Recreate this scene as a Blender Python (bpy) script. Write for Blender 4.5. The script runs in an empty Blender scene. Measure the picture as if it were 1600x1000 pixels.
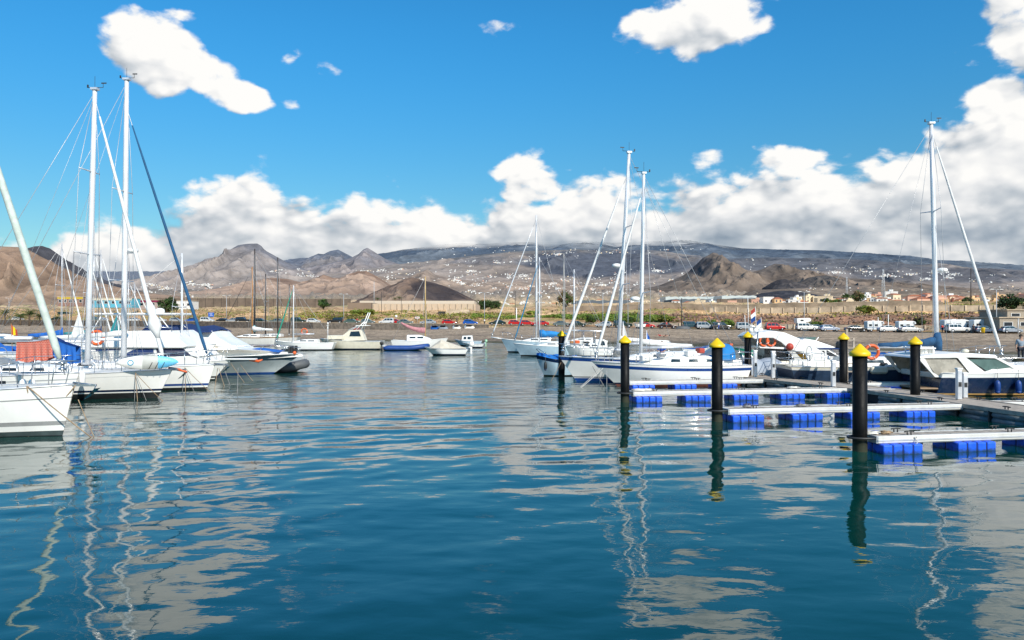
import bpy, bmesh, math, random
import numpy as np
from mathutils import Vector, Matrix
random.seed(7)
RNG = np.random.RandomState(11)
scene = bpy.context.scene
COL = scene.collection
pi = math.pi
FPX = 1244.4      # focal length measured in photo pixels (28 mm on a 36 mm sensor)
CAMH = 3.2
HOR = 500.0
def wx(px, Y): return (px - 800.0) / FPX * Y
def wz(py, Y): return CAMH - (py - HOR) / FPX * Y
def dist(py, z=0.0): return FPX * (CAMH - z) / (py - HOR)

# ------------------------------------------------------------------ camera
cam = bpy.data.cameras.new('camera'); camo = bpy.data.objects.new('camera', cam); COL.objects.link(camo)
cam.lens = 28; cam.sensor_width = 36; cam.clip_end = 60000; cam.clip_start = 0.1
cam.shift_y = 0.0
camo.location = (0, 0, CAMH); camo.rotation_euler = (pi / 2, 0, 0)
scene.camera = camo
scene.view_settings.view_transform = 'Standard'; scene.view_settings.look = 'None'; scene.view_settings.exposure = 0

# ------------------------------------------------------------------ node helpers
class NT:
    def __init__(s, tree): s.t = tree; s.n = tree.nodes; s.l = tree.links
    def new(s, typ, **kw):
        n = s.n.new(typ)
        for k, v in kw.items(): setattr(n, k, v)
        return n
    def put(s, sock, v):
        if isinstance(v, bpy.types.NodeSocket): s.l.new(v, sock)
        elif v is not None: sock.default_value = v
    def m(s, op, a, b=None, c=None, clamp=False):
        n = s.new('ShaderNodeMath', operation=op); n.use_clamp = clamp
        s.put(n.inputs[0], a)
        if b is not None: s.put(n.inputs[1], b)
        if c is not None: s.put(n.inputs[2], c)
        return n.outputs[0]
    def mix(s, f, a, b, blend='MIX'):
        n = s.new('ShaderNodeMix', data_type='RGBA', blend_type=blend)
        s.put(n.inputs[0], f); s.put(n.inputs[6], a); s.put(n.inputs[7], b)
        return n.outputs[2]
    def noise(s, vec, scale, detail=4, rough=.5, dist=0.0, out=0):
        n = s.new('ShaderNodeTexNoise'); s.put(n.inputs['Vector'], vec)
        n.inputs['Scale'].default_value = scale; n.inputs['Detail'].default_value = detail
        n.inputs['Roughness'].default_value = rough; n.inputs['Distortion'].default_value = dist
        return n.outputs[out]
    def ss(s, v, lo, hi, a=0.0, b=1.0):
        n = s.new('ShaderNodeMapRange', interpolation_type='SMOOTHSTEP')
        s.put(n.inputs[0], v); s.put(n.inputs[1], lo); s.put(n.inputs[2], hi); s.put(n.inputs[3], a); s.put(n.inputs[4], b)
        return n.outputs[0]
    def xyz(s, x, y, z=0.0):
        n = s.new('ShaderNodeCombineXYZ'); s.put(n.inputs[0], x); s.put(n.inputs[1], y); s.put(n.inputs[2], z); return n.outputs[0]
    def scl(s, v, sx, sy, sz):
        n = s.new('ShaderNodeVectorMath', operation='MULTIPLY'); s.put(n.inputs[0], v); n.inputs[1].default_value = (sx, sy, sz); return n.outputs[0]
def rgba(c): return (c[0], c[1], c[2], 1.0)

MATS = {}
def mat(name, col, rough=.45, metal=0.0, var=.12, vscale=3.0, bump=0.0, bscale=20.0, streak=0.0, objcol=False, spec=.5, coat=0.0, attr=False):
    if name in MATS: return MATS[name]
    m = bpy.data.materials.new(name); m.use_nodes = True
    T = NT(m.node_tree); bs = m.node_tree.nodes['Principled BSDF']
    tc = T.new('ShaderNodeTexCoord').outputs['Object']
    if objcol:
        base = T.new('ShaderNodeObjectInfo').outputs['Color']
    elif attr:
        base = T.new('ShaderNodeVertexColor', layer_name='Col').outputs[0]
    else: base = rgba(col)
    n1 = T.noise(tc, vscale, 5, .6)
    f = T.ss(n1, .3, .7, 1 - var, 1 + var * .6)
    c = T.mix(1.0, base, T.xyz(f, f, f), 'MULTIPLY')
    if streak > 0:
        n2 = T.noise(T.scl(tc, 5, 5, .6), 1.6, 6, .65)
        c = T.mix(T.ss(n2, .52, .8, 0, streak), c, (.33, .27, .19, 1))
    T.put(bs.inputs['Base Color'], c)
    T.put(bs.inputs['Roughness'], T.ss(n1, .2, .8, max(.03, rough - .08), min(1, rough + .12)))
    bs.inputs['Metallic'].default_value = metal
    bs.inputs['Specular IOR Level'].default_value = spec
    bs.inputs['Coat Weight'].default_value = coat
    if bump:
        b = T.new('ShaderNodeBump'); b.inputs['Strength'].default_value = bump; b.inputs['Distance'].default_value = .02
        T.put(b.inputs['Height'], T.noise(tc, bscale, 5, .6)); T.put(bs.inputs['Normal'], b.outputs[0])
    MATS[name] = m
    return m

# ------------------------------------------------------------------ mesh builder
class MB:
    def __init__(s): s.v = []; s.f = []; s.mi = []; s.mats = []; s.sm = []
    def mid(s, m):
        if m not in s.mats: s.mats.append(m)
        return s.mats.index(m)
    def add(s, vs, fs, m, smooth=False):
        o = len(s.v); s.v += [tuple(p) for p in vs]
        k = s.mid(m)
        for f in fs: s.f.append(tuple(i + o for i in f)); s.mi.append(k); s.sm.append(smooth)
        return s
    def box(s, c, d, m, rz=0.0, M=None, taper=1.0):
        x, y, z = d[0] / 2, d[1] / 2, d[2] / 2; t = taper
        vs = [(-x, -y, -z), (x, -y, -z), (x, y, -z), (-x, y, -z), (-x * t, -y * t, z), (x * t, -y * t, z), (x * t, y * t, z), (-x * t, y * t, z)]
        R = M if M is not None else Matrix.Rotation(rz, 3, 'Z')
        vs = [R @ Vector(p) + Vector(c) for p in vs]
        return s.add(vs, [(0, 3, 2, 1), (4, 5, 6, 7), (0, 1, 5, 4), (1, 2, 6, 5), (2, 3, 7, 6), (3, 0, 4, 7)], m)
    def rbox(s, c, d, r, m, rz=0.0, n=3):
        # box with rounded vertical + top edges via stacked rounded rectangles
        hx, hy, hz = d[0] / 2, d[1] / 2, d[2] / 2
        levels = [(-hz, r)] + [(-hz + r, 0)] + [(hz - r + r * math.sin(a), r * (1 - math.cos(a))) for a in [i * pi / 2 / n for i in range(n + 1)]]
        rings = []
        R = Matrix.Rotation(rz, 3, 'Z')
        for z, ins in levels:
            ring = []
            for cx, cy, a0 in ((hx - r, hy - r, 0), (-hx + r, hy - r, pi / 2), (-hx + r, -hy + r, pi), (hx - r, -hy + r, 1.5 * pi)):
                for i in range(n + 1):
                    a = a0 + i * pi / 2 / n
                    rr = r - ins * .98
                    ring.append(R @ Vector((cx + rr * math.cos(a), cy + rr * math.sin(a), z)) + Vector(c))
            rings.append(ring)
        return s.loft(rings, m, closed=True, caps=True, smooth=False)
    def loft(s, rings, m, closed=True, caps=False, smooth=True):
        n = len(rings[0]); vs = [p for r in rings for p in r]; fs = []
        for i in range(len(rings) - 1):
            for j in range(n if closed else n - 1):
                k = (j + 1) % n
                fs.append((i * n + j, i * n + k, (i + 1) * n + k, (i + 1) * n + j))
        if caps:
            fs.append(tuple(reversed(range(n)))); fs.append(tuple((len(rings) - 1) * n + j for j in range(n)))
        return s.add(vs, fs, m, smooth)
    def tube(s, pts, r, m, n=8, caps=True, ry=None, smooth=True):
        pts = [Vector(p) for p in pts]; N = len(pts)
        if not isinstance(r, (list, tuple)): r = [r] * N
        rings = []
        up0 = None
        for i in range(N):
            d = (pts[min(i + 1, N - 1)] - pts[max(i - 1, 0)]).normalized()
            up = Vector((0, 0, 1)) if abs(d.z) < .9 else Vector((1, 0, 0))
            a = d.cross(up).normalized(); b = a.cross(d).normalized()
            rr = r[i]
            rings.append([pts[i] + a * (rr * math.cos(t)) + b * ((rr if ry is None else rr * ry) * math.sin(t)) for t in [2 * pi * k / n for k in range(n)]])
        return s.loft(rings, m, True, caps, smooth)
    def lathe(s, prof, c, m, n=16, smooth=True, M=None):
        rings = []
        for r, z in prof:
            ring = [Vector((r * math.cos(t), r * math.sin(t), z)) for t in [2 * pi * k / n for k in range(n)]]
            if M is not None: ring = [M @ p for p in ring]
            rings.append([p + Vector(c) for p in ring])
        return s.loft(rings, m, True, True, smooth)
    def ball(s, c, r, m, n=10, sc=(1, 1, 1)):
        prof = [(max(.001, math.sin(pi * k / n)), -math.cos(pi * k / n)) for k in range(n + 1)]
        rings = [[(c[0] + r * sc[0] * a * math.cos(t), c[1] + r * sc[1] * a * math.sin(t), c[2] + r * sc[2] * z) for t in [2 * pi * k / (n + 2) for k in range(n + 2)]] for a, z in prof]
        return s.loft(rings, m, True, True, True)
    def torus(s, c, R, r, m, M=None, n=20, k=8):
        M = M or Matrix.Identity(3); rings = []
        for i in range(n + 1):
            a = 2 * pi * i / n
            rings.append([M @ Vector(((R + r * math.cos(t)) * math.cos(a), (R + r * math.cos(t)) * math.sin(a), r * math.sin(t))) + Vector(c) for t in [2 * pi * q / k for q in range(k)]])
        return s.loft(rings, m, True, False, True)
    def prism(s, prof, w, m, smooth=False, yc=0.0):
        # prof: (x,z) polygon; w(z) or number = half width
        wf = w if callable(w) else (lambda x, z: w)
        n = len(prof)
        L = [(x, yc - wf(x, z), z) for x, z in prof]; R = [(x, yc + wf(x, z), z) for x, z in prof]
        fs = [tuple(range(n)), tuple(reversed(range(n, 2 * n)))]
        for i in range(n):
            j = (i + 1) % n
            fs.append((j, i, i + n, j + n))
        return s.add(L + R, fs, m, smooth)
    def pane(s, prof, w, m, off=.012):
        # flat polygon laid just proud of both sides of a prism
        wf = w if callable(w) else (lambda x, z: w)
        s.other = MB()
        for sg, q in ((-1, s), (1, s.other)):
            q.add([(x, sg * (wf(x, z) + off), z) for x, z in prof], [tuple(range(len(prof)))], m)
        return s
    other = None
    def build(s, name, parent=None, loc=None, rz=0.0, bevel=0.0):
        if s.other: s.other.build(name, parent, loc, rz)
        me = bpy.data.meshes.new(name)
        me.from_pydata([tuple(p) for p in s.v], [], s.f)
        for m in s.mats: me.materials.append(m)
        me.polygons.foreach_set('material_index', s.mi)
        me.polygons.foreach_set('use_smooth', s.sm)
        me.update()
        bm = bmesh.new(); bm.from_mesh(me); bmesh.ops.recalc_face_normals(bm, faces=bm.faces); bm.to_mesh(me); bm.free()
        o = bpy.data.objects.new(name, me); COL.objects.link(o)
        if parent: o.parent = parent
        if loc: o.location = loc
        o.rotation_euler = (0, 0, rz)
        if bevel:
            b = o.modifiers.new('bevel', 'BEVEL'); b.width = bevel; b.segments = 2; b.limit_method = 'ANGLE'; b.angle_limit = .6
        return o
def thing(name, label, cat, loc=(0, 0, 0), rz=0.0, group=None):
    o = bpy.data.objects.new(name, None); COL.objects.link(o); o.location = loc; o.rotation_euler = (0, 0, rz)
    o.empty_display_size = .2
    return tag(o, label, cat, group)
def tag(o, label, cat, group=None):
    o['label'] = label; o['category'] = cat
    if group: o['group'] = group
    return o
def copy_tree(o, parent=None):
    c = o.copy(); COL.objects.link(c); c.parent = parent
    for ch in list(o.children): copy_tree(ch, c)
    return c
def npmesh(name, V, F, mats, smooth=True, col=None, mi=None, parent=None):
    me = bpy.data.meshes.new(name); V = np.asarray(V, dtype=np.float32); F = np.asarray(F, dtype=np.int32)
    nf, k = F.shape
    me.vertices.add(len(V)); me.vertices.foreach_set('co', V.ravel())
    me.loops.add(nf * k); me.loops.foreach_set('vertex_index', F.ravel())
    me.polygons.add(nf); me.polygons.foreach_set('loop_start', np.arange(nf, dtype=np.int32) * k)
    me.polygons.foreach_set('loop_total', np.full(nf, k, dtype=np.int32))
    me.polygons.foreach_set('use_smooth', np.full(nf, smooth))
    for m in mats: me.materials.append(m)
    if mi is not None: me.polygons.foreach_set('material_index', np.asarray(mi, dtype=np.int32))
    me.update(calc_edges=True); me.validate()
    if col is not None:
        a = me.color_attributes.new('Col', 'FLOAT_COLOR', 'POINT')
        c4 = np.ones((len(V), 4), dtype=np.float32); c4[:, :3] = col; a.data.foreach_set('color', c4.ravel())
    o = bpy.data.objects.new(name, me); COL.objects.link(o)
    if parent: o.parent = parent
    return o
def gridfaces(nr, nc):
    i = np.arange(nr - 1)[:, None] * nc + np.arange(nc - 1)[None, :]
    return np.stack([i, i + 1, i + nc + 1, i + nc], -1).reshape(-1, 4)

# numpy gradient noise
_perm = RNG.permutation(512); _g = RNG.uniform(0, 2 * pi, 512)
def pn(x, y, seed=0):
    xi = np.floor(x).astype(int); yi = np.floor(y).astype(int); xf = x - xi; yf = y - yi
    def h(a, b):
        k = _perm[(_perm[(a + seed * 17) & 511] + b) & 511]; t = _g[k]
        return np.cos(t), np.sin(t)
    u = xf * xf * xf * (xf * (xf * 6 - 15) + 10); v = yf * yf * yf * (yf * (yf * 6 - 15) + 10)
    def d(a, b, fx, fy):
        gx, gy = h(a, b); return gx * fx + gy * fy
    n00 = d(xi, yi, xf, yf); n10 = d(xi + 1, yi, xf - 1, yf); n01 = d(xi, yi + 1, xf, yf - 1); n11 = d(xi + 1, yi + 1, xf - 1, yf - 1)
    return (n00 * (1 - u) + n10 * u) * (1 - v) + (n01 * (1 - u) + n11 * u) * v
def fbm(x, y, o=5, seed=0, gain=.5):
    s = 0; a = 1.0
    for i in range(o): s = s + a * pn(x * 2 ** i + 13.7 * i, y * 2 ** i - 7.1 * i, seed + i); a *= gain
    return s
def ridged(x, y, o=5, seed=0, gain=.55):
    s = 0; a = 1.0; w = 1.0
    for i in range(o):
        n = 1 - np.abs(pn(x * 2 ** i + 3.3 * i, y * 2 ** i, seed + i)) * 2; n = n * n
        s = s + a * n * w; w = np.clip(n, 0, 1); a *= gain
    return s

# ------------------------------------------------------------------ sun + sky
SUN_EL = math.radians(36); SUN_AZ = math.radians(150)     # behind the camera, to the right
sd = Vector((math.sin(SUN_AZ) * math.cos(SUN_EL), math.cos(SUN_AZ) * math.cos(SUN_EL), math.sin(SUN_EL)))
sl = bpy.data.lights.new('sun', 'SUN'); so = bpy.data.objects.new('sun', sl); COL.objects.link(so)
sl.energy = 5.0; sl.angle = math.radians(.53); sl.color = (1, .94, .84)
so.rotation_euler = sd.to_track_quat('Z', 'Y').to_euler(); so.location = (20, -20, 30)

world = bpy.data.worlds.new('World'); scene.world = world; world.use_nodes = True
W = NT(world.node_tree); W.n.clear()
wout = W.new('ShaderNodeOutputWorld'); bg = W.new('ShaderNodeBackground'); W.l.new(bg.outputs[0], wout.inputs[0])
sky = W.new('ShaderNodeTexSky', sky_type='NISHITA'); sky.sun_disc = False; sky.sun_elevation = SUN_EL; sky.sun_rotation = SUN_AZ
sky.air_density = 1.0; sky.dust_density = .4; sky.ozone_density = 2.0
SKS = .1
bg.inputs[1].default_value = SKS
def paz(px): return math.atan((px - 800) / FPX)
def pel(px, py): return math.atan((HOR - py) / FPX * math.cos(paz(px)))
# cloud density group: input direction (azimuth, elevation) in radians
cg = bpy.data.node_groups.new('cloud_density', 'ShaderNodeTree')
cg.interface.new_socket('A', in_out='INPUT', socket_type='NodeSocketFloat')
cg.interface.new_socket('E', in_out='INPUT', socket_type='NodeSocketFloat')
cg.interface.new_socket('D', in_out='OUTPUT', socket_type='NodeSocketFloat')
cg.interface.new_socket('H', in_out='OUTPUT', socket_type='NodeSocketFloat')
cg.interface.new_socket('C', in_out='OUTPUT', socket_type='NodeSocketFloat')
G = NT(cg); gi = G.new('NodeGroupInput'); go_ = G.new('NodeGroupOutput')
A, E = gi.outputs[0], gi.outputs[1]
vec = G.xyz(A, G.m('MULTIPLY', E, 1.65), 0)
warp = G.noise(vec, 9, 3, .5, 0, 1)
wv = G.new('ShaderNodeVectorMath', operation='MULTIPLY_ADD'); G.put(wv.inputs[0], warp); wv.inputs[1].default_value = (.035, .035, 0); 
sub = G.new('ShaderNodeVectorMath', operation='SUBTRACT'); G.put(sub.inputs[0], vec); sub.inputs[1].default_value = (.0175, .0175, 0)
G.put(wv.inputs[2], sub.outputs[0])
vv = wv.outputs[0]
def puff(scale, sm):
    n = G.new('ShaderNodeTexVoronoi', feature='SMOOTH_F1'); n.voronoi_dimensions = '2D'
    G.put(n.inputs['Vector'], vv); n.inputs['Scale'].default_value = scale; n.inputs['Smoothness'].default_value = sm
    return G.m('SUBTRACT', .42, n.outputs['Distance'])
n_f = G.m('SUBTRACT', G.noise(vv, 16, 9, .58), .5)
p1, p2, p3 = puff(11, .35), puff(26, .3), puff(62, .3)
det = G.m('MULTIPLY', n_f, 1.25)
det = G.m('MULTIPLY_ADD', p1, .34, det)
det = G.m('MULTIPLY_ADD', p2, .24, det)
det = G.m('MULTIPLY_ADD', p3, .12, det)
hgt_ = G.m('MULTIPLY_ADD', p1, .95, G.m('MULTIPLY_ADD', p2, .55, G.m('MULTIPLY_ADD', p3, .24, G.m('MULTIPLY', n_f, .75))))
# the bank: its upper edge as a curve over azimuth
bank = [(-60,372),(60,392),(100,360),(150,338),(215,332),(262,332),(288,312),(300,300),(340,278),(372,266),(405,275),(432,292),(452,312),(505,310),(560,306),(620,312),(668,300),(700,318),(745,334),(782,318),(815,300),(850,300),(895,270),(950,276),(1000,294),(1060,292),(1120,280),(1180,262),(1230,250),(1280,243),(1310,262),(1365,252),(1400,232),(1450,200),(1500,190),(1550,160),(1640,120)]
a0, a1 = paz(-400), paz(2000)
fc = G.new('ShaderNodeFloatCurve'); cv = fc.mapping.curves[0]
pts = [((paz(x) - a0) / (a1 - a0), pel(x, y) / .4) for x, y in [(-400, 400)] + bank + [(2000, 200)]]
cv.points[0].location = pts[0]; cv.points[1].location = pts[-1]
for p in pts[1:-1]: cv.points.new(*p)
fc.mapping.update()
G.put(fc.inputs['Value'], G.m('DIVIDE', G.m('SUBTRACT', A, a0), a1 - a0, clamp=True))
top = G.m('MULTIPLY', fc.outputs[0], .4)
cov = G.m('MULTIPLY', G.m('SUBTRACT', G.m('ADD', top, .004), E), 11.0)
cov = G.m('MINIMUM', cov, .62)
# separate clouds: (px, py, rx px, ry px, tilt deg, strength)
blobs = [(242, 80, 90, 58, -16, 1.0), (325, 118, 96, 34, -26, 1.0), (382, 146, 50, 24, -22, .9), (1088, 34, 112, 56, 4, 1.0), (1165, 28, 56, 30, 0, .6), (1020, 26, 60, 20, 10, .55),
         (1592, 40, 64, 100, 20, .9), (1560, 155, 70, 44, 10, .8), (810, 262, 42, 30, 0, .7), (832, 292, 60, 34, 0, .8), (1102, 248, 44, 15, 0, .45), (1385, 198, 56, 18, 10, .36), (1240, 262, 90, 30, 0, .6), (1530, 80, 50, 26, 20, .45),
         (510, 112, 26, 12, -10, .32), (456, 88, 20, 11, 30, .30), (785, 58, 34, 18, -40, .26), (725, 211, 22, 9, 0, .30), (758, 208, 16, 7, 0, .28), (455, 158, 14, 10, 0, .26),
         (888, 46, 28, 18, 30, .26), (612, 284, 18, 10, -40, .28), (270, 24, 44, 11, 0, .27), (1222, 72, 20, 10, 0, .22), (702, 318, 24, 12, 0, .32), (560, 40, 20, 8, 0, .2)]
for bx_, by_, rx, ry, tl, st in blobs:
    if st < .5: st = st * .85; rx *= 1.1
    ca, ce = paz(bx_), pel(bx_, by_)
    k = math.cos(ca) ** 2 / FPX; rxa = rx * k; rya = ry * math.cos(ca) / FPX
    t = math.radians(tl); c_, s_ = math.cos(t), math.sin(t)
    da = G.m('SUBTRACT', A, ca); de = G.m('SUBTRACT', E, ce)
    u = G.m('MULTIPLY_ADD', da, c_ / rxa, G.m('MULTIPLY', de, s_ / rxa))
    v = G.m('MULTIPLY_ADD', da, -s_ / rya, G.m('MULTIPLY', de, c_ / rya))
    q = G.m('SQRT', G.m('MULTIPLY_ADD', u, u, G.m('MULTIPLY', v, v)))
    b = G.m('MINIMUM', G.m('MULTIPLY', G.m('SUBTRACT', 1.0, q), st * 1.15), .5 * min(1, st))
    if st < .5: b = G.m('SUBTRACT', b, .10)
    cov = G.m('MAXIMUM', cov, b)
# generic high clouds outside the photographed sector so reflections and other views keep a sky
gen = G.m('SUBTRACT', G.noise(vec, 2.6, 4, .5), .62)
side = G.ss(G.m('ABSOLUTE', A), .72, .95)
hi = G.ss(E, .46, .6)
gen = G.m('MULTIPLY_ADD', gen, 2.2, -.1)
gen = G.m('MULTIPLY_ADD', G.m('SUBTRACT', 1.0, G.m('MAXIMUM', side, hi), clamp=True), -3.0, gen)
cov = G.m('MAXIMUM', cov, gen)
cov = G.m('MAXIMUM', cov, -1.0)
G.put(go_.inputs[0], G.m('ADD', cov, det)); G.put(go_.inputs[1], hgt_); G.put(go_.inputs[2], cov)

geo = W.new('ShaderNodeTexCoord').outputs['Generated']
sep = W.new('ShaderNodeSeparateXYZ'); W.put(sep.inputs[0], geo)
az = W.m('ARCTAN2', sep.outputs[0], sep.outputs[1]); el = W.m('ARCSINE', sep.outputs[2])
def dens(da, de):
    g = W.new('ShaderNodeGroup'); g.node_tree = cg
    W.put(g.inputs[0], W.m('ADD', az, da) if da else az); W.put(g.inputs[1], W.m('ADD', el, de) if de else el)
    return g.outputs
D0, H0, C0 = dens(0, 0)[:3]; D1, H1, C1 = dens(.006, .010)[:3]; D2, H2, C2 = dens(.018, .032)[:3]
alpha = W.m('POWER', W.ss(D0, .0, .27), 1.25)
lit = W.m('ADD', W.m('MULTIPLY', W.m('SUBTRACT', H0, H1), .62), W.m('MULTIPLY', W.m('SUBTRACT', H0, H2), .40))
edge_ = W.m('MULTIPLY', W.m('SUBTRACT', C0, C2), .70)
patch = W.m('MULTIPLY', W.m('SUBTRACT', W.noise(W.xyz(az, W.m('MULTIPLY', el, 1.9), .3), 6.5, 3, .5), .5), 1.0)
lit = W.m('MULTIPLY', lit, W.ss(C0, .1, .6, 1.5, .70))
s_ = W.m('ADD', W.m('ADD', .75, lit), W.m('ADD', edge_, W.m('MULTIPLY', patch, W.ss(C0, .2, .6))))
s_ = W.m('SUBTRACT', s_, W.ss(C0, .25, .62, 0, .12))
low = W.ss(el, .05, .185, .27, 0.0)
s_ = W.m('SUBTRACT', s_, low, clamp=True)
cr = W.new('ShaderNodeValToRGB'); W.put(cr.inputs[0], s_)
e = cr.color_ramp; e.interpolation = 'LINEAR'
e.elements[0].position = 0.0; e.elements[0].color = (.27, .34, .42, 1)
e.elements[1].position = .95; e.elements[1].color = (1.0, .99, .965, 1)
m_ = e.elements.new(.22); m_.color = (.42, .48, .545, 1)
m_ = e.elements.new(.45); m_.color = (.60, .64, .68, 1)
m_ = e.elements.new(.70); m_.color = (.83, .84, .85, 1)
cloudc = W.mix(1.0, cr.outputs[0], (1 / SKS, 1 / SKS, 1 / SKS, 1), 'MULTIPLY')
hs = W.new('ShaderNodeHueSaturation'); hs.inputs['Saturation'].default_value = 1.28; hs.inputs['Value'].default_value = 1.0
W.put(hs.inputs['Color'], sky.outputs[0])
tint = W.mix(1.0, hs.outputs[0], W.mix(W.ss(el, .02, .38), (.66, .90, .92, 1), (.52, 1.42, 1.58, 1)), 'MULTIPLY')
W.put(bg.inputs[0], W.mix(alpha, tint, cloudc))
world.cycles.sampling_method = 'MANUAL'; world.cycles.sample_map_resolution = 512
# ================================================================== WATER
def make_water():
    ang = np.concatenate([np.linspace(-1.75, -.72, 60), np.linspace(-.715, .715, 860), np.linspace(.72, 1.75, 60)])
    r = [1.0]
    while r[-1] < 260: r.append(r[-1] * 1.0068)
    r = np.array(r)
    R, Aa = np.meshgrid(r, ang, indexing='ij')
    X = R * np.sin(Aa); Y = R * np.cos(Aa)
    Z = np.zeros_like(X)
    rs = np.random.RandomState(5)
    N = 64
    for i in range(N):
        lam = 0.26 * (9.0 / .26) ** (i / (N - 1.0))
        k = 2 * pi / lam
        th = rs.normal(.35, .75) + (pi / 2)
        s = .0044 * (1.0 if lam < 1.6 else (1.6 / lam) ** .8) * (1.0 if lam > .5 else lam / .5)
        fade = np.clip((lam / (R * .0068) - 2.2) / 3.0, 0, 1)
        Z += s / k * np.sin(k * (X * math.cos(th) + Y * math.sin(th)) + rs.uniform(0, 6.28)) * fade
    # patches of calmer and livelier water
    mod = .75 + .55 * np.clip(.5 + fbm(X / 11, Y / 16, 3, 3), 0, 1)
    Z *= mod * (.95 + 1.2 * np.clip((Y - 10) / 14, 0, 1))
    nr, nc = X.shape
    m = bpy.data.materials.new('water'); m.use_nodes = True
    T = NT(m.node_tree); bs = m.node_tree.nodes['Principled BSDF']
    pos = T.new('ShaderNodeNewGeometry').outputs['Position']
    n0 = T.noise(pos, .06, 3, .5)
    T.put(bs.inputs['Base Color'], T.mix(T.ss(n0, .35, .65), (.0, .030, .024, 1), (.001, .046, .036, 1)))
    bs.inputs['Roughness'].default_value = .03
    bs.inputs['IOR'].default_value = 1.62
    h = T.m('MULTIPLY', T.noise(T.scl(pos, 1.0, 1.6, 1), 2.6, 3, .5, .4), .010)
    h = T.m('MULTIPLY_ADD', T.noise(T.scl(pos, .6, 1.3, 1), .9, 2, .5, .3), .042, h)
    sp = T.new('ShaderNodeSeparateXYZ'); T.put(sp.inputs[0], pos)
    ruf = T.m('MULTIPLY', T.ss(sp.outputs[1], 20, 50, 1.0, 4.2), T.ss(T.noise(T.scl(pos, .5, 1, 1), .12, 3, .5), .3, .7, .7, 1.3))
    h = T.m('MULTIPLY', T.m('MULTIPLY_ADD', T.noise(T.scl(pos, .8, 1.9, 1), 5.5, 2, .5, .3), T.ss(sp.outputs[1], 12, 34, .0, .0042), h), ruf)
    b = T.new('ShaderNodeBump'); b.inputs['Strength'].default_value = .30; b.inputs['Distance'].default_value = 1.0
    T.put(b.inputs['Height'], h); T.put(bs.inputs['Normal'], b.outputs[0])
    o = npmesh('water', np.stack([X, Y, Z], -1).reshape(-1, 3), gridfaces(nr, nc), [m])
    o['kind'] = 'structure'
    return o
make_water()

# ================================================================== GROUND
sx = np.array([-700, -300, -160, -102, -57, -21, 0, 16, 25, 33, 39, 46, 60, 80, 140, 400, 900], float)
sy = np.array([140, 160, 154, 143, 130, 121, 109, 106, 98, 92, 83, 73, 66, 58, 43, 19, 0], float)
def shoreY(X): return np.interp(X, sx, sy)
def roadY(X): return np.clip(210 - .5 * X, -300, 420)
zx = np.array([-700, -200, -60, 0, 30, 72, 100, 150, 900], float)
zz = np.array([4.4, 2.95, 2.15, 1.75, 1.2, .62, .5, .45, .45], float)
def roadZ(X): return np.interp(X, zx, zz)
def groundZ(X, Y, detail=True):
    X = np.asarray(X, float); Y = np.asarray(Y, float)
    ys = shoreY(X); yr = roadY(X); zr = roadZ(X)
    e0 = yr - 5.0          # seaward edge of the road
    t = np.clip((Y - ys) / np.maximum(e0 - ys, 1), 0, 1)
    wallh = np.interp(X, [-30, -5, 10], [1.5, .6, 0.0])
    zb = (zr - wallh) * (t ** .8)
    z = np.where(Y < ys, -.10 * (ys - Y), zb)
    rise = np.clip((Y - e0) / .25, 0, 1) * wallh
    z = np.where(Y > e0, (zr - wallh) + rise, z)
    d = Y - (yr + 9)
    bank = np.clip(d / np.interp(X, [0, 40], [7, 24]), 0, 1) * np.interp(X, [-120, 0, 40], [2.2, 1.8, 3.3]) + np.clip((d - 52) / 1.5, 0, 1) * np.interp(X, [30, 55], [0, 1.0])
    far = np.clip(d, 0, None)
    slope = far * .0188 + np.clip(Y - 1700, 0, None) * .026 + np.clip(Y - 6000, 0, None) * .02
    lev = 0
    z = z + bank + slope * np.clip(d / 40, 0, 1)
    if detail:
        amp = np.clip(d / 60, 0, 1) * (1.0 + np.clip(Y - 300, 0, 4000) * .006)
        z = z + fbm(X / 45, Y / 45, 5, 2) * amp * 1.6
        z = z + fbm(X / 17, Y / 17, 4, 15) * np.clip(d / 20, 0, 1) * np.interp(X, [-40, 40], [1.7, .5]) * np.clip((700 - Y) / 300, 0, 1)
        z = z + fbm(X / 6, Y / 6, 3, 5) * np.clip(d / 10, 0, 1) * .35
        z = z + fbm(X / 3, Y / 3, 3, 9) * np.clip((Y - ys) / 6, 0, 1) * np.clip((e0 - Y) / 3, 0, 1) * .12
    return z
def gz(x, y): return float(groundZ(np.array([x]), np.array([y]), True)[0])
def mixc(a, b, f): return a * (1 - f[..., None]) + b * f[..., None]
def ca(*c): return np.array(c, float)
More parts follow.
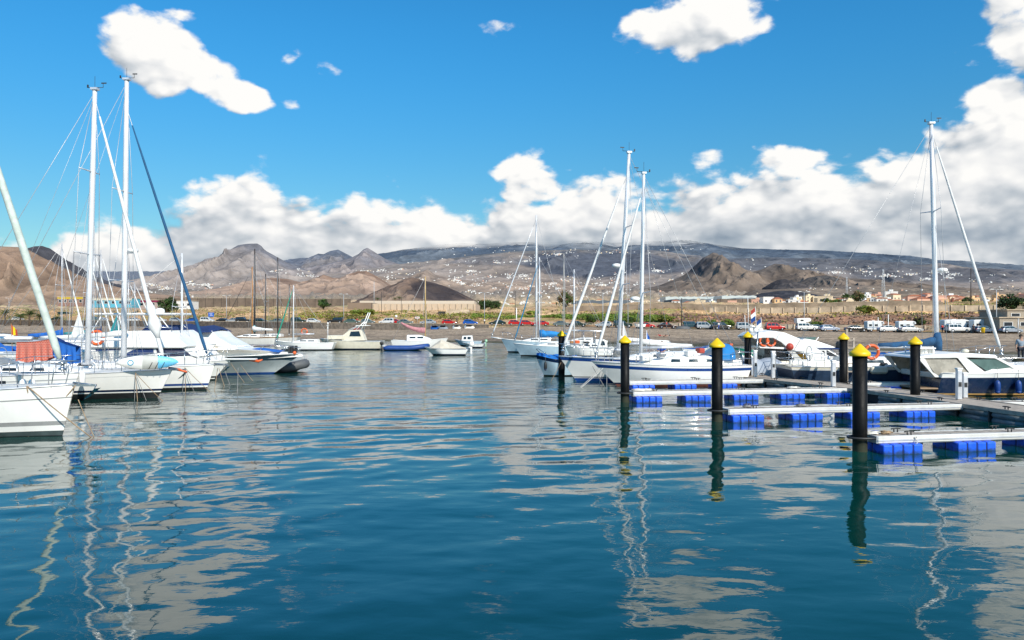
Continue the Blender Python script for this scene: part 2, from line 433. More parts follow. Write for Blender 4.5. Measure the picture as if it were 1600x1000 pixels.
def make_ground():
    tx = np.concatenate([np.linspace(-3.0, -.82, 50), np.linspace(-.8, .8, 760), np.linspace(.82, 3.0, 50)])
    ysr = np.concatenate([np.linspace(40, 120, 60), np.linspace(121, 330, 330)])
    y = 330.0; L = []
    while y < 16000: y *= 1.016; L.append(y)
    ysr = np.concatenate([ysr, L, [22000, 32000, 45000]])
    YY, TX = np.meshgrid(ysr, tx, indexing='ij'); XX = TX * YY
    Z = groundZ(XX, YY)
    V = np.stack([XX, YY, Z], -1)
    ys = shoreY(XX); yr = roadY(XX)
    n1 = fbm(XX / 30, YY / 30, 5, 31); n2 = fbm(XX / 5, YY / 5, 4, 41); n3 = fbm(XX / 260, YY / 260, 5, 51)
    scrub = mixc(ca(.44, .28, .145), ca(.27, .155, .08), np.clip(.5 + n1 * 1.2, 0, 1))
    scrub = mixc(scrub, ca(.21, .20, .06), np.clip((n2 + n1 * .8 - .12) * 4, 0, 1) * .65)
    fields = mixc(ca(.46, .32, .185), ca(.13, .14, .055), np.clip((n3 - .05) * 5, 0, 1) * .6)
    fields = mixc(fields, ca(.27, .185, .12), np.clip((-n3 - .1) * 5, 0, 1))
    dd = YY - yr - 9; red = np.clip((XX - 15) / 20, 0, 1) * np.clip(dd / 3, 0, 1) * np.clip((30 - dd) / 6, 0, 1)
    scrub = mixc(scrub, mixc(ca(.30, .155, .09), ca(.13, .08, .055), np.clip(.5 + n2 * 1.6, 0, 1)), red)
    gr = np.clip((XX - 20) / 15, 0, 1) * np.clip((dd - 62) / 3, 0, 1) * np.clip((84 - dd) / 3, 0, 1); scrub = mixc(scrub, ca(.20, .19, .06), gr * .7)
    f = np.clip((YY - 450) / 500, 0, 1); c = mixc(scrub, fields, f)
    hill = mixc(ca(.29, .22, .16), ca(.18, .15, .12), np.clip(.5 + fbm(XX / 900, YY / 900, 5, 61), 0, 1))
    c = mixc(c, hill, np.clip((YY - 1500) / 1400, 0, 1))
    peb = mixc(ca(.19, .15, .115), ca(.37, .275, .19), np.clip(.5 + n1 * .8 + (YY - ys - 18) / 40, 0, 1))
    wetb = np.clip(1 - (YY - ys) / 9, 0, 1); peb = mixc(peb, ca(.06, .065, .035), wetb * .9)
    isb = (YY < yr - 5).astype(float)
    c = mixc(c, peb, isb)
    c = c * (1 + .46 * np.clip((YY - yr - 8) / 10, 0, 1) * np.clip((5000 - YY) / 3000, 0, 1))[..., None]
    far = np.clip((YY - 2500) / 12000, 0, .75); c = mixc(c, ca(.16, .19, .24), far)  # far ground colour mixed toward bluish distance haze
    m = bpy.data.materials.new('earth'); m.use_nodes = True
    T = NT(m.node_tree); bs = m.node_tree.nodes['Principled BSDF']
    vc = T.new('ShaderNodeVertexColor', layer_name='Col').outputs[0]
    pos = T.new('ShaderNodeNewGeometry').outputs['Position']
    na = T.noise(pos, 1.6, 7, .8); nb = T.noise(pos, .22, 6, .65)
    g = T.m('MULTIPLY', T.ss(na, .34, .66, .42, 1.65), T.ss(nb, .3, .7, .72, 1.28))
    T.put(bs.inputs['Base Color'], T.mix(1.0, vc, T.xyz(g, g, g), 'MULTIPLY'))
    bs.inputs['Roughness'].default_value = .95; bs.inputs['Specular IOR Level'].default_value = .1
    bmp = T.new('ShaderNodeBump'); bmp.inputs['Strength'].default_value = .7; bmp.inputs['Distance'].default_value = .25
    T.put(bmp.inputs['Height'], na); T.put(bs.inputs['Normal'], bmp.outputs[0])
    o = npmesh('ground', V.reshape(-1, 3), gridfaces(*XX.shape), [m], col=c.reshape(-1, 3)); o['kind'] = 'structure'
    return V.reshape(-1, 3)
GV = make_ground()

# road: a strip along the shore with a pale edge line
def strip(name, m, off0, off1, dz, x0=-420, x1=330, n=180, seglen=None):
    b = MB(); xs = np.linspace(x0, x1, n)
    th = math.atan(-.5); nx, ny = -math.sin(th), math.cos(th)
    P = []
    for x in xs:
        y = 210 - .5 * x; z = float(roadZ(x)) + dz
        P.append(((x + nx * off0, y + ny * off0, z), (x + nx * off1, y + ny * off1, z)))
    vs = [p for pr in P for p in pr]
    fs = [(2 * i, 2 * i + 1, 2 * i + 3, 2 * i + 2) for i in range(n - 1)]
    b.add(vs, fs, m); o = b.build(name); o['kind'] = 'structure'; return o
asph = mat('asphalt', (.06, .057, .055), .9, var=.25, vscale=.6, bump=.4)
strip('road', asph, -2.2, 7.5, .03)
strip('road_edge_line', mat('road_paint', (.6, .6, .56), .7), 3.9, 4.05, .036)

# ================================================================== HILLS
mhill = bpy.data.materials.new('rocky_slope'); mhill.use_nodes = True
T = NT(mhill.node_tree); bs = mhill.node_tree.nodes['Principled BSDF']
vc = T.new('ShaderNodeVertexColor', layer_name='Col').outputs[0]
pos = T.new('ShaderNodeNewGeometry').outputs['Position']
na = T.noise(pos, .012, 8, .68); nb = T.noise(pos, .0022, 6, .6)
g = T.m('MULTIPLY', T.ss(na, .3, .7, .78, 1.24), T.ss(nb, .3, .7, .84, 1.15))
T.put(bs.inputs['Base Color'], T.mix(1.0, vc, T.xyz(g, g, g), 'MULTIPLY'))
bs.inputs['Roughness'].default_value = 1; bs.inputs['Specular IOR Level'].default_value = .05
bmp = T.new('ShaderNodeBump'); bmp.inputs['Strength'].default_value = .9; bmp.inputs['Distance'].default_value = 12
T.put(bmp.inputs['Height'], na); T.put(bs.inputs['Normal'], bmp.outputs[0])

HAZE = ca(.27, .33, .42)  # bluish distance haze, mixed into the hill vertex colours
HILLV = {}
def hill(name, D, prof, c_lo, c_hi, depth, gul=.10, haze=0.0, seed=0, shape=1.15, rough=.012, hilo=.55, dark=None, cliff=None, cloudfade=None):
    """one ridge seen at distance D; prof = its skyline (photo px x, px y); depth = run of the front slope"""
    prof = np.array(prof, float)
    n = int(max(60, (prof[-1, 0] - prof[0, 0]) * .9)); px = np.linspace(prof[0, 0], prof[-1, 0], n)
    H = wz(np.interp(px, prof[:, 0], prof[:, 1]), D)
    nr = 90
    t = np.concatenate([np.linspace(0, 1, nr), np.linspace(1.04, 1.8, 14)])
    TT, PX = np.meshgrid(t, px, indexing='ij'); HH = np.broadcast_to(H, TT.shape)
    Yc = D - depth * (1 - TT); Xc = (PX - 800) / FPX * D * (1 - .25 * (1 - TT) * depth / D)
    base = groundZ(Xc, Yc, False) - 4
    hgt = np.maximum(HH - base, 0)
    tt = np.where(TT <= 1, TT, 1 - (TT - 1) * .9)
    s = np.clip(tt, 0, 1) ** shape
    sc = depth * .16
    warp = fbm(Xc / sc, Yc / sc, 3, seed + 80) * .6
    gl = ridged(Xc / sc + warp, Yc / (sc * 3.2) + warp * .6, 5, seed + 1, .42) - 1.0; gul = gul * .55; rough = rough * .45
    mid = np.clip(4 * s * (1 - s), 0, 1)
    crestn = fbm(Xc / (sc * .6), Yc / (sc * .6), 5, seed + 9)
    Z = base + hgt * s + hgt * gul * gl * np.sqrt(mid) * .9 + hgt * rough * 6 * crestn * (.25 + mid)
    edge = np.minimum(1, np.minimum(PX - px[0], px[-1] - PX) / 8.0)
    Z = np.where(edge < 1, Z * edge + (base - 3) * (1 - edge), Z)
    V = np.stack([Xc, Yc, Z], -1)
    if cloudfade:
        m2 = mhill.copy(); m2.name = 'slope_in_cloud'; T2 = NT(m2.node_tree); p2 = T2.new('ShaderNodeNewGeometry').outputs['Position']
        s2 = T2.new('ShaderNodeSeparateXYZ'); T2.put(s2.inputs[0], p2)
        zz2 = T2.m('MULTIPLY_ADD', T2.noise(p2, .0011, 5, .6), 520, T2.m('SUBTRACT', s2.outputs[2], 260))
        fx = T2.ss(s2.outputs[0], wx(1100, D), wx(1330, D), 0, 320)
        fac = T2.ss(T2.m('SUBTRACT', zz2, fx), cloudfade[0], cloudfade[1], 0, .96)
        tr = T2.new('ShaderNodeBsdfTransparent'); mxs = T2.new('ShaderNodeMixShader'); T2.put(mxs.inputs[0], fac)
        outn = [n for n in m2.node_tree.nodes if n.type == 'OUTPUT_MATERIAL'][0]; b2 = [n for n in m2.node_tree.nodes if n.type == 'BSDF_PRINCIPLED'][0]
        T2.l.new(b2.outputs[0], mxs.inputs[1]); T2.l.new(tr.outputs[0], mxs.inputs[2]); T2.l.new(mxs.outputs[0], outn.inputs[0])
    nn = fbm(Xc / (sc * 1.3), Yc / (sc * 1.3), 5, seed + 21)
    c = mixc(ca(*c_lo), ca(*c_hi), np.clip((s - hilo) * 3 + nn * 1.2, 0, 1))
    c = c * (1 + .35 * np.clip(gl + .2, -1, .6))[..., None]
    if dark is not None:  # patches of cloud shadow and an unlit face, painted into the slope colours
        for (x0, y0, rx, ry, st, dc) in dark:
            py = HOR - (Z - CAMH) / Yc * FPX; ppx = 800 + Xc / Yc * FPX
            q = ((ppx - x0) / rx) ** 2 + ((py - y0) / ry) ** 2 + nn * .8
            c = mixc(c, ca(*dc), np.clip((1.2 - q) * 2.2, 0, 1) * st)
    if cliff:
        c = mixc(c, ca(*cliff), np.clip((s - .86) * 14, 0, 1))
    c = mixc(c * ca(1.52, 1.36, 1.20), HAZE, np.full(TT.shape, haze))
    o = npmesh(name, V.reshape(-1, 3), gridfaces(*TT.shape), [m2 if cloudfade else mhill], col=np.clip(c, .004, 1).reshape(-1, 3)); o['kind'] = 'structure'
    HILLV[name] = V[:nr - 6].reshape(-1, 3)
    return o
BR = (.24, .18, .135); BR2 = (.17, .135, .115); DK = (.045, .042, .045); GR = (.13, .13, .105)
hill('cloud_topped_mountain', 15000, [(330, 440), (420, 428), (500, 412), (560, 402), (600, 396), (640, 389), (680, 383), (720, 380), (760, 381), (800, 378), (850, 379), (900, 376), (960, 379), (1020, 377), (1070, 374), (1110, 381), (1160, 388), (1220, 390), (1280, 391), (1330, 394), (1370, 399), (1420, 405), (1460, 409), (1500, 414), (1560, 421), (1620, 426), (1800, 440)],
     (.07, .085, .10), (.020, .034, .055), 5200, .16, .22, 3, 1.0, .006, .35, cloudfade=(1120, 1480))  # shade under the cloud and distance blue are put into these slope colours
hill('distant_blue_ridge', 12500, [(120, 462), (190, 447), (230, 438), (262, 431), (300, 426), (340, 424), (420, 430), (520, 440)], (.09, .13, .18), (.06, .10, .15), 1800, .1, .45, 5)  # distance haze is put into the bluish base colours
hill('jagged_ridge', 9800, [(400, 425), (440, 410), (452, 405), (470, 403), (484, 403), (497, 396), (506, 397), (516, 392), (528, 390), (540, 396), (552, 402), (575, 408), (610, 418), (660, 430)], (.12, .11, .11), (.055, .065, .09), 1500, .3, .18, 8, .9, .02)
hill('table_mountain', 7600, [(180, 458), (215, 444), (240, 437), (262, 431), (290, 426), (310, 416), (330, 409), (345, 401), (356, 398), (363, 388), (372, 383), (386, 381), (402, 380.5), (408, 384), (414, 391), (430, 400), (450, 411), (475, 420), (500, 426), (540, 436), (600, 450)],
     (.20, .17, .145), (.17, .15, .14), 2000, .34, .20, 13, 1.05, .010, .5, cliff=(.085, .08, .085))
hill('pointed_hill', 7900, [(430, 432), (470, 420), (500, 415), (525, 409), (548, 403), (560, 397), (568, 390), (574, 387), (581, 391), (592, 398), (605, 406), (625, 413), (660, 420), (720, 430)], (.19, .16, .145), (.12, .11, .115), 1500, .3, .20, 17, 1.0, .012)
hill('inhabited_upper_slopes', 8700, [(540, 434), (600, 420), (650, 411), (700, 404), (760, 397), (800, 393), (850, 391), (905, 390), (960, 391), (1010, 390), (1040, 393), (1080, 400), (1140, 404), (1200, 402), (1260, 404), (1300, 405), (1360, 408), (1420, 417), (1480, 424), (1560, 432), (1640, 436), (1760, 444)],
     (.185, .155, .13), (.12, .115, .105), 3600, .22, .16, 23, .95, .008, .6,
     dark=[(950, 412, 130, 22, .9, (.036, .042, .058)), (1260, 409, 230, 14, .85, (.048, .052, .062)), (1500, 430, 180, 13, .75, (.055, .056, .064)), (770, 408, 60, 7, .5, (.08, .085, .10))])  # cloud shadows over the upper slopes, painted as dark patches
hill('brown_foothills', 5400, [(440, 455), (480, 440), (520, 434), (580, 432), (640, 432), (664, 422), (668, 421), (680, 429), (710, 436), (760, 440), (820, 437), (860, 436), (900, 443), (960, 450)], (.22, .175, .14), (.19, .155, .13), 1300, .3, .08, 29, 1.0, .01)
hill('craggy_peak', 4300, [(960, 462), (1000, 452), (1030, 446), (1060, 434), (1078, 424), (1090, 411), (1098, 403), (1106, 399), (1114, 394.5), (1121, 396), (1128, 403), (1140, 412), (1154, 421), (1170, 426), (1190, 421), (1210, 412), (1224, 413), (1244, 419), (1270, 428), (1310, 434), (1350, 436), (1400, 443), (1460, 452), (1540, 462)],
     (.135, .108, .085), (.105, .088, .074), 1150, .42, .07, 37, 1.15, .012, .6, dark=[(1092, 414, 24, 15, .85, (.04, .04, .045))])  # shade of the peak's left face painted into its colour
hill('rocky_outcrop', 3300, [(1215, 462), (1245, 444), (1262, 434), (1272, 432), (1290, 430), (1306, 434), (1316, 440), (1350, 452), (1400, 462)], (.12, .10, .085), (.055, .052, .05), 500, .5, .05, 41, .8, .02)
hill('low_brown_ridge', 2700, [(1130, 468), (1180, 453), (1260, 450), (1330, 446), (1400, 448), (1460, 452), (1520, 455), (1600, 458), (1700, 464)], (.17, .14, .11), (.14, .115, .095), 700, .25, .05, 43)
hill('dark_cone', 3300, [(1182, 466), (1196, 449), (1207, 441), (1216, 437), (1226, 436), (1238, 439), (1250, 446), (1262, 456), (1280, 466)], (.06, .055, .055), DK, 420, .2, .03, 47, .9)  # shadow over the cone is put into its dark base colours
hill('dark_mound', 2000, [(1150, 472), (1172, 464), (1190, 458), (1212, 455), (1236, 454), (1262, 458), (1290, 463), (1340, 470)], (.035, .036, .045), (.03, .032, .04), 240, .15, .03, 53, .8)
hill('shaded_far_ridge', 2600, [(1370, 472), (1430, 462), (1480, 459), (1530, 461), (1580, 464), (1660, 470)], (.05, .05, .055), (.04, .042, .05), 360, .15, .05, 57, .8)  # cloud shade over this ridge is put into its base colours
hill('reddish_foothill', 3900, [(300, 470), (340, 458), (372, 446), (400, 438), (424, 434), (450, 436), (474, 442), (490, 436), (505, 429), (520, 434), (535, 436), (548, 428), (558, 424), (572, 423), (584, 429), (600, 439), (622, 452), (650, 466)],
     (.23, .175, .14), (.21, .14, .10), 900, .42, .07, 61, 1.1, .012, .75)
hill('cinder_cone', 2050, [(550, 476), (575, 463), (592, 453), (606, 447), (618, 443.5), (628, 438), (636, 434.5), (646, 433.5), (655, 436), (666, 439), (682, 443), (698, 448), (714, 455), (730, 463), (752, 474)], (.135, .105, .085), (.12, .09, .075), 420, .34, .03, 67, .95, .012, .3, dark=[(690, 454, 55, 17, .9, (.035, .03, .033))])  # cloud shadow on the right flank painted as a dark patch
hill('shaded_hill', 2500, [(20, 400), (44, 388), (54, 385), (66, 384), (78, 388), (92, 398), (108, 409), (130, 421), (152, 434), (176, 444), (200, 452), (230, 462), (260, 470)], (.05, .048, .052), (.042, .042, .05), 620, .3, .06, 71, .9)  # hill under cloud shadow, the shade put into its dark base colours
hill('sunlit_brown_hill', 1750, [(-260, 402), (-120, 392), (-40, 387), (0, 385), (28, 386), (46, 391), (66, 402), (90, 414), (116, 427), (150, 440), (190, 450), (230, 458), (290, 464), (340, 472)], (.205, .155, .118), (.19, .14, .108), 520, .36, .02, 73, 1.05, .008)
# ================================================================== MATERIALS
M_gel = mat('white_gelcoat', (.88, .86, .81), .34, var=.05, vscale=1.2, streak=.08, coat=.0)
M_gel2 = mat('aged_gelcoat', (.66, .64, .59), .4, var=.12, vscale=1.5, streak=.35)
M_cream = mat('cream_gelcoat', (.72, .66, .52), .35, var=.08, streak=.2)
M_deck = mat('deck_paint', (.72, .71, .67), .55, var=.10, vscale=2)
M_teak = mat('teak', (.30, .19, .11), .6, var=.25, vscale=6)
M_grey = mat('weathered_plank', (.43, .36, .29), .8, var=.28, vscale=5, streak=.3, bump=.3)
M_alu = mat('aluminium', (.74, .74, .75), .38, metal=.55, var=.10)
M_mast = mat('mast_paint', (.80, .80, .80), .32, metal=.2, var=.07, vscale=2)
M_wire = mat('rigging_wire', (.50, .50, .50), .4, metal=.4)
M_steel = mat('stainless_steel', (.62, .62, .62), .2, metal=.9)
M_rope = mat('old_rope', (.36, .25, .15), .9, var=.3, vscale=8)
M_ropeg = mat('grey_rope', (.25, .24, .23), .9, var=.3, vscale=8)
M_ropew = mat('white_rope', (.65, .62, .56), .9, var=.2)
M_black = mat('black_antifouling', (.018, .02, .022), .55, var=.3)
M_navy = mat('navy_paint', (.004, .016, .055), .25, var=.12, coat=.4)
M_blues = mat('blue_stripe', (.012, .06, .24), .3, var=.1)
M_hullblue = mat('pale_blue_hull', (.42, .56, .64), .35, var=.10, streak=.2)
M_red = mat('red_paint', (.42, .05, .03), .5, var=.2)
M_oxide = mat('oxide_antifouling', (.22, .07, .05), .7, var=.25)
M_glass = mat('dark_window', (.015, .02, .025), .06, var=.2, spec=.8)
M_glassg = mat('greenish_glass', (.10, .17, .15), .05, var=.2, spec=.9)
M_navyc = mat('navy_canvas', (.012, .035, .13), .85, var=.2, vscale=4, bump=.3)
M_bluec = mat('blue_canvas', (.015, .13, .48), .85, var=.2, vscale=4, bump=.3)
M_sky_c = mat('faded_blue_canvas', (.03, .17, .34), .85, var=.3, vscale=3, bump=.4)
M_teal = mat('teal_canvas', (.03, .27, .30), .85, var=.2)
M_creamc = mat('cream_canvas', (.62, .55, .44), .85, var=.12, vscale=3, bump=.2)
M_whitec = mat('white_canvas', (.76, .75, .72), .8, var=.10, vscale=4, bump=.3)
M_palegreen = mat('pale_green_canvas', (.55, .61, .54), .8, var=.15, vscale=5, bump=.3)
M_pink = mat('pink_canvas', (.55, .24, .25), .85, var=.2, bump=.3)
M_green = mat('green_paint', (.03, .30, .20), .5, var=.2)
M_orange = mat('orange_plastic', (.75, .13, .03), .45, var=.12)
M_wood = mat('varnished_wood', (.42, .20, .07), .4, var=.2, vscale=2)
M_darkwood = mat('dark_spar', (.045, .035, .03), .5, var=.3)
M_rubber = mat('grey_hypalon', (.10, .105, .11), .6, var=.15)
M_greytube = mat('light_hypalon', (.33, .37, .43), .5, var=.1)
M_bluetube = mat('blue_hypalon', (.02, .07, .26), .5, var=.15)
M_pile = mat('black_pile', (.0045, .0045, .005), .5, spec=.18, var=.4, vscale=2.5, bump=.3, bscale=14, streak=.05)
M_cap = mat('yellow_cap', (.86, .56, .006), .42, var=.10, vscale=3, streak=.08)
M_float = mat('blue_float', (.010, .115, .80), .38, var=.14, vscale=3, streak=.06)
M_gap = mat('float_joint', (.004, .012, .06), .8)
M_fred = mat('red_patterned_fabric', (.55, .10, .06), .9)
M_dark = mat('dark_fitting', (.03, .03, .03), .5, var=.3)
M_skin = mat('skin', (.45, .26, .18), .6, var=.08)
# waterline grime on floats and piles
for _m, _c, _lo, _hi in ((M_float, (.01, .035, .05, 1), -.02, .10), (M_pile, (.07, .075, .05, 1), .0, .42)):
    _T = NT(_m.node_tree); _b = _m.node_tree.nodes['Principled BSDF']; _src = _b.inputs['Base Color'].links[0].from_socket
    _p = _T.new('ShaderNodeNewGeometry').outputs['Position']; _s = _T.new('ShaderNodeSeparateXYZ'); _T.put(_s.inputs[0], _p)
    _z = _T.m('MULTIPLY_ADD', _T.noise(_p, 7, 5, .65), .28, _T.m('SUBTRACT', _s.outputs[2], .14))
    _T.put(_b.inputs['Base Color'], _T.mix(_T.ss(_z, _lo, _hi, .85, 0), _src, _c))
# woven pattern on the red cloth
_T = NT(M_fred.node_tree); _b = M_fred.node_tree.nodes['Principled BSDF']
_tc = _T.new('ShaderNodeTexCoord').outputs['Object']
_br = _T.new('ShaderNodeTexBrick'); _T.put(_br.inputs['Vector'], _T.scl(_tc, 1, 1, 1)); 
_sep = _T.new('ShaderNodeSeparateXYZ'); _T.put(_sep.inputs[0], _tc)
_T.put(_br.inputs['Vector'], _T.xyz(_sep.outputs[0], _sep.outputs[2], 0))
_br.inputs['Scale'].default_value = 5; _br.inputs['Color1'].default_value = (.55, .09, .05, 1); _br.inputs['Color2'].default_value = (.48, .10, .07, 1); _br.inputs['Mortar'].default_value = (.70, .42, .33, 1)
_br.inputs['Mortar Size'].default_value = .022; _br.inputs['Brick Width'].default_value = .45; _br.inputs['Row Height'].default_value = .3
_T.put(_b.inputs['Base Color'], _br.outputs['Color'])

def heading(a): return math.radians(a)

# ================================================================== HULLS
class Hull:
    """bow at local x = 0, stern at x = -L, waterline z = 0"""
    def __init__(s, L, B, fb, fs, rake=1.1, full=.5, stern=.8, wlf=.78, trake=.3, sag=.05, flare=0.0):
        s.L, s.B, s.fb, s.fs, s.rake, s.full, s.stern, s.wlf, s.trake, s.sag, s.flare = L, B, fb, fs, rake, full, stern, wlf, trake, sag, flare
    def sheer(s, u): return s.fs + (s.fb - s.fs) * (1 - u) ** 1.6 - s.sag * math.sin(pi * u)
    def half(s, u):
        a = math.sin(min(1.0, u / s.full) * pi / 2) ** .82
        if u > s.full:
            k = (u - s.full) / (1 - s.full); a *= 1 - (1 - s.stern) * k * k
        return max(.02, s.B / 2 * a)
    def pt(s, u, z, side=1):
        zs = s.sheer(u); f = max(-.3, min(1, z / zs))
        fw = s.wlf * (.25 + .75 * min(1, u / .35)) if u < .35 else s.wlf
        if f >= 0: w = s.half(u) * (fw + (1 - fw) * (f ** (.6 + s.flare)))
        else: w = s.half(u) * fw * (1 + f * 1.2)
        x = -u * s.L - s.rake * (1 - f) * (1 - u) ** 2.2 + s.trake * (1 - f) * (u ** 6)
        return (x, side * w, z)
    def build(s, parent, bands, name='hull', n=30, rail=M_alu, deckm=None, gun=.0):
        """bands: [(fraction-or-height, material)] going up; heights < 0 allowed; last must reach 1"""
        b = MB(); us = [(i / n) ** 1.25 for i in range(n + 1)]
        zsets = []
        for u in us:
            zs = s.sheer(u); row = [-.32]
            for h, m in bands: row.append(h[0] * zs + h[1] if isinstance(h, tuple) else h)
            zsets.append(row)
        for side in (-1, 1):
            for k, (h, m) in enumerate(bands):
                sub = 3 if (k in (len(bands) - 1,) or k == 0) else 1
                big = abs(zsets[0][k + 1] - zsets[0][k]) > .3
                sub = 5 if big else 1
                rings = []
                for i, u in enumerate(us):
                    z0, z1 = zsets[i][k], zsets[i][k + 1]
                    rings.append([s.pt(u, z0 + (z1 - z0) * q / sub, side) for q in range(sub + 1)])
                b.loft(rings, m, closed=False, smooth=True)
        # transom
        for k, (h, m) in enumerate(bands):
            z0, z1 = zsets[-1][k], zsets[-1][k + 1]
            b.add([s.pt(1, z0, -1), s.pt(1, z0, 1), s.pt(1, z1, 1), s.pt(1, z1, -1)], [(0, 1, 2, 3)], m)
        h = b.build(name, parent)
        d = MB(); rings = []
        for u in us:
            zs = s.sheer(u) - .025; w = s.pt(u, s.sheer(u), 1)[1] - .01; x = s.pt(u, s.sheer(u))[0]
            rings.append([(x, -w, zs), (x, -w * .5, zs + .035 * w), (x, 0, zs + .05 * w), (x, w * .5, zs + .035 * w), (x, w, zs)])
        d.loft(rings, deckm or M_deck, closed=False); d.build('deck', parent)
        r = MB()
        for side in (-1, 1):
            r.tube([(s.pt(u, s.sheer(u))[0], side * (s.pt(u, s.sheer(u))[1]), s.sheer(u) + .005) for u in us], .022, rail, n=6)
        r.build('toe_rail', parent)
        return h

def curve_sag(p0, p1, sag, n=10):
    p0, p1 = Vector(p0), Vector(p1)
    return [p0.lerp(p1, i / n) - Vector((0, 0, sag * 4 * (i / n) * (1 - i / n))) for i in range(n + 1)]

def cabin(parent, h, x0, x1, w0, w1, z, ht, m=M_gel, win=True, wm=M_glass, slope=.5, ports=0):
    """low coachroof with sloped front, rounded, between x0 (aft) and x1 (fwd)"""
    b = MB(); N = 12; rings = []
    for i in range(N + 1):
        t = i / N; x = x0 + (x1 - x0) * t; w = w0 + (w1 - w0) * t ** 1.5
        hh = ht * min(1, (1 - t) / slope * 1.0) ** .6 if t > 1 - slope else ht
        hh = max(hh, .02)
        rings.append([(x, -w, z - .05), (x, -w * .96, z + hh * .55), (x, -w * .86, z + hh * .92), (x, -w * .4, z + hh * 1.06), (x, 0, z + hh * 1.1), (x, w * .4, z + hh * 1.06), (x, w * .86, z + hh * .92), (x, w * .96, z + hh * .55), (x, w, z - .05)])
    b.loft(rings, m, closed=False, smooth=True)
    b.add(rings[0], [tuple(range(9))], m)
    b.build('coachroof', parent)
    if win:
        k = ports or 2
        for side in (-1, 1):
            for q in range(k):
                t0 = .10 + q * (.62 / k); t1 = t0 + .62 / k * (.8 if ports == 0 else .55)
                vs = []
                for t, fz in ((t0, .42), (t1, .42), (t1 - .01, .74), (t0 + .01, .74)):
                    x = x0 + (x1 - x0) * t; w = w0 + (w1 - w0) * t ** 1.5
                    vs.append((x, side * (w * (.97 if fz < .5 else .925) + .012), z + ht * fz))
                MB().add(vs, [(0, 1, 2, 3)], wm).build('cabin_window', parent)

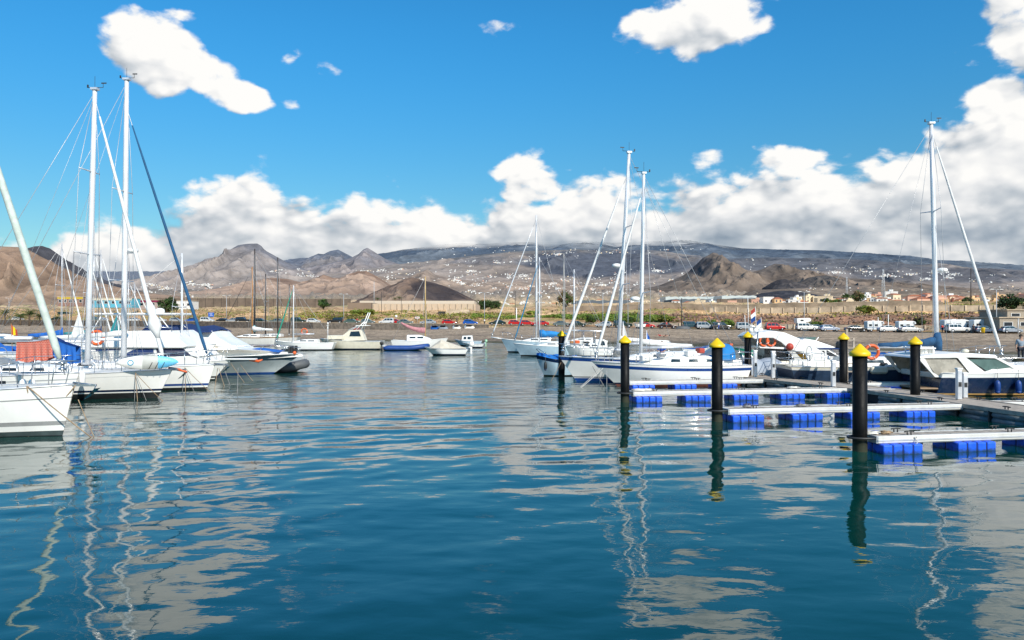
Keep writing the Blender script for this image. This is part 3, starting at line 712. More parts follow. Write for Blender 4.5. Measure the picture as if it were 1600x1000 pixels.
def rigging(parent, h, mx, base, top, r=.075, lean=0.0, m=M_mast, spreaders=((.45, .9), ), fore=None, back=True, boom=None, shrouds=True, ant=True, wire=.011, chain=.9, leany=0.0, radar=None, foretop=.97):
    """mast stepped at x=mx; fore=(material, radius, attach x, z)"""
    ux = (top - base)
    mp = lambda f: Vector((mx + lean * f, leany * f, base + ux * f))
    b = MB(); b.tube([mp(0), mp(.3), mp(.7), mp(1)], [r, r, r * .95, r * .75], m, n=12, ry=1.0)
    mast = b.build('mast', parent)
    MB().box((mx, 0, base + .04), (r * 3, r * 3, .08), M_alu).build('mast_step', parent)
    if ant:
        a = MB(); t = mp(1)
        a.tube([t, t + Vector((0, 0, .55))], .008, M_dark, n=5)
        a.tube([t + Vector((-.30, 0, .08)), t + Vector((.35, 0, .08))], .013, M_dark, n=5)
        a.tube([t + Vector((.35, 0, .08)), t + Vector((.35, 0, .24))], .01, M_dark, n=5)
        a.box(t + Vector((.38, 0, .26)), (.22, .012, .05), M_dark); a.box(t + Vector((-.3, 0, .14)), (.05, .05, .12), M_dark)
        a.box(t + Vector((0, 0, .02)), (r * 2.4, r * 2.2, .09), M_alu)
        a.build('masthead_fitting', parent)
    wch = h.half(min(.95, max(.1, -mx / h.L))) * chain
    zd = h.sheer(min(.95, max(0.05, -mx / h.L)))
    ends = []
    for f, w in spreaders:
        s_ = MB(); p = mp(f)
        for sd_ in (-1, 1):
            s_.tube([p, p + Vector((-.14, sd_ * w, .05))], [.034, .02], M_alu, n=6)
        s_.build('spreader', parent); ends.append((p, w))
    if shrouds:
        for sd_ in (-1, 1):
            pts = [Vector((mx - .1, sd_ * wch, zd))] + [p + Vector((-.14, sd_ * w, .05)) for p, w in ends] + [mp(.985)]
            MB().tube(pts, wire, M_wire, n=5).build('shroud', parent)
            for k, (p, w) in enumerate(ends):
                MB().tube([Vector((mx + (.35 if k == 0 else -.25), sd_ * wch * .95, zd)), p], wire * .9, M_wire, n=5).build('shroud', parent)
    if back: MB().tube([(-h.L + .1, 0, h.sheer(1)), mp(.99)], wire, M_wire, n=5).build('backstay', parent)
    if fore:
        fm, fr, fx, fz = fore; p0 = Vector((fx, 0, fz)); p1 = mp(foretop)
        MB().tube([p0, p0.lerp(p1, .04), p0.lerp(p1, .99), p1], wire * 1.3, M_wire, n=5).build('forestay', parent)
        pa = [p0.lerp(p1, f) for f in (.035, .06, .25, .55, .8, .93)]
        MB().tube(pa, [fr * .6, fr, fr * 1.05, fr * .85, fr * .65, fr * .4], fm, n=10).build('furled_sail', parent)
        MB().lathe([(.03, -.1), (.1, -.1), (.1, -.04), (.045, -.02), (.045, .06), (.1, .08), (.1, .12), (.03, .14)], p0 + (p1 - p0) * .018, M_steel, n=10).build('furling_drum', parent)
    if boom:
        bl, bz, cov, br = boom
        bb = MB(); bb.tube([(mx - .08, 0, bz), (mx - bl, 0, bz + .02)], .06, M_alu, n=8); bb.build('boom', parent)
        if cov:
            pts = []; rr = []
            for i in range(11):
                t = i / 10; pts.append((mx - .02 - bl * .97 * t, 0, bz + .10 + .10 * (1 - t) ** 2 * 2 + .012 * math.sin(i * 2.3))); rr.append(br * (1.15 - .6 * t) * (1 + .07 * math.sin(i * 1.9)))
            MB().tube(pts, rr, cov, n=10, ry=1.35).build('sail_cover', parent)
            if cov is not M_whitec: MB().tube([(mx + .02, 0, bz - .16), (mx + .02, 0, bz + .3), (mx + .01, 0, bz + .72)], [r * 1.9, r * 1.9, r * 1.25], cov, n=10).build('mast_boot_cover', parent)
        MB().tube([(mx - bl, 0, bz + .05), mp(.98)], wire * .7, M_wire, n=4).build('topping_lift', parent)
    if radar:
        p = mp(radar); MB().lathe([(.05, -.03), (.22, 0), (.24, .07), (.2, .16), (.05, .19)], p + Vector((r + .25, 0, 0)), M_gel, n=14).build('radar_dome', parent)
        MB().box(p + Vector((r + .1, 0, -.04)), (.3, .08, .04), M_alu).build('radar_bracket', parent)
    return mast

def pulpit(parent, h, ht=.62, stern=True, stan=7, line=True):
    b = MB(); pts = []
    for u in (.16, .10, .04, .005): p = h.pt(u, h.sheer(u)); pts.append(p)
    z = h.fb + ht
    top = [(pts[0][0], pts[0][1], h.sheer(.16) + ht * .9), (pts[1][0], pts[1][1], z), (pts[2][0] + .15, pts[2][1] + .04, z + .02), (.12, 0, z + .03)]
    full = top + [(x, -y, zz) for x, y, zz in reversed(top[:-1])]
    b.tube(full, .014, M_steel, n=6)
    for k in (0, 1, 2):
        for sg in (-1, 1): b.tube([(pts[k][0], sg * pts[k][1] * .95, h.sheer(.1)), (top[k][0], sg * top[k][1], top[k][2])], .013, M_steel, n=6)
    b.build('pulpit', parent)
    if stern:
        b = MB(); us = (.86, .93, .995); P = [h.pt(u, h.sheer(u)) for u in us]; z = h.fs + ht
        for hh in (ht, ht * .5):
            q = [(p[0], p[1] * .97, h.fs + hh) for p in P]; b.tube(q + [(x, -y, zz) for x, y, zz in reversed(q)], .014, M_steel, n=6)
        for p in P:
            for sg in (-1, 1): b.tube([(p[0], sg * p[1] * .97, h.fs), (p[0], sg * p[1] * .97, z)], .013, M_steel, n=6)
        b.build('pushpit', parent)
    if stan:
        us = [.16 + (.86 - .16) * (i + 1) / (stan + 1) for i in range(stan)]
        for sg in (-1, 1):
            tops = []
            for u in [.16] + us + [.86]:
                p = h.pt(u, h.sheer(u)); tops.append((p[0], sg * p[1] * .96, h.sheer(u) + ht * .9))
            for u, tp in zip(us, tops[1:-1]):
                MB().tube([(tp[0], tp[1], tp[2] - ht * .9), tp], .012, M_steel, n=5).build('stanchion', parent)
            MB().tube(tops, .006, M_wire, n=4).build('lifeline', parent)
            MB().tube([(x, y, z - ht * .4) for x, y, z in tops], .006, M_wire, n=4).build('lifeline', parent)

def sprayhood(parent, x, z, w, m, L=1.1, ht=.55, name='sprayhood', glass=True):
    rings = []
    for i in range(7):
        t = i / 6; xx = x + L * t; hh = ht * (1 - t ** 2.2) if t > .35 else ht * (.96 + .04 * math.sin(t * 5)); ww = w * (1 + .04 * t)
        rings.append([(xx, ww * math.cos(a), z + max(hh, .02) * math.sin(a) ** .7 if math.sin(a) > 0 else z) for a in [pi * k / 10 for k in range(11)]])
    MB().loft(rings, m, closed=False).build(name, parent)
    if glass:
        g = MB(); r = rings[3:6]
        g.loft([[(p[0] + .02, p[1] * 1.01, p[2] + .012) for p in rr[2:9]] for rr in r], mat('vinyl_window', (.30, .31, .30), .1, spec=.8), closed=False).build('vinyl_window', parent)

def anchor(parent, x, z, tip=None):
    b = MB(); b.box((x + .10, 0, z - .02), (.7, .10, .06), M_steel)
    b.tube([(x - .2, 0, z + .05), (x + .45, 0, z - .02), (x + .35, 0, z - .28)], .03, M_steel, n=6)
    b.add([(x + .5, -.16, z - .1), (x + .5, .16, z - .1), (x + .20, .1, z - .36), (x + .1, 0, z - .42), (x + .20, -.1, z - .36)], [(0, 1, 2, 3, 4)], M_steel)
    b.build('anchor', parent)

def mooring(p0, p1, sag, m, label, r=.013, group=None):
    b = MB(); b.tube(curve_sag(p0, p1, sag), r, m, n=5); o = b.build('mooring_line')
    tag(o, label, 'rope', group); return o
def local2w(root, p):
    M = Matrix.Translation(root.location) @ Matrix.Rotation(root.rotation_euler[2], 4, 'Z'); return M @ Vector(p)

def fender_at(p, label, m=M_gel, L=.62, r=.12, cap=None):
    t = thing('fender', label, 'fender', (p[0], p[1], p[2]))
    MB().lathe([(.02, -L), (r * .7, -L + .03), (r, -L + .12), (r, -.14), (r * .7, -.05), (.03, 0)], (0, 0, 0), m, n=12).build('bumper', t)
    MB().lathe([(.03, -L - .01), (r * .72, -L + .02), (r * .98, -L + .1), (r * .2, -L + .02)], (0, 0, -.004), cap or M_navy, n=12).build('end_cap', t)
    MB().tube([(0, 0, 0), (0, .03, .55)], .01, M_ropeg, n=5).build('lanyard', t)
    return t
def lifebuoy(p, label, R=.30, rz=0.0):
    t = thing('lifebuoy', label, 'lifebuoy', p, rz)
    MB().torus((0, 0, 0), R, R * .24, M_orange, Matrix.Rotation(pi / 2, 3, 'X')).build('ring', t)
    for k in range(4):
        a = k * pi / 2 + .4; MB().torus((R * math.cos(a), 0, R * math.sin(a)), R * .26, R * .05, M_whitec, Matrix.Rotation(-a, 3, 'Y'), 10, 5).build('band', t)
    return t

def sailboat(name, label, x, y, hd, h, bands, mastx, base, top, group=None, cab=None, deckm=None, rail=M_alu, pul=True, stan=7, hood=None, **rk):
    t = thing(name, label, 'sailboat', (x, y, 0), heading(hd), group)
    h.build(t, bands, rail=rail, deckm=deckm)
    if cab:
        for c in (cab if isinstance(cab, list) else [cab]): cabin(t, h, **c)
    rigging(t, h, mastx, base, top, **rk)
    if pul: pulpit(t, h, stan=stan)
    if hood: sprayhood(t, **hood)
    # cockpit coaming, wheel, winches and deck clutter
    zc = h.fs
    for sg in (-1, 1): MB().rbox((-h.L * .83, sg * h.B * .27, zc + .10), (h.L * .22, .18, .28), .05, M_gel).build('cockpit_coaming', t)
    wb = MB(); wb.torus((-h.L * .88, 0, zc + .55), .38, .016, M_steel, Matrix.Rotation(pi / 2, 3, 'Y')); wb.box((-h.L * .87, 0, zc + .25), (.16, .2, .5), M_gel); wb.build('steering_wheel', t)
    for sg in (-1, 1):
        MB().lathe([(.09, 0), (.08, .05), (.06, .10), (.075, .16), (.02, .17)], (-h.L * .76, sg * h.B * .27, zc + .24), M_steel, n=10).build('winch', t)
    return t
WB = lambda boot, anti, hull=M_gel, cove=None, w=(.10, .15, .24), cz=(.80, .84): [(w[0], anti), (w[1], hull), (w[2], boot)] + ([((cz[0], 0), hull), ((cz[1], 0), cove), ((1, 0), hull)] if cove else [((1, 0), hull)])

# ================================================================== LEFT GROUP
# nearest boat: only its bow is in the picture
Y1 = dist(683)
h1 = Hull(11.8, 3.9, 1.42, 1.15, rake=.35, full=.55, stern=.85)
M_grs = mat('grey_stripe', (.30, .30, .29), .4)
b1 = [(.02, M_black), (.15, mat('slate_antifouling', (.06, .085, .085), .6, var=.3)), (.30, M_gel), (.42, M_grs), ((.74, 0), M_gel), ((.765, 0), M_grs), ((1, 0), M_gel)]
S1 = sailboat('sailing_yacht', 'nearest white sailing yacht at the left edge, with a pale green furled headsail', wx(109, Y1), Y1 + .25, -3, h1, b1, -4.6, 1.5, 14.8,
    cab=dict(x0=-8.6, x1=-3.2, w0=1.15, w1=.7, z=1.2, ht=.36), fore=(M_palegreen, .10, -.28, 1.68), spreaders=((.35, .95), (.68, .8)), stan=6, boom=(4.2, 2.55, M_whitec, .13), r=.095)
anchor(S1, .15, 1.42)
# mast A boat
Y2 = dist(622)
h2 = Hull(10.6, 3.5, 1.16, 1.0, rake=.62, full=.55, stern=.85)
M_grey_l = mat('pale_cove_line', (.45, .46, .46), .4)
S2 = sailboat('sailing_yacht', 'white sailing yacht with navy and black waterline and a paddleboard on its rail', wx(264, Y2), Y2 + .35, -2, h2, WB(M_navy, M_black, cove=M_grey_l, w=(.22, .27, .36), cz=(.82, .835)), wx(127, Y2) - wx(264, Y2), 1.35, wz(137, Y2 + .2),
    cab=dict(x0=-8.2, x1=-2.9, w0=1.1, w1=.62, z=1.0, ht=.34, ports=3), lean=(12 / FPX * Y2), fore=(M_whitec, .085, -.3, 1.25), spreaders=((.40, .95), (.135, 1.0), (.70, .75)), boom=(3.9, 2.3, None, .1), r=.115, hood=dict(x=-7.9, z=1.2, w=1.0, m=M_creamc))
anchor(S2, .1, 1.16)
mp0, mp1 = Vector((-.3, 0, 1.25)), Vector((wx(127, Y2) - wx(264, Y2) + 12 / FPX * Y2, 0, wz(137, Y2 + .2)))
MB().tube([mp0.lerp(mp1, f) for f in (.10, .125, .145, .165, .185, .21, .24)], [.07, .16, .27, .24, .15, .19, .07], M_whitec, n=9).build('sail_bundle', S2)
o = MB().tube([(-.2, .1, 1.2), (.3, 0, 1.14), (.62, -.05, 1.05)], [.05, .06, .04], M_orange, n=8).build('bow_roller_line', S2)
# mast B boat
Y3 = dist(610)
h3 = Hull(11.4, 3.7, 1.16, 1.0, rake=.40, full=.55, stern=.85)
S3 = sailboat('sailing_yacht', 'white sailing yacht with a blue furled headsail and the tallest mast on the left', wx(331, Y3), Y3 + .4, -2, h3, WB(M_blues, M_black, w=(.12, .20, .30)), wx(184, Y3) - wx(331, Y3), 1.35, wz(121, Y3 + .2),
    cab=dict(x0=-9, x1=-3, w0=1.15, w1=.65, z=1.0, ht=.34, ports=3), lean=(5 / FPX * Y3), fore=(mat('royal_furl', (.015, .09, .20), .8, var=.2), .07, -.25, 1.25), spreaders=((.28, 1.05), (.60, .9)), boom=(4.0, 2.3, M_whitec, .09), r=.125, radar=.385, foretop=.90)
anchor(S3, .15, 1.16)
# bundled white sail on the headstay of the mast A boat
# fourth: bow of a white sloop beyond
Y4 = dist(594)
h4 = Hull(9.6, 3.2, 1.06, .95, rake=.9, full=.55)
S4 = sailboat('sailing_yacht', 'white sailing yacht with a long bow platform just beyond the blue headsail yacht', wx(357, Y4), Y4 + .3, 0, h4, WB(M_black, M_black, w=(.05, .10, .20), cove=M_grey_l), -2.6, 1.5, wz(395, Y4), cab=dict(x0=-7, x1=-3, w0=1, w1=.6, z=.9, ht=.32), fore=None, r=.06, boom=None, ant=False)
bp = MB(); bp.rbox((.4, 0, 1.10), (2.0, .42, .09), .04, M_gel); bp.tube([(1.0, 0, 1.06), (1.5, 0, .99), (1.72, 0, 1.08)], [.06, .08, .03], M_orange, n=7); bp.build('bow_platform', S4)

# paddleboard along the rail of the mast A boat
def lozenge(L, w, th, m1, m2, m3, n=24):
    b = MB()
    def ww(t): return max(.015, w / 2 * (math.sin(pi * min(1, max(0, t))) ** .55))
    for i in range(n):
        t0, t1 = i / n, (i + 1) / n; mm = m1 if (t0 < .38) else (m2 if t0 < .66 else m3)
        a, c = ww(t0), ww(t1); x0, x1 = (t0 - .5) * L, (t1 - .5) * L
        r0 = [(x0, -th / 2, -a * .92), (x0, -th / 2, a * .92), (x0, 0, a), (x0, th / 2, a * .92), (x0, th / 2, -a * .92), (x0, 0, -a)]
        r1 = [(x1, -th / 2, -c * .92), (x1, -th / 2, c * .92), (x1, 0, c), (x1, th / 2, c * .92), (x1, th / 2, -c * .92), (x1, 0, -c)]
        b.loft([r0, r1], mm, True, False)
    return b
sup = thing('paddleboard', 'white, grey and light blue paddleboard standing on edge on the yacht rail', 'paddleboard', (wx(232, Y2 - .3), Y2 - .38, wz(566, Y2 - .3)), .36)
lozenge(2.3, .58, .11, M_gel, mat('board_grey', (.50, .50, .46), .5), mat('board_blue', (.16, .55, .82), .4)).build('board', sup)
MB().torus((-.62, -.06, 0), .10, .018, mat('board_mark', (.05, .35, .55), .5), Matrix.Rotation(pi / 2, 3, 'X')).build('round_mark', sup)
for dx in (.1, .33, .56): MB().tube([(dx - .06, -.07, -.28), (dx + .08, -.08, .0)], .012, M_dark, n=5).build('strap', sup)

# cloths hung over the boom between the first two yachts
def cloth(name, label, pxl, pxr, pyt, pyb, Y, m, cat='cloth', wav=.05, slope=0.0, cyc=5):
    nx, nz = 40, 14; x0, x1 = wx(pxl, Y), wx(pxr, Y); zt, zb = wz(pyt, Y), wz(pyb, Y)
    t = np.linspace(0, 1, nx); s = np.linspace(0, 1, nz); S, TT = np.meshgrid(s, t, indexing='ij')
    X = (x0 + x1) / 2; xx = x0 - X + (x1 - x0) * TT + (TT - .5) * .06 * S; 
    zz = zt - Z0(zt) - (zt - zb) * S * (1 - .12 * np.sin(TT * 7 + 1) ** 2) - .04 * np.sin(TT * pi) + slope * TT
    yy = -.05 + wav * S * np.sin(TT * cyc * 2 * pi + .6 * np.sin(TT * 9)) + .0 * S
    V = np.stack([xx, yy - .07, zz], -1).reshape(-1, 3)
    V2 = V.copy(); V2[:, 1] = .02 - V2[:, 1] * .9 + .08
    F = gridfaces(nz, nx)
    # top fold joins the two sides
    top = np.array([[i, i + 1, nz * nx + i + 1, nz * nx + i] for i in range(nx - 1)])
    o = npmesh(name, np.concatenate([V, V2]), np.concatenate([F, F + nz * nx, top]), [m]); o.location = (X, Y, Z0(zt))
    tag(o, label, cat); return o
def Z0(z): return z
cloth('red_towel', 'red patterned cloth hung over the boom on the left', 29, 84, 534, 567, 28.85, M_fred, slope=.12)
cloth('blue_towel', 'blue cloth hung over the boom beside the red patterned one', 83, 121, 526, 556, 28.9, M_bluec, slope=-.35, cyc=4)
# horizontal boom carrying them (boat two's second spar) and cream bimini
# boat A2: white yacht between the nearest one and the mast A yacht
Y12 = 29.0
h12 = Hull(12.5, 3.6, 1.28, 1.15, rake=.4, full=.55, stern=.85)
S12 = sailboat('sailing_yacht', 'white sailing yacht behind the nearest bow, with cloths drying on its boom', wx(124, Y12), Y12, -2, h12, WB(M_navy, M_black, w=(.12, .2, .28), cove=M_grey_l), -5.9, 1.55, 13.0,
    cab=dict(x0=-9.6, x1=-3.0, w0=1.2, w1=.6, z=1.15, ht=.5, ports=5), spreaders=((.5, .9),), fore=None, shrouds=True, back=False, boom=None, ant=False, r=.05, m=M_wire)
MB().tube([(-1.75, 0, 2.53), (-9.6, 0, 2.50)], .085, M_alu, n=10).build('boom', S12)
MB().tube([(-1.9, 0, 2.5), (-1.7, 0, 1.35)], .03, M_alu, n=8).build('boom_crutch', S12)
rb = MB(); rings = []
for i in range(9):
    a = pi * i / 8; rings.append([(-6.2 + 0, 1.05 * math.cos(a), 1.55 + .80 * math.sin(a) ** .8), (-4.9, 1.0 * math.cos(a), 1.5 + .62 * math.sin(a) ** .8), (-4.0, .9 * math.cos(a), 1.45 + .05 * math.sin(a))])
MB().loft(rings, M_creamc, closed=False).build('spray_cover', S12)
for k, px in enumerate((41, 270 / 5 )):
    fender_at((wx(px - 1 if k == 0 else 54, Y12 - 1.8), Y12 - 1.95, 1.2), ['white fender hanging left of the oval portlight', 'white fender hanging right of the oval portlight'][k], M_gel, L=.55)
fender_at((wx(127, Y2 - 1.6), Y2 - 1.55, 1.22), 'white fender hanging at the side of the mast A yacht near a dark portlight'.replace('mast A', 'navy striped'), M_gel, L=.6)
for px, sz, oo in ((40, .36, 0), (153, 0, 0)): pass
pl = MB(); pl.rbox((0, 0, 0), (.46, .03, .13), .01, M_glass); p_ = pl.build('hull_portlight', S2, (-4.9, -1.66, .86)); 
pl = MB(); pl.rbox((0, 0, 0), (.42, .03, .13), .01, M_glass); p_ = pl.build('hull_portlight', S12, (-1.98, -1.42, 1.02))

# mooring lines of the left group
def m_from(root, p, px, py, sag, mm, label, r=.013, grp='mooring lines running from the bows into the water'):
    w = local2w(root, p); d = dist(py); mooring(w, (wx(px, d), d, -.05), sag, mm, label, r, grp)
LB = 'mooring line running down from the nearest white bow to the water'
m_from(S1, (-.95, -.62, 1.42), 57, 680, .02, M_rope, 'brown rope dropping steeply down the nearest white bow', .017)
m_from(S1, (.05, -.05, 1.4), 41, 682, .06, M_rope, 'brown rope crossing the nearest white bow down to the left', .017)
m_from(S1, (-.95, -.6, 1.42), 146, 683, .02, M_rope, 'brown rope slanting right from the nearest bow into the water', .017)
m_from(S1, (.1, 0, 1.0), 148, 682, .02, M_rope, 'thinner brown rope slanting from the stem of the nearest bow to the water', .013)
m_from(S1, (-1.6, -.85, 1.4), 0, 668, .05, M_ropeg, 'grey line slanting left along the side of the nearest white hull', .010)
for rt, nm in ((S2, 'the paddleboard yacht'), (S3, 'the blue headsail yacht')):
    d0 = Y2 if rt is S2 else Y3
    bx = 219 if rt is S2 else 294
    q = (wx(bx, d0) - rt.location.x, -.75, 1.06)
    m_from(rt, q, bx - 4, (626 if rt is S2 else 613), .0, M_rope, 'brown rope dropping straight from the side of ' + nm, .013)
    m_from(rt, (q[0], q[1], q[2]), bx - 9, (625 if rt is S2 else 612), .0, M_ropeg, 'grey rope left of the brown one at the side of ' + nm, .011)
    m_from(rt, (q[0], q[1], q[2]), bx + 10, (625 if rt is S2 else 612), .0, M_ropeg, 'grey rope right of the brown one at the side of ' + nm, .011)
    m_from(rt, (q[0], q[1], q[2]), bx + 37, (626 if rt is S2 else 613), .03, M_rope, 'brown rope slanting right from the side of ' + nm, .013)
for k, (x0_, y0_, x1_, y1_, mm, lb) in enumerate([(340, 575, 335, 610, M_rope, 'brown rope hanging from the long bow platform, leftmost there'), (342, 575, 351, 603, M_rope, 'brown rope slanting down from the long bow platform'), (349, 572, 360, 602, M_ropeg, 'grey rope slanting down beside the long bow platform'),
        (372, 575, 371, 615, M_ropeg, 'dark chain hanging straight down beyond the blue headsail yacht'), (361, 568, 383, 598, M_rope, 'brown rope from the grey motor yacht hull, left of two'), (376, 570, 396, 595, M_rope, 'brown rope from the grey motor yacht hull, right of two')]):
    d = dist(y1_); mooring((wx(x0_, d + .8), d + .8, wz(y0_, d + .8)), (wx(x1_, d), d, -.05), .02, mm, lb, .014, 'mooring lines running from the bows into the water')

# ------------------------------------------------------------------ motor yachts on the left
def lp(Y, x0):   # px profile -> local (x,z)
    return lambda P: [(wx(a, Y) - x0, wz(b, Y)) for a, b in P]
Y6 = 41.5; X6 = wx(110, Y6)
MY1 = thing('motor_yacht', 'white flybridge motor yacht with navy windscreen covers behind the paddleboard yacht', 'motor yacht', (X6, Y6 + 1.8, 0))
h6 = Hull(13.5, 4.2, 1.9, 1.4, rake=1.6, full=.5, stern=.9)
def shifted_hull(root, h, bands, dx, **k):
    o0 = set(root.children); h.build(root, bands, **k)
    for c in root.children:
        if c not in o0: c.location.x += dx
shifted_hull(MY1, h6, WB(M_navy, M_black, w=(.1, .16, .26)), wx(318, Y6) - X6)
f6 = lp(Y6, X6); wf = lambda x, z: max(.5, 1.75 - .22 * max(0, z - 1.2))
MB().prism(f6([(100, 562), (100, 558), (296, 557), (322, 566), (322, 572), (100, 575)]), 1.75, M_gel).build('main_deck', MY1, bevel=.05)
MB().prism(f6([(128, 559), (130, 543), (286, 542), (305, 558)]), wf, M_gel).build('saloon', MY1, bevel=.03)
wn = f6([(147, 545.5), (238, 545), (240, 557.5), (150, 558.5)]); MB().pane(wn, wf, M_navyc, .02).build('window_cover', MY1)
wn = f6([(242, 545), (284, 544.5), (299, 556), (246, 557.5)]); MB().pane(wn, wf, mat('slate_canvas', (.035, .04, .085), .85, var=.2, bump=.3), .022).build('windscreen_cover', MY1)
wf2 = lambda x, z: max(.5, 1.85 - .35 * max(0, z - 2.0))
MB().prism(f6([(132, 543), (136, 534), (156, 522), (205, 517), (262, 516.5), (268, 521), (293, 541), (286, 544)]), wf2, M_gel).build('flybridge', MY1, bevel=.05)
MB().tube([(p[0], -1.3, p[1]) for p in f6([(208, 512), (230, 511), (262, 512)])], .02, M_steel, n=6).build('flybridge_rail', MY1)
sc_ = MB(); sc_.prism(f6([(212, 517), (222, 508), (246, 508), (262, 516)]), 1.2, M_navyc); sc_.build('flybridge_cover', MY1, bevel=.05)
ht = MB(); ht.rbox((wx(200, Y6) - X6, 0, wz(490.5, Y6)), ((130) / FPX * Y6, 2.2, .12), .05, M_gel); ht.build('hardtop', MY1)
for px0, px1 in ((146, 132), (182, 190), (235, 262)):
    for sg in (-1, 1): MB().tube([(wx(px0, Y6) - X6, sg * .9, wz(491, Y6)), (wx(px1, Y6) - X6, sg * 1.2, wz(521, Y6))], .03, M_gel, n=6).build('hardtop_leg', MY1)
for px in (213, 226): MB().lathe([(.05, 0), (.22, .02), (.26, .12), (.22, .24), (.08, .30)], (wx(px, Y6) - X6, 0, wz(489.5, Y6)), M_gel, n=12).build('radar_dome', MY1)
MB().tube([(p[0], -1.75, p[1]) for p in f6([(228, 553), (262, 552), (300, 556), (318, 560)])], .018, M_steel, n=6).build('bow_rail', MY1)
lifebuoy((wx(148, Y6 - 1.5), Y6 - 1.5 + .2, wz(528, Y6 - 1.5)), 'orange lifebuoy on the white flybridge yacht at left', .33)

Y5 = dist(588); X5 = wx(300, Y5)
MY2 = thing('motor_yacht', 'big white motor yacht with cream windscreen cover, navy top cover and flared grey bow', 'motor yacht', (X5, Y5 + 2.2, 0))
h5 = Hull(16.0, 4.6, 1.22, 1.0, rake=1.75, full=.42, stern=.92, flare=.5, wlf=.70)
M_hullgrey = mat('greyish_hull_paint', (.56, .60, .60), .3, var=.07, streak=.1)  # greyish white colour of the lower hull
b5 = [(.10, M_blues), ((.70, 0), M_hullgrey), ((.95, 0), mat('slate_band', (.05, .10, .15), .3, var=.1)), ((1, 0), M_gel)]
shifted_hull(MY2, h5, b5, wx(457, Y5) - X5)
f5 = lp(Y5, X5)
w5 = lambda x, z: 1.95 - .30 * (z - 1.2) - .17 * x
MB().prism(f5([(230, 565), (230, 553), (290, 547), (370, 546.5), (425, 552), (456, 555.5), (458, 560), (400, 563), (300, 566)]), lambda x, z: max(.12, 2.25 - max(0, x - 1.5) ** 1.5 * .42), M_gel).build('bulwark', MY2, bevel=.04)
MB().prism(f5([(240, 549), (252, 527), (260, 520), (322, 517), (331, 527), (346, 536), (366, 546), (360, 549)]), w5, M_gel).build('superstructure', MY2, bevel=.06)
MB().pane(f5([(276, 530), (314, 530.5), (340, 544), (292, 545.5)]), w5, M_creamc, .03).build('windscreen_cover', MY2)
tc = MB(); rings = []
for px, yt in ((232, 513), (252, 511.5), (272, 508.5), (292, 513), (312, 511), (324, 518)):
    x = wx(px, Y5) - X5; zt = wz(yt, Y5); zb = wz(519.5, Y5)
    rings.append([(x, -1.9, zb), (x, -1.5, zt - .05), (x, 0, zt + .1), (x, 1.5, zt - .05), (x, 1.9, zb)])
tc.loft(rings, M_navyc, closed=False).build('top_cover', MY2)
MB().prism(f5([(378, 547), (386, 545.5), (424, 550.5), (422, 553)]), .55, M_bluec).build('sunpad', MY2, bevel=.04)
rr = MB()
tops = f5([(300, 543), (325, 542), (360, 541.5), (400, 541), (430, 543), (452, 545)]); bots = f5([(290, 552), (318, 551), (352, 551), (392, 552), (424, 554), (448, 556)])
for sg in (-1, 1):
    yy = [sg * max(.2, 2.1 - max(0, t[0] - 1.5) ** 1.4 * .45) for t in tops]
    rr.tube([(t[0], y_, t[1]) for t, y_ in zip(tops, yy)], .016, M_steel, n=5)
    for t, b_, y_ in zip(tops, bots, yy): rr.tube([(t[0], y_, t[1]), (b_[0], y_, b_[1])], .014, M_steel, n=5)
rr.build('bow_rail', MY2)
wd = MB(); 
for px in (436, 440, 446): wd.box((wx(px, Y5) - X5, 0, wz(549, Y5)), (.12, .3, .5), M_dark)
wd.build('windlass', MY2)
MB().ball((wx(446, Y5) - X5, -.3, wz(553.5, Y5)), .11, M_orange).build('marker_buoy', MY2)

def rib(name, label, x, y, rz, L, B, tm, r=.24, tip=True, cat='dinghy', motor=True, flr=M_rubber, z=0.0):
    t = thing(name, label, cat, (x, y, z), rz)
    pts = []; rr = []
    for i in range(25):
        a = i / 24.0
        if a < .36: u = a / .36; p = (-L / 2 + u * L * .62, -B / 2, r * .95)
        elif a > .64: u = (1 - a) / .36; p = (-L / 2 + u * L * .62, B / 2, r * .95)
        else:
            th = (a - .36) / .28 * pi; p = (-L / 2 + L * .62 + L * .38 * math.sin(th), -B / 2 * math.cos(th), r * .95 + .22 * math.sin(th))
        pts.append(p); rr.append(r * (.55 if i in (0, 24) else 1))
    MB().tube(pts, rr, tm, n=10).build('tube', t)
    MB().add([(-L / 2, -B / 2, .12), (L * .2, -B / 2, .12), (L * .42, 0, .2), (L * .2, B / 2, .12), (-L / 2, B / 2, .12), (-L / 2, -B / 2, -.15), (L * .2, 0, -.12), (-L / 2, B / 2, -.15)], [(0, 1, 2, 3, 4), (0, 5, 6, 1), (1, 6, 2), (2, 6, 3), (3, 6, 7, 4)], flr).build('floor', t)
    MB().box((-L / 2 + .08, 0, .35), (.06, B * .85, .42), M_gel).build('transom', t)
    MB().box((-L * .1, 0, .36), (.26, B * .8, .05), M_grey).build('thwart', t)
    if motor: outboard(t, (-L / 2 - .05, 0, .5))
    return t
def outboard(parent, p, m=M_dark, s=1.0, name='outboard_motor'):
    b = MB(); x, y, z = p
    b.loft([[(x - .22 * s + dx * s, y + dy * s, z + dz * s) for dx, dy in ((-.16 * k, -.14 * k), (.14 * k, -.14 * k), (.18 * k, 0), (.14 * k, .14 * k), (-.16 * k, .14 * k), (-.2 * k, 0))] for dz, k in ((.05, .7), (.12, 1), (.34, 1), (.44, .7))], m, True, True)
    b.box((x - .2 * s, y, z - .25 * s), (.14 * s, .10 * s, .62 * s), m); b.box((x - .06 * s, y, z - .02 * s), (.16 * s, .22 * s, .16 * s), M_alu)
    b.build(name, parent)
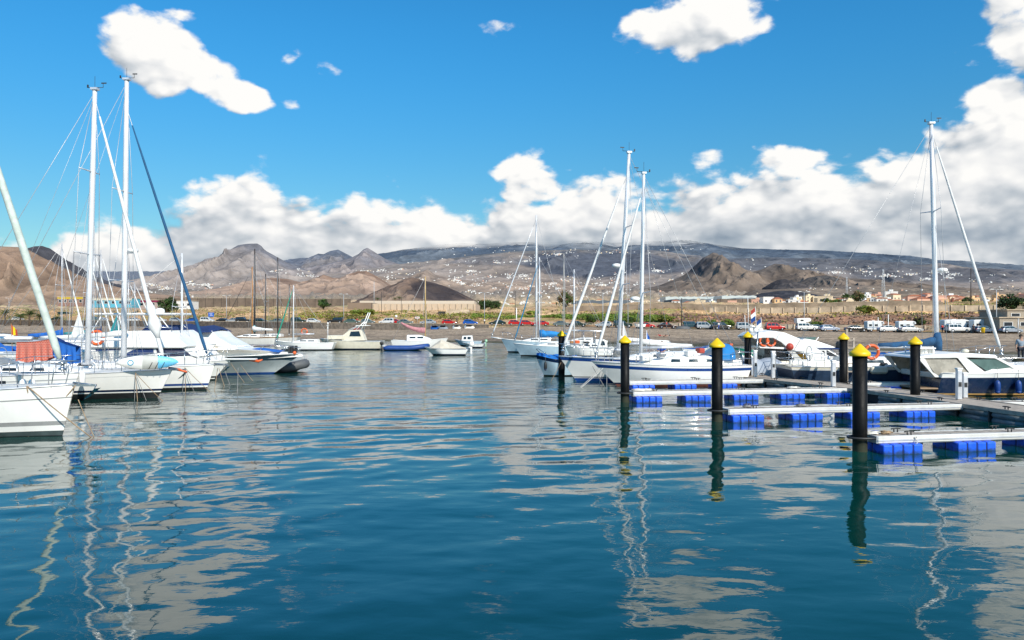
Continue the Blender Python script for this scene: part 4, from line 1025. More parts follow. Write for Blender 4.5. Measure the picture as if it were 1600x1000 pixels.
rib('inflatable_dinghy', 'dark grey inflatable dinghy lying beyond the flared motor yacht bow', wx(442, 49), 49.5, 0, 2.5, 1.3, M_rubber, .29)

# unseen-hull boats whose leaning white spars show behind (masts laid on davits) : row of small sloops beyond
def simple_sloop(label, px, Y, L, hd, masts, hullm=M_gel, strip_=M_navy, fb=.95, rake=.7, boomc=None, wood=False, group=None, cabm=M_gel, stay=None, name='sailing_boat', anti=M_black, B=None, rail=None, pul=False, stan=0, cabh=.34, spr=((.55, .7),), r=.06, rakeb=None):
    x = wx(px, Y); h = Hull(L, B or L * .31, fb, fb * .82, rake=rake, full=.5, stern=.7, sag=.12)
    t = thing(name, label, 'sailboat', (x, Y, 0), heading(hd), group)
    h.build(t, [(.06, anti), (.12, strip_), ((.9, 0), hullm), ((1, 0), M_teak if wood else hullm)], rail=M_teak if wood else M_gel, deckm=M_teak if wood else M_deck)
    cabin(t, h, -L * .72, -L * .28, L * .1, L * .07, fb * .8, cabh, cabm)
    for k, (mx, top, mr, mm, boom) in enumerate(masts):
        rigging(t, h, mx, fb, top, r=mr, m=mm, spreaders=spr, fore=(stay if k == 0 else None), back=(k == 0), boom=boom, ant=False, wire=.013)
    if pul: pulpit(t, h, stan=stan)
    return t, h
# ================================================================== MASTS BEYOND THE LEFT GROUP
# little fleet of sloops behind the flybridge yacht: leaning white spars, furled sails, blue tarps
for k, (px, ptop, ptx, Y, cov, lb, cvm) in enumerate([
    (95, 380, 83, 62, M_bluec, 'white sloop with a blue tarp over its boom at the far left', M_bluec),
    (138, 402, 127, 66, None, 'white sloop with a thin leaning mast behind the left masts', None),
    (145, 387, 145, 70, M_teal, 'white sloop with a teal sail cover between the two tall left masts', None),
    (156, 390, 156, 73, M_navyc, 'white sloop with a navy boom cover right of the tallest left mast', None),
    (199, 436, 200, 80, None, 'small white sloop with a short mast behind the white flybridge', None),
    (209, 441, 200, 84, None, 'smallest white sloop with a short mast behind the white flybridge, right of the similar one', None)]):
    t, h = simple_sloop(lb, px + 45, Y, 8.5, -4, [((px - px - 45) / FPX * Y, wz(ptop, Y), .035, M_alu, (2.8, 1.9, cov, .16))], stay=(M_whitec, .062, -.2, 1.1), spr=((.6, .6),), pul=False)
    for c in t.children:
        if c.name.split('.')[0] in ('mast', 'spreader'):
            pass
    t.rotation_euler[1] = 0
tp = thing('covered_dinghy', 'low boat under a bright blue tarpaulin at the far left', 'boat', (wx(20, 48), 48, 0))
hb = Hull(5.5, 1.9, .7, .6, rake=.5); hb.build(tp, WB(M_navy, M_black)); [setattr(c.location, 'x', 3.6) for c in tp.children]
cv_ = MB(); rings = []
for i in range(9):
    t_ = i / 8; x = -1.9 + 5.6 * t_; w = 1.0 * math.sin(pi * min(1, max(.04, t_ * .9 + .05))) ** .5; zt = .7 + 1.6 * (1 - t_) ** 1.3 * (.9 + .12 * math.sin(i * 2.2)) + .1
    rings.append([(x, -w, .72), (x, -w * .8, .75 + (zt - .7) * .5), (x, 0, zt), (x, w * .8, .75 + (zt - .7) * .5), (x, w, .72)])
cv_.loft(rings, M_bluec, closed=False); cv_.build('tarpaulin', tp)
fl = thing('flag', 'small red and yellow flag in front of the blue tarpaulin', 'flag', (wx(20, 46), 46, 0.9))
MB().tube([(0, 0, 0), (-.1, 0, 2.1)], .015, M_wood, n=5).build('staff', fl)
fb_ = MB()
for (x0, x1), mm in (((0, .1), M_red), ((.1, .24), M_cap), ((.24, .34), M_red)): fb_.add([(-.1 + x0, 0, 2.05 - x0), (-.1 + x1, .02, 2.05 - x1), (-.08 + x1, .03, 1.5 - x1 * .3), (-.08 + x0, .01, 1.4)], [(0, 1, 2, 3)], mm)
fb_.build('cloth', fl)
# white and teal triangular riding sails
for (pts, Y, mm, lb) in [(([(122, 492), (110, 527), (132, 526)]), 60, M_whitec, 'small white triangular riding sail left of the first tall mast'), (([(183, 490), (171, 520), (190, 522)]), 62, M_teal, 'small teal triangular riding sail beside the tallest left mast')]:
    P = [(wx(a, Y), wz(b, Y)) for a, b in pts]; c = P[2]
    b = MB(); n = 8; vs = []
    for i in range(n + 1):
        s = i / n; L_ = (P[0][0] + (P[1][0] - P[0][0]) * s, P[0][1] + (P[1][1] - P[0][1]) * s); R_ = (P[0][0] + (P[2][0] - P[0][0]) * s, P[0][1] + (P[2][1] - P[0][1]) * s)
        vs.append([(L_[0] + (R_[0] - L_[0]) * q / 4 - c[0], .12 * math.sin(q / 4 * pi) * s, L_[1] + (R_[1] - L_[1]) * q / 4 - c[1]) for q in range(5)])
    b.loft(vs, mm, closed=False); t = thing('riding_sail', lb, 'sail', (c[0], Y, 0)); o = b.build('sailcloth', t, (0, 0, c[1])); MB().tube([(0, 0, 0), (P[0][0] - c[0], 0, P[0][1])], .035, M_mast, n=6).build('pole', t)

# ================================================================== MOORED BOATS IN THE MIDDLE
Ym = 99
simple_sloop('old white wooden ketch with brown varnished rail and tan mast', 343, Ym, 7.2, 180, [(-(394 - 343) / FPX * Ym, wz(417, Ym), .09, M_wood, (2.6, 1.9, M_whitec, .16)), (-(415 - 343) / FPX * Ym, wz(428, Ym), .08, M_darkwood, None)], hullm=M_gel2, wood=True, fb=1.35, rake=1.0, stay=(M_darkwood, .03, .1, 1.5), group=None, B=2.1, strip_=M_oxide)
simple_sloop('dark masted schooner lying behind the old white ketch', 372, Ym + 5, 8.0, 180, [(-(398 - 372) / FPX * 104, wz(389, 104), .11, M_darkwood, (2.4, 1.8, mat('aqua_canvas', (.30, .50, .46), .8), .16)), (-(434 - 372) / FPX * 104, wz(402, 104), .09, M_darkwood, None), (-(452 - 372) / FPX * 104, wz(444, 104), .06, M_darkwood, None)], hullm=M_gel2, wood=True, fb=1.3, B=2.3)
t, h = simple_sloop('white sloop with a green furled headsail and a small wind generator', 430, dist(547), 6.4, 180, [(-(457 - 430) / FPX * 90, wz(449, 90), .06, M_mast, (2.2, 1.7, None, .1))], stay=(M_green, .075, -.1, 1.0), fb=1.0, B=1.9)
wg = MB()
for k in range(6): a = k * pi / 3; wg.tube([(-5.6, 0, 2.6), (-5.6, .4 * math.cos(a), 2.6 + .4 * math.sin(a))], [.03, .05], M_gel, n=4)
wg.tube([(-5.6, 0, .9), (-5.6, 0, 2.6)], .03, M_mast, n=6); wg.build('wind_generator', t, rz=0)
lifebuoy((wx(478, 91) , 90.3, 1.9), 'orange lifebuoy on the rail of the green headsail sloop', .32)

def cruiser(label, px, Y, L, hd, hullm, prof_cabin, strip_=M_navy, fb=1.1, wins=(), anti=M_black, extra=None, B=None, cat='motorboat', name='cabin_cruiser', w=.9, top=None, rake=.8):
    x = wx(px, Y); h = Hull(L, B or L * .33, fb, fb * .75, rake=rake, full=.45, stern=.9)
    t = thing(name, label, cat, (x, Y, 0), heading(hd)); h.build(t, [(.06, anti), (.14, strip_), ((1, 0), hullm)])
    if prof_cabin:
        ww = lambda xx, z: max(.25, w - .12 * max(0, z - fb))
        MB().prism(prof_cabin, ww, M_gel if hullm is not M_cream else M_cream).build('wheelhouse', t, bevel=.03)
        for p in wins: MB().pane(p, ww, M_glass, .02).build('window', t)
    return t
C1 = cruiser('cream cabin cruiser with raked tower and blue canvas, moored in mid harbour', 500, dist(546), 6.9, 180, M_cream, [(-2.6, .95), (-2.4, 1.35), (-3.3, 2.1), (-4.6, 2.15), (-5.0, 1.0)], fb=1.2, wins=[[(-3.35, 1.45), (-3.5, 1.95), (-4.4, 2.0), (-4.6, 1.45)]], B=2.3, w=.85)
k_ = MB(); 
for sg in (-.7, .7):
    k_.tube([(-4.0, sg, 2.1), (-4.9, sg * .9, 3.0)], .05, M_gel, n=6); k_.tube([(-3.2, sg, 2.1), (-4.3, sg, 2.6), (-5.3, sg, 2.6)], .04, M_gel, n=6)
    k_.tube([(-4.6, sg, 2.1), (-5.35, sg * .8, 4.0)], .05, M_gel, n=6)
k_.box((-4.7, 0, 2.6), (1.4, 1.4, .05), M_gel); k_.build('tower', C1)
MB().add([(-2.55, -.86, 1.45), (-3.15, -.84, 2.1), (-3.35, -.84, 2.1), (-2.95, -.87, 1.45)], [(0, 1, 2, 3)], M_bluec).build('blue_canvas', C1)
for i in range(5): MB().box((-1.3 - .33 * i, -.95 + .0 * i, 1.42), (.22, .04, .12), M_glass).build('window', C1)
MB().box((-1.9, 0, 1.33), (1.9, 1.85, .42), M_cream).build('trunk_cabin', C1, bevel=.06)
by = thing('mooring_buoy', 'yellow mooring buoy at the stern of the cream cruiser', 'buoy', (wx(585, 91), 90.5, 0)); MB().lathe([(.1, -.3), (.35, -.1), (.42, .2), (.32, .55), (.12, .7), (.04, .8)], (0, 0, 0), M_cap, n=12).build('float', by)

t, h = simple_sloop('white sloop with a faded pink sail cover and tan mast', 700, 88, 6.2, 0, [(-(700 - 664.5) / FPX * 88, wz(432, 88), .075, mat('tan_spar', (.50, .34, .14), .4), None)], fb=1.2, B=2.2, cabh=.55)
cb = MB(); pts = []; rr = []
for i in range(9): q = i / 8; pts.append((-2.5 - 2.7 * q, 0, 2.1 + .85 * q - .45 * math.sin(q * pi) * .5 - .05)); rr.append(.34 * (1 - .7 * q))
cb.tube(pts, rr, M_pink, n=8); cb.build('sail_cover', t)
rib('inflatable_boat', 'long dark blue inflatable boat in front of the pink covered sloop', wx(635, 85), 84.7, .03, 4.6, 1.7, M_bluetube, .25)
C2 = cruiser('small white motorboat under a cream tent cover in mid harbour, with outboard at the right', 663, dist(555), 4.0, 180, M_gel, None, fb=.75, B=1.6)
b = MB(); rings = []
for x, zt in ((-.5, .72), (-1.5, 1.42), (-2.3, 1.15), (-3.3, .8), (-3.8, .68)): rings.append([(x, -.75, .62), (x, -.4, zt * .85), (x, 0, zt), (x, .4, zt * .85), (x, .75, .62)])
b.loft(rings, M_creamc, closed=False, smooth=False); b.build('tent_cover', C2); outboard(C2, (-4.05, 0, .75), M_gel, 1.1)
C3 = cruiser('tiny white boat with blue wheelhouse beyond the tent covered motorboat', 710, 98, 3.4, 180, M_hullblue, [(-.9, .6), (-1.0, 1.25), (-2.2, 1.3), (-2.3, .6)], fb=.8, wins=[[(-1.15, .85), (-1.2, 1.15), (-1.5, 1.15), (-1.5, .85)], [(-1.65, .85), (-1.65, 1.15), (-2.05, 1.15), (-2.05, .85)]], B=1.5, w=.6)
C4 = cruiser('open white motorboat with a pale outboard, rightmost of the small mid harbour boats', 722, 92, 2.6, 176, M_gel, None, fb=.6, B=1.2); outboard(C4, (-2.6, 0, .6), mat('pale_green_plastic', (.35, .6, .4), .5), .8)
C5 = cruiser('small grey tender with an orange hood at the far left beyond the blue tarpaulin', 32, 110, 4.0, 0, M_gel, [(-2.8, .5), (-2.7, 1.3), (-1.4, 1.2), (-1.0, .6)], fb=.7, B=1.5, w=.6)

# the two sloops with blue stays
t, h = simple_sloop('white sloop with tall mast and white headsail furled to a long bowsprit', 783, 79, 6.8, 180, [(-(838 - 783) / FPX * 79, wz(336, 79), .085, M_mast, None)], hullm=M_hullblue, stay=(M_mast, .065, .95, 1.55), fb=1.35, B=2.2, spr=((.3, .7), (.62, .6)))
MB().tube([(-.2, 0, 1.32), (1.0, 0, 1.5)], .06, M_mast, n=7).build('bowsprit', t); pulpit(t, h, stan=4)
Yb = dist(556.5)
t, h = simple_sloop('long pale hulled sloop with a bright blue sail cover and blue furled headsail', 802, Yb, 6.9, 182, [(-(843 - 802) / FPX * Yb, wz(402, Yb), .055, M_mast, None)], hullm=M_hullblue, stay=(mat('petrol_furl', (.02, .20, .36), .8), .055, -.1, 1.35), fb=1.15, B=2.1, strip_=M_black, cabh=.30)
cb = MB(); pts = []; rr = []
for i in range(12): q = i / 11; pts.append((-2.35 - 2.6 * q, 0, 2.0 - .12 * q + .03 * math.sin(i * 2.4))); rr.append((.33 - .16 * q) * (1 + .12 * math.sin(i * 1.7)))
cb.tube(pts, rr, mat('crumpled_blue_cover', (.02, .22, .55), .8, var=.4, vscale=3, bump=.6, bscale=9), n=9); cb.build('sail_cover', t)
Yc = dist(557)
t, h = simple_sloop('white sloop with a metal gantry frame and cluttered cockpit beside the blue covered sloop', 877, Yc, 4.6, 180, [(-(897 - 877) / FPX * Yc, wz(421, Yc), .06, M_mast, None)], fb=1.0, B=1.9, strip_=M_black)
gb = MB()
for xx in (-1.9, -2.9, -3.5):
    gb.tube([(xx, -.8, .9), (xx, -.8, 2.25), (xx, .8, 2.25), (xx, .8, .9)], .035, M_steel, n=6)
for sg in (-.8, .8): gb.tube([(-1.4, sg, 2.1), (-1.5, sg, 2.25), (-3.5, sg, 2.25), (-3.6, sg, 2.1)], .035, M_steel, n=6)
gb.build('gantry', t)
for px, cl, lb, mm in ((902, .28, 'orange plastic crate on the gantry sloop deck', M_orange), (893, .22, 'brown bundle on the gantry sloop deck beside the crate', M_wood), (916, .25, 'dark coil of rope on the gantry sloop deck', M_dark)):
    b = MB(); b.rbox((0, 0, cl / 2), (cl * 1.5, cl, cl), .04, mm) if 'coil' not in lb else b.torus((0, 0, .1), .22, .08, mm)
    tag(b.build('deck_bundle', None, (wx(px, Yc - .4), Yc - .4, 1.15)), lb, 'gear')
t, h = simple_sloop('grey masted sloop hidden behind the second yellow capped pile', 868, 92, 6, 180, [(-(881 - 868) / FPX * 92, wz(396, 92), .06, mat('dull_spar', (.42, .40, .36), .6), (2, 2.0, None, .1))], fb=1.0, B=1.9, rakeb=0)
F1 = cruiser('small fishing boat with white wheelhouse and blue and red hull between the white yachts', 963, 73, 2.7, 180, M_navy, [(-1.1, .5), (-1.2, 1.1), (-1.4, 1.42), (-2.3, 1.42), (-2.35, .5)], anti=M_red, strip_=M_red, fb=.75, wins=[[(-1.35, .9), (-1.45, 1.28), (-1.75, 1.28), (-1.75, .9)]], B=1.2, w=.45)
F1.rotation_euler[2] = 0; F1.location.x = wx(968, 73)
def rowboat(label, px, Y, L, hd, hullm, inner=M_grey, sheer=None, cover=None, fb=.62, B=None, group=None, anti=M_black, name='rowing_boat', motor=False, z=0.0):
    h = Hull(L, B or L * .36, fb * 1.25, fb, rake=.5, full=.4, stern=.75, sag=.14)
    t = thing(name, label, 'boat', (wx(px, Y), Y, z), heading(hd), group)
    h.build(t, [(.06, anti), ((.82, 0), hullm), ((1, 0), sheer or hullm)], rail=sheer or M_teak, deckm=cover or inner)
    if not cover:
        for u in (.35, .6, .82): MB().box((-u * L, 0, fb * .95), (.2, h.half(u) * 1.6, .05), M_teak).build('thwart', t)
    if motor: outboard(t, (-L - .02, 0, fb))
    return t
RB = rowboat('round blue and white boat with bright blue cover, ahead of the white yachts', 837, dist(588) + .3, 2.6, 200, M_hullblue, sheer=M_navy, cover=M_bluec, fb=.95, B=1.6)
b = MB(); rings = []
for u in [i / 10 for i in range(11)]:
    w = 1.0 * math.sin(min(1, u / .4) * pi / 2) ** .8 * .78; x = -.05 - 2.5 * u; z0 = 1.05 - .2 * u
    rings.append([(x, -w, z0), (x, -w * .6, z0 + .16), (x, 0, z0 + .26 + .04 * math.sin(u * 14)), (x, w * .6, z0 + .16), (x, w, z0)])
b.loft(rings, mat('bright_blue_cover', (.012, .17, .55), .8, var=.25, vscale=4, bump=.4, bscale=8), closed=False); b.build('cover', RB)
MB().tube([(-.7, -.55, 1.1), (-.1, -.2, 1.55), (-.1, .2, 1.55), (-.7, .55, 1.1)], .018, M_steel, n=6).build('bow_rail', RB)
fender_at(tuple(local2w(RB, (-.35, .62, .85))), 'dark fender at the bow of the round blue boat', M_dark, .5, .09)
fender_at(tuple(local2w(RB, (-1.35, .88, .8))), 'black fender amidships on the round blue boat', M_dark, .5, .09)
rowboat('white and red skiff with blue tarpaulin on board, beyond the front white yacht stern', 1112, 74, 2.9, 0, M_gel, anti=M_red, sheer=M_bluec, fb=.7, B=1.2)
rowboat('bright blue skiff with white side moored near the beach at right', 1404, 60, 2.6, 5, M_gel, sheer=M_bluec, fb=.6, inner=M_bluec)
rowboat('second blue skiff moored just behind the first near the beach at right', 1420, 66, 3.4, 0, M_bluec, sheer=M_bluec, fb=.55, inner=M_bluec)
rowboat('green and red fishing skiff moored left of the radar arch boat', 1142, 62, 3.6, 182, M_gel2, anti=M_red, sheer=M_green, fb=.9, inner=M_green)
rowboat('green skiff with a turquoise tarpaulin tied over its motor', 1212, 58, 2.6, 0, M_gel, anti=M_red, sheer=M_green, cover=mat('turquoise_tarp', (.10, .38, .30), .8, var=.3), fb=.8)
DG = rowboat('dark green boat at the right edge with a man standing in it', 1578, 47, 4.0, 180, mat('dark_green_paint', (.02, .08, .09), .5), sheer=M_teak, fb=.8)
for lb, px, m1, zz_, L in (('light blue upturned dinghy on the beach wall', 680, M_bluec, 0, 2.4), ('grey and black upturned dinghy beside the blue one', 693, M_greytube, 0, 2.5), ('small white upturned dinghy in the middle of the beach dinghies', 714, M_gel, 0, 2.2), ('larger white upturned dinghy, rightmost of the beach dinghies', 734, M_gel, 0, 2.7), ('red and white upturned dinghy alone on the beach above the cream cruiser', 557, M_red, 0, 2.3)):
    Y = 178.0; X = wx(px, Y); Yr = float(roadY(X)) - 9; Y = Yr * 1.0; X = wx(px, Y)
    h = Hull(L, 1.2, .5, .42, rake=.3, full=.4)
    t = thing('upturned_dinghy', lb, 'dinghy', (X, Y, gz(X, Y) + .95), 0); t.rotation_euler = (-pi * .72, 0, .1)
    h.build(t, [(.1, m1), ((1, 0), m1)], deckm=M_dark)
    t.location.z = gz(X, Y) + .62; t.location.x += L / 2

# ================================================================== THE TWO WHITE YACHTS AT CENTRE RIGHT
Yr1 = 41.5; Yr2 = 38.4
hr1 = Hull(9.6, 2.8, 1.32, 1.1, rake=.95, full=.55, stern=.8)
R1 = sailboat('sailing_yacht', 'white sailing yacht with raked mast and blue sheer stripe, behind the front one', wx(873, Yr1), Yr1, 190.5, hr1,
    [(.05, M_blues), (.17, M_blues), (.20, M_gel), (.25, M_navy), ((.84, 0), M_gel), ((.97, 0), M_blues), ((1, 0), M_gel)], -(970 - 873) / FPX * Yr1, 1.6, wz(234, Yr1),
    cab=dict(x0=-8, x1=-3, w0=1.05, w1=.6, z=1.1, ht=.4, ports=3), lean=-(18) / FPX * Yr1 , fore=(M_whitec, .075, -.15, 1.5), spreaders=((.33, .85), (.62, .7)), boom=(2.9, 1.95, M_whitec, .08), r=.105, foretop=.90, radar=.42)
hr2 = Hull(7.9, 2.5, 1.22, 1.0, rake=1.3, full=.55, stern=.72)
R2 = sailboat('sailing_yacht', 'front white sailing yacht with wide blue stripe and blue sprayhood', wx(924, Yr2), Yr2, 190.5, hr2,
    [(.10, M_oxide), (.17, M_navy), ((.74, 0), M_gel), ((.88, 0), M_blues), ((1, 0), M_gel)], -(1005 - 924) / FPX * Yr2, 1.5, wz(268, Yr2),
    cab=dict(x0=-6.4, x1=-2.2, w0=.95, w1=.5, z=1.0, ht=.42, ports=3), lean=-(5) / FPX * Yr2, fore=(M_whitec, .07, -.2, 1.35), spreaders=((.34, .8),), boom=(2.7, 1.85, M_whitec, .085), r=.09, foretop=.93, radar=.30, hood=dict(x=-7.0, z=1.25, w=.95, m=mat('sprayhood_blue', (.015, .20, .50), .8, var=.15), ht=.8, L=1.3))
MB().tube([(-8.3, .5, 1.1), (-8.4, .5, 2.6), (-8.4, -.5, 2.6), (-8.3, -.5, 1.1)], .03, M_steel, n=6).build('stern_gantry', R2)
fz = MB(); fz.rbox((-7.75, -1.1, 1.75), (.18, .14, .5), .05, M_orange); fz.build('danbuoy', R2)
for (x, z, w_, m_) in ((-2.6, 1.35, .5, M_gel), (-3.4, 1.5, .35, M_steel), (-4.9, 1.55, .5, M_gel), (-5.4, 1.7, .3, M_red)):
    MB().rbox((x, .4, z), (w_, .5, .25), .05, m_).build('deck_hatch', R2)
# small triangular blue-white flag sail & white inner sail
for pts, Y, mm, lb in (([(1011, 519), (1011, 534), (1018, 534)], 44, M_bluec, 'small blue and white triangular sail hoisted between the two central masts'), ([(974, 505), (971, 537), (982, 530)], 46, M_whitec, 'white triangular sail hanging beside the raked mast')):
    P = [(wx(a, Y), wz(b, Y)) for a, b in pts]; c = P[1]
    t = thing('triangular_sail', lb, 'sail', (c[0], Y, 0)); b = MB(); b.add([(P[0][0] - c[0], 0, P[0][1]), (0, 0, c[1]), ((P[2][0] - c[0]) * .5, .08, P[2][1] * .5 + c[1] * .5), (P[2][0] - c[0], 0, P[2][1])], [(0, 1, 2), (0, 2, 3)], mm); b.build('sailcloth', t); MB().tube([(P[0][0] - c[0] - .02, 0, 1.1), (P[0][0] - c[0] - .02, 0, P[0][1] + .1)], .025, M_mast, n=5).build('pole', t)
ml = 'mooring lines of the central yachts'
for (x0_, y0_, dY, x1_, y1_, mm, lb, r_) in [(937, 575, Yr2, 904, 604, M_ropew, 'pale rope slanting left from the front yacht bow, upper of two', .013), (941, 575, Yr2, 905, 605, M_ropew, 'pale rope slanting left from the front yacht bow, lower of two', .013), (925, 572, Yr2, 944, 602, M_ropeg, 'dark bobstay like rope along the front yacht stem', .018),
        (947, 576, Yr2, 947, 632, M_ropew, 'thin pale rope hanging straight into the water left of the finger pontoons', .009), (876, 566, Yr1, 859, 596, M_rope, 'brown rope running left from the rear yacht bow', .012), (938, 580, Yr1, 935, 601, M_ropew, 'short pale rope between the two central bows', .012)]:
    d = min(dist(y1_), dY + .3); mooring((wx(x0_, dY), dY - .25, wz(y0_, dY)), (wx(x1_, d), d - .3, -.05), .02, mm, lb, r_, ml)

# ================================================================== PILES AND PONTOONS
def pile(label, px, Y, top_py, base=-1.2, group='black mooring piles with yellow conical caps'):
    t = thing('mooring_pile', label, 'pile', (wx(px, Y), Y, 0), 0, group)
    zt = wz(top_py, Y); r = .172
    MB().lathe([(r, base), (r, zt - .28)], (0, 0, 0), M_pile, n=28).build('post', t)
    MB().lathe([(.235, zt - .30), (.245, zt - .285), (.245, zt - .215), (.225, zt - .20), (.03, zt - .01), (.005, zt)], (0, 0, 0), M_cap, n=28).build('cap', t)
    return t
LBL = ['nearest black pile with yellow conical cap, at the end of the front finger pontoon', 'black pile with yellow cap at the end of the second finger pontoon', 'black pile with yellow cap at the end of the third finger pontoon', 'black pile with yellow cap beside the round blue boat, farthest left',
       'black pile with yellow cap on the pontoon left of the radar arch boat', 'black pile with yellow cap on the walkway beside the navy cruiser stern', 'black pile with yellow cap half hidden behind the bimini boat']
for lb, px, Y, ty in zip(LBL, (1343.5, 1120.5, 976.5, 877.5, 1168.5, 1430, 1318), (19.4, 25.2, 31.2, 43.2, 40.1, 29.8, 35.5), (537, 528, 524, 516.5, 518, 525.5, 520)):
    pile(lb, px, Y, ty)
DK_Z = .41
def finger(label, P0, P1, nfl, first, gap=2.02, w=.62, z=DK_Z, ring=True, dirf=1, fw=1.08, fd=.95):
    P0 = Vector((P0[0], P0[1], 0)); P1 = Vector((P1[0], P1[1], 0)); d = P1 - P0; L = d.length; a = math.atan2(d.y, d.x)
    t = thing('finger_pontoon', label, 'pontoon', P0, a, 'floating finger pontoons')
    # plank deck
    b = MB(); n = int(L / .14)
    for i in range(n): b.box((.14 * i + .07, 0, z - .02 - .002 * (i % 3)), (.128, w - .16, .028), M_grey)
    b.build('plank_deck', t)
    for sg in (-1, 1):
        b = MB(); y = sg * (w / 2 - .03)
        b.rbox((L / 2, y, z - .095), (L, .11, .19), .03, M_gel2); b.box((L / 2, y + sg * .062, z - .10), (L, .016, .035), M_alu); b.build('side_beam', t)
    b = MB(); b.box((.03, 0, z - .09), (.10, w, .17), M_alu); b.build('end_beam', t)
    for i in range(nfl):
        x = first + gap * i
        if x + fw > L + .3: break
        f = MB(); cw = fw / 4
        for j in range(4):
            for q in range(2):
                f.rbox((x + cw * (j + .5), (q - .5) * fd / 2, z - .19 - .19), (cw - .022, fd / 2 - .022, .375), .04, M_float)
        f.box((x + fw / 2, 0, z - .39), (fw - .06, fd - .06, .34), M_gap)
        f.build('float', t)
    if ring:
        r = MB(); pts = []
        for i in range(15):
            th = pi / 2 + pi * i / 14; pts.append((-.02 + .33 * math.cos(th) * 1.25 - .12, .27 * math.sin(th), z - .06))
        pts = [(.25, .27, z - .06)] + pts + [(.25, -.27, z - .06)]
        r.tube(pts, .028, M_dark, n=8); r.box((.14, 0, z - .06), (.08, .5, .06), M_alu); r.build('pile_ring', t)
    # cleats
    for x in ([.9, L * .5, L - 1.2]):
        for sg in (-1, 1):
            c = MB(); y = sg * (w / 2 - .06); c.tube([(x - .13, y, z + .08), (x - .06, y, z + .09), (x + .06, y, z + .09), (x + .13, y, z + .08)], .017, M_dark, n=6)
            for q in (-.05, .05): c.tube([(x + q, y, z), (x + q, y, z + .08)], .016, M_dark, n=6)
            c.build('cleat', t)
    return t
# the main walkway: centreline, in two runs with a slight bend
A0 = Vector((17.55, 17.0, 0)); A1 = Vector((14.75, 32.2, 0)); WD = (A1 - A0).normalized(); WN = Vector((-WD.y, WD.x, 0)); WW = 1.75
B0 = Vector((14.72, 32.35, 0)); B1 = Vector((11.35, 41.2, 0))
def wedge(Y):
    a, d = (A0, WD) if Y < 32.3 else (B0, (B1 - B0).normalized()); n_ = Vector((-d.y, d.x, 0))
    e = a + d * ((Y - a.y) / d.y) + n_ * (WW / 2); return (e.x, e.y)
FNG = []
def finger_to(label, pile_xy, s, nfl, first, **k):
    x0, y0 = pile_xy
    for x in np.linspace(x0, x0 + 14, 800):
        y = y0 + s * (x - x0)
        if x >= wedge(y)[0]: best = (x, y); break
    FNG.append((x0, y0, s)); return finger(label, (x0, y0), best, nfl, first, **k)
def fpos(k, px):
    x0, y0, s = FNG[k]; t = (px - 800) / FPX; Y = (y0 - s * x0) / (1 - s * t); return (t * Y, Y, DK_Z)
SL = .185
finger_to('front floating finger pontoon with white side beams on ribbed blue floats', (wx(1343.5, 19.4) + .24, 19.42), SL, 5, .05)
finger_to('second floating finger pontoon from the camera, on blue floats', (wx(1120.5, 25.2) + .24, 25.22), SL, 5, .05)
finger_to('third floating finger pontoon from the camera, on blue floats', (wx(976.5, 31.2) + .24, 31.22), SL, 5, .05)
finger_to('farthest floating finger pontoon, right in front of the blue striped yacht hull', (5.3, 36.6), SL, 3, .1, ring=False)
M_conc = mat('grey_float_shell', (.17, .20, .21), .5, var=.3, streak=.3)
def walkway(label, A0, A1):
    d = A1 - A0; wk = thing('walkway_pontoon', label, 'pontoon', A0, math.atan2(d.y, d.x)); LW = d.length
    b = MB(); n = int(LW / .145)
    for i in range(n): b.box((.145 * i + .07, 0, DK_Z - .02 - .002 * (i % 2)), (.133, WW - .2, .03), M_grey)
    b.build('plank_deck', wk)
    for sg in (-1, 1): MB().box((LW / 2, sg * (WW / 2 - .055), DK_Z - .05), (LW, .11, .13), M_grey).build('side_beam', wk)
    for sg in (-1, 1):
        x = .1
        while x < LW - 1.2:
            b = MB(); b.tube([(x, sg * (WW / 2 - .14), .20), (x + 1.3, sg * (WW / 2 - .14), .20)], .115, M_conc, n=10)
            b.tube([(x, sg * (WW / 2 - .14), .0), (x + 1.3, sg * (WW / 2 - .14), .0)], .12, M_conc, n=10)
            b.box((x - .04, sg * (WW / 2 - .12), .14), (.05, .26, .36), M_dark); b.build('float', wk); x += 1.42
    MB().box((LW / 2, 0, .0), (LW - .2, WW - .5, .5), M_black).build('float_core', wk)
    MB().box((LW - .05, 0, DK_Z - .07), (.12, WW, .16), M_alu).build('end_beam', wk)
    x = 2.2
    while x < LW:
        for sg in (-1, 1):
            c = MB(); y = sg * (WW / 2 - .12); z = DK_Z
            c.tube([(x - .15, y, z + .09), (x - .06, y, z + .10), (x + .06, y, z + .10), (x + .15, y, z + .09)], .02, M_dark, n=6)
            for q in (-.06, .06): c.tube([(x + q, y, z), (x + q, y, z + .09)], .018, M_dark, n=6)
            c.build('cleat', wk)
        x += 2.9
    return wk
walkway('long weathered plank walkway pontoon that the three near fingers branch from', A0, A1)
walkway('outer weathered plank walkway pontoon bending off to the left', B0, B1)
# fingers on the far side of the walkway
def rfinger(label, Y, L, s=.05, m=M_gel2, floats=2):
    c = A0 + WD * ((Y - A0.y) / WD.y); e = c - WN * (WW / 2)
    return finger(label, (e.x, e.y), (e.x + L, e.y + s * L), floats, 1.2, ring=False)
rfinger('floating finger pontoon along the navy cruiser, beyond the walkway', 27.2, 12)
rfinger('floating finger pontoon in front of the radar arch boat, beyond the walkway', 35.5, 9)
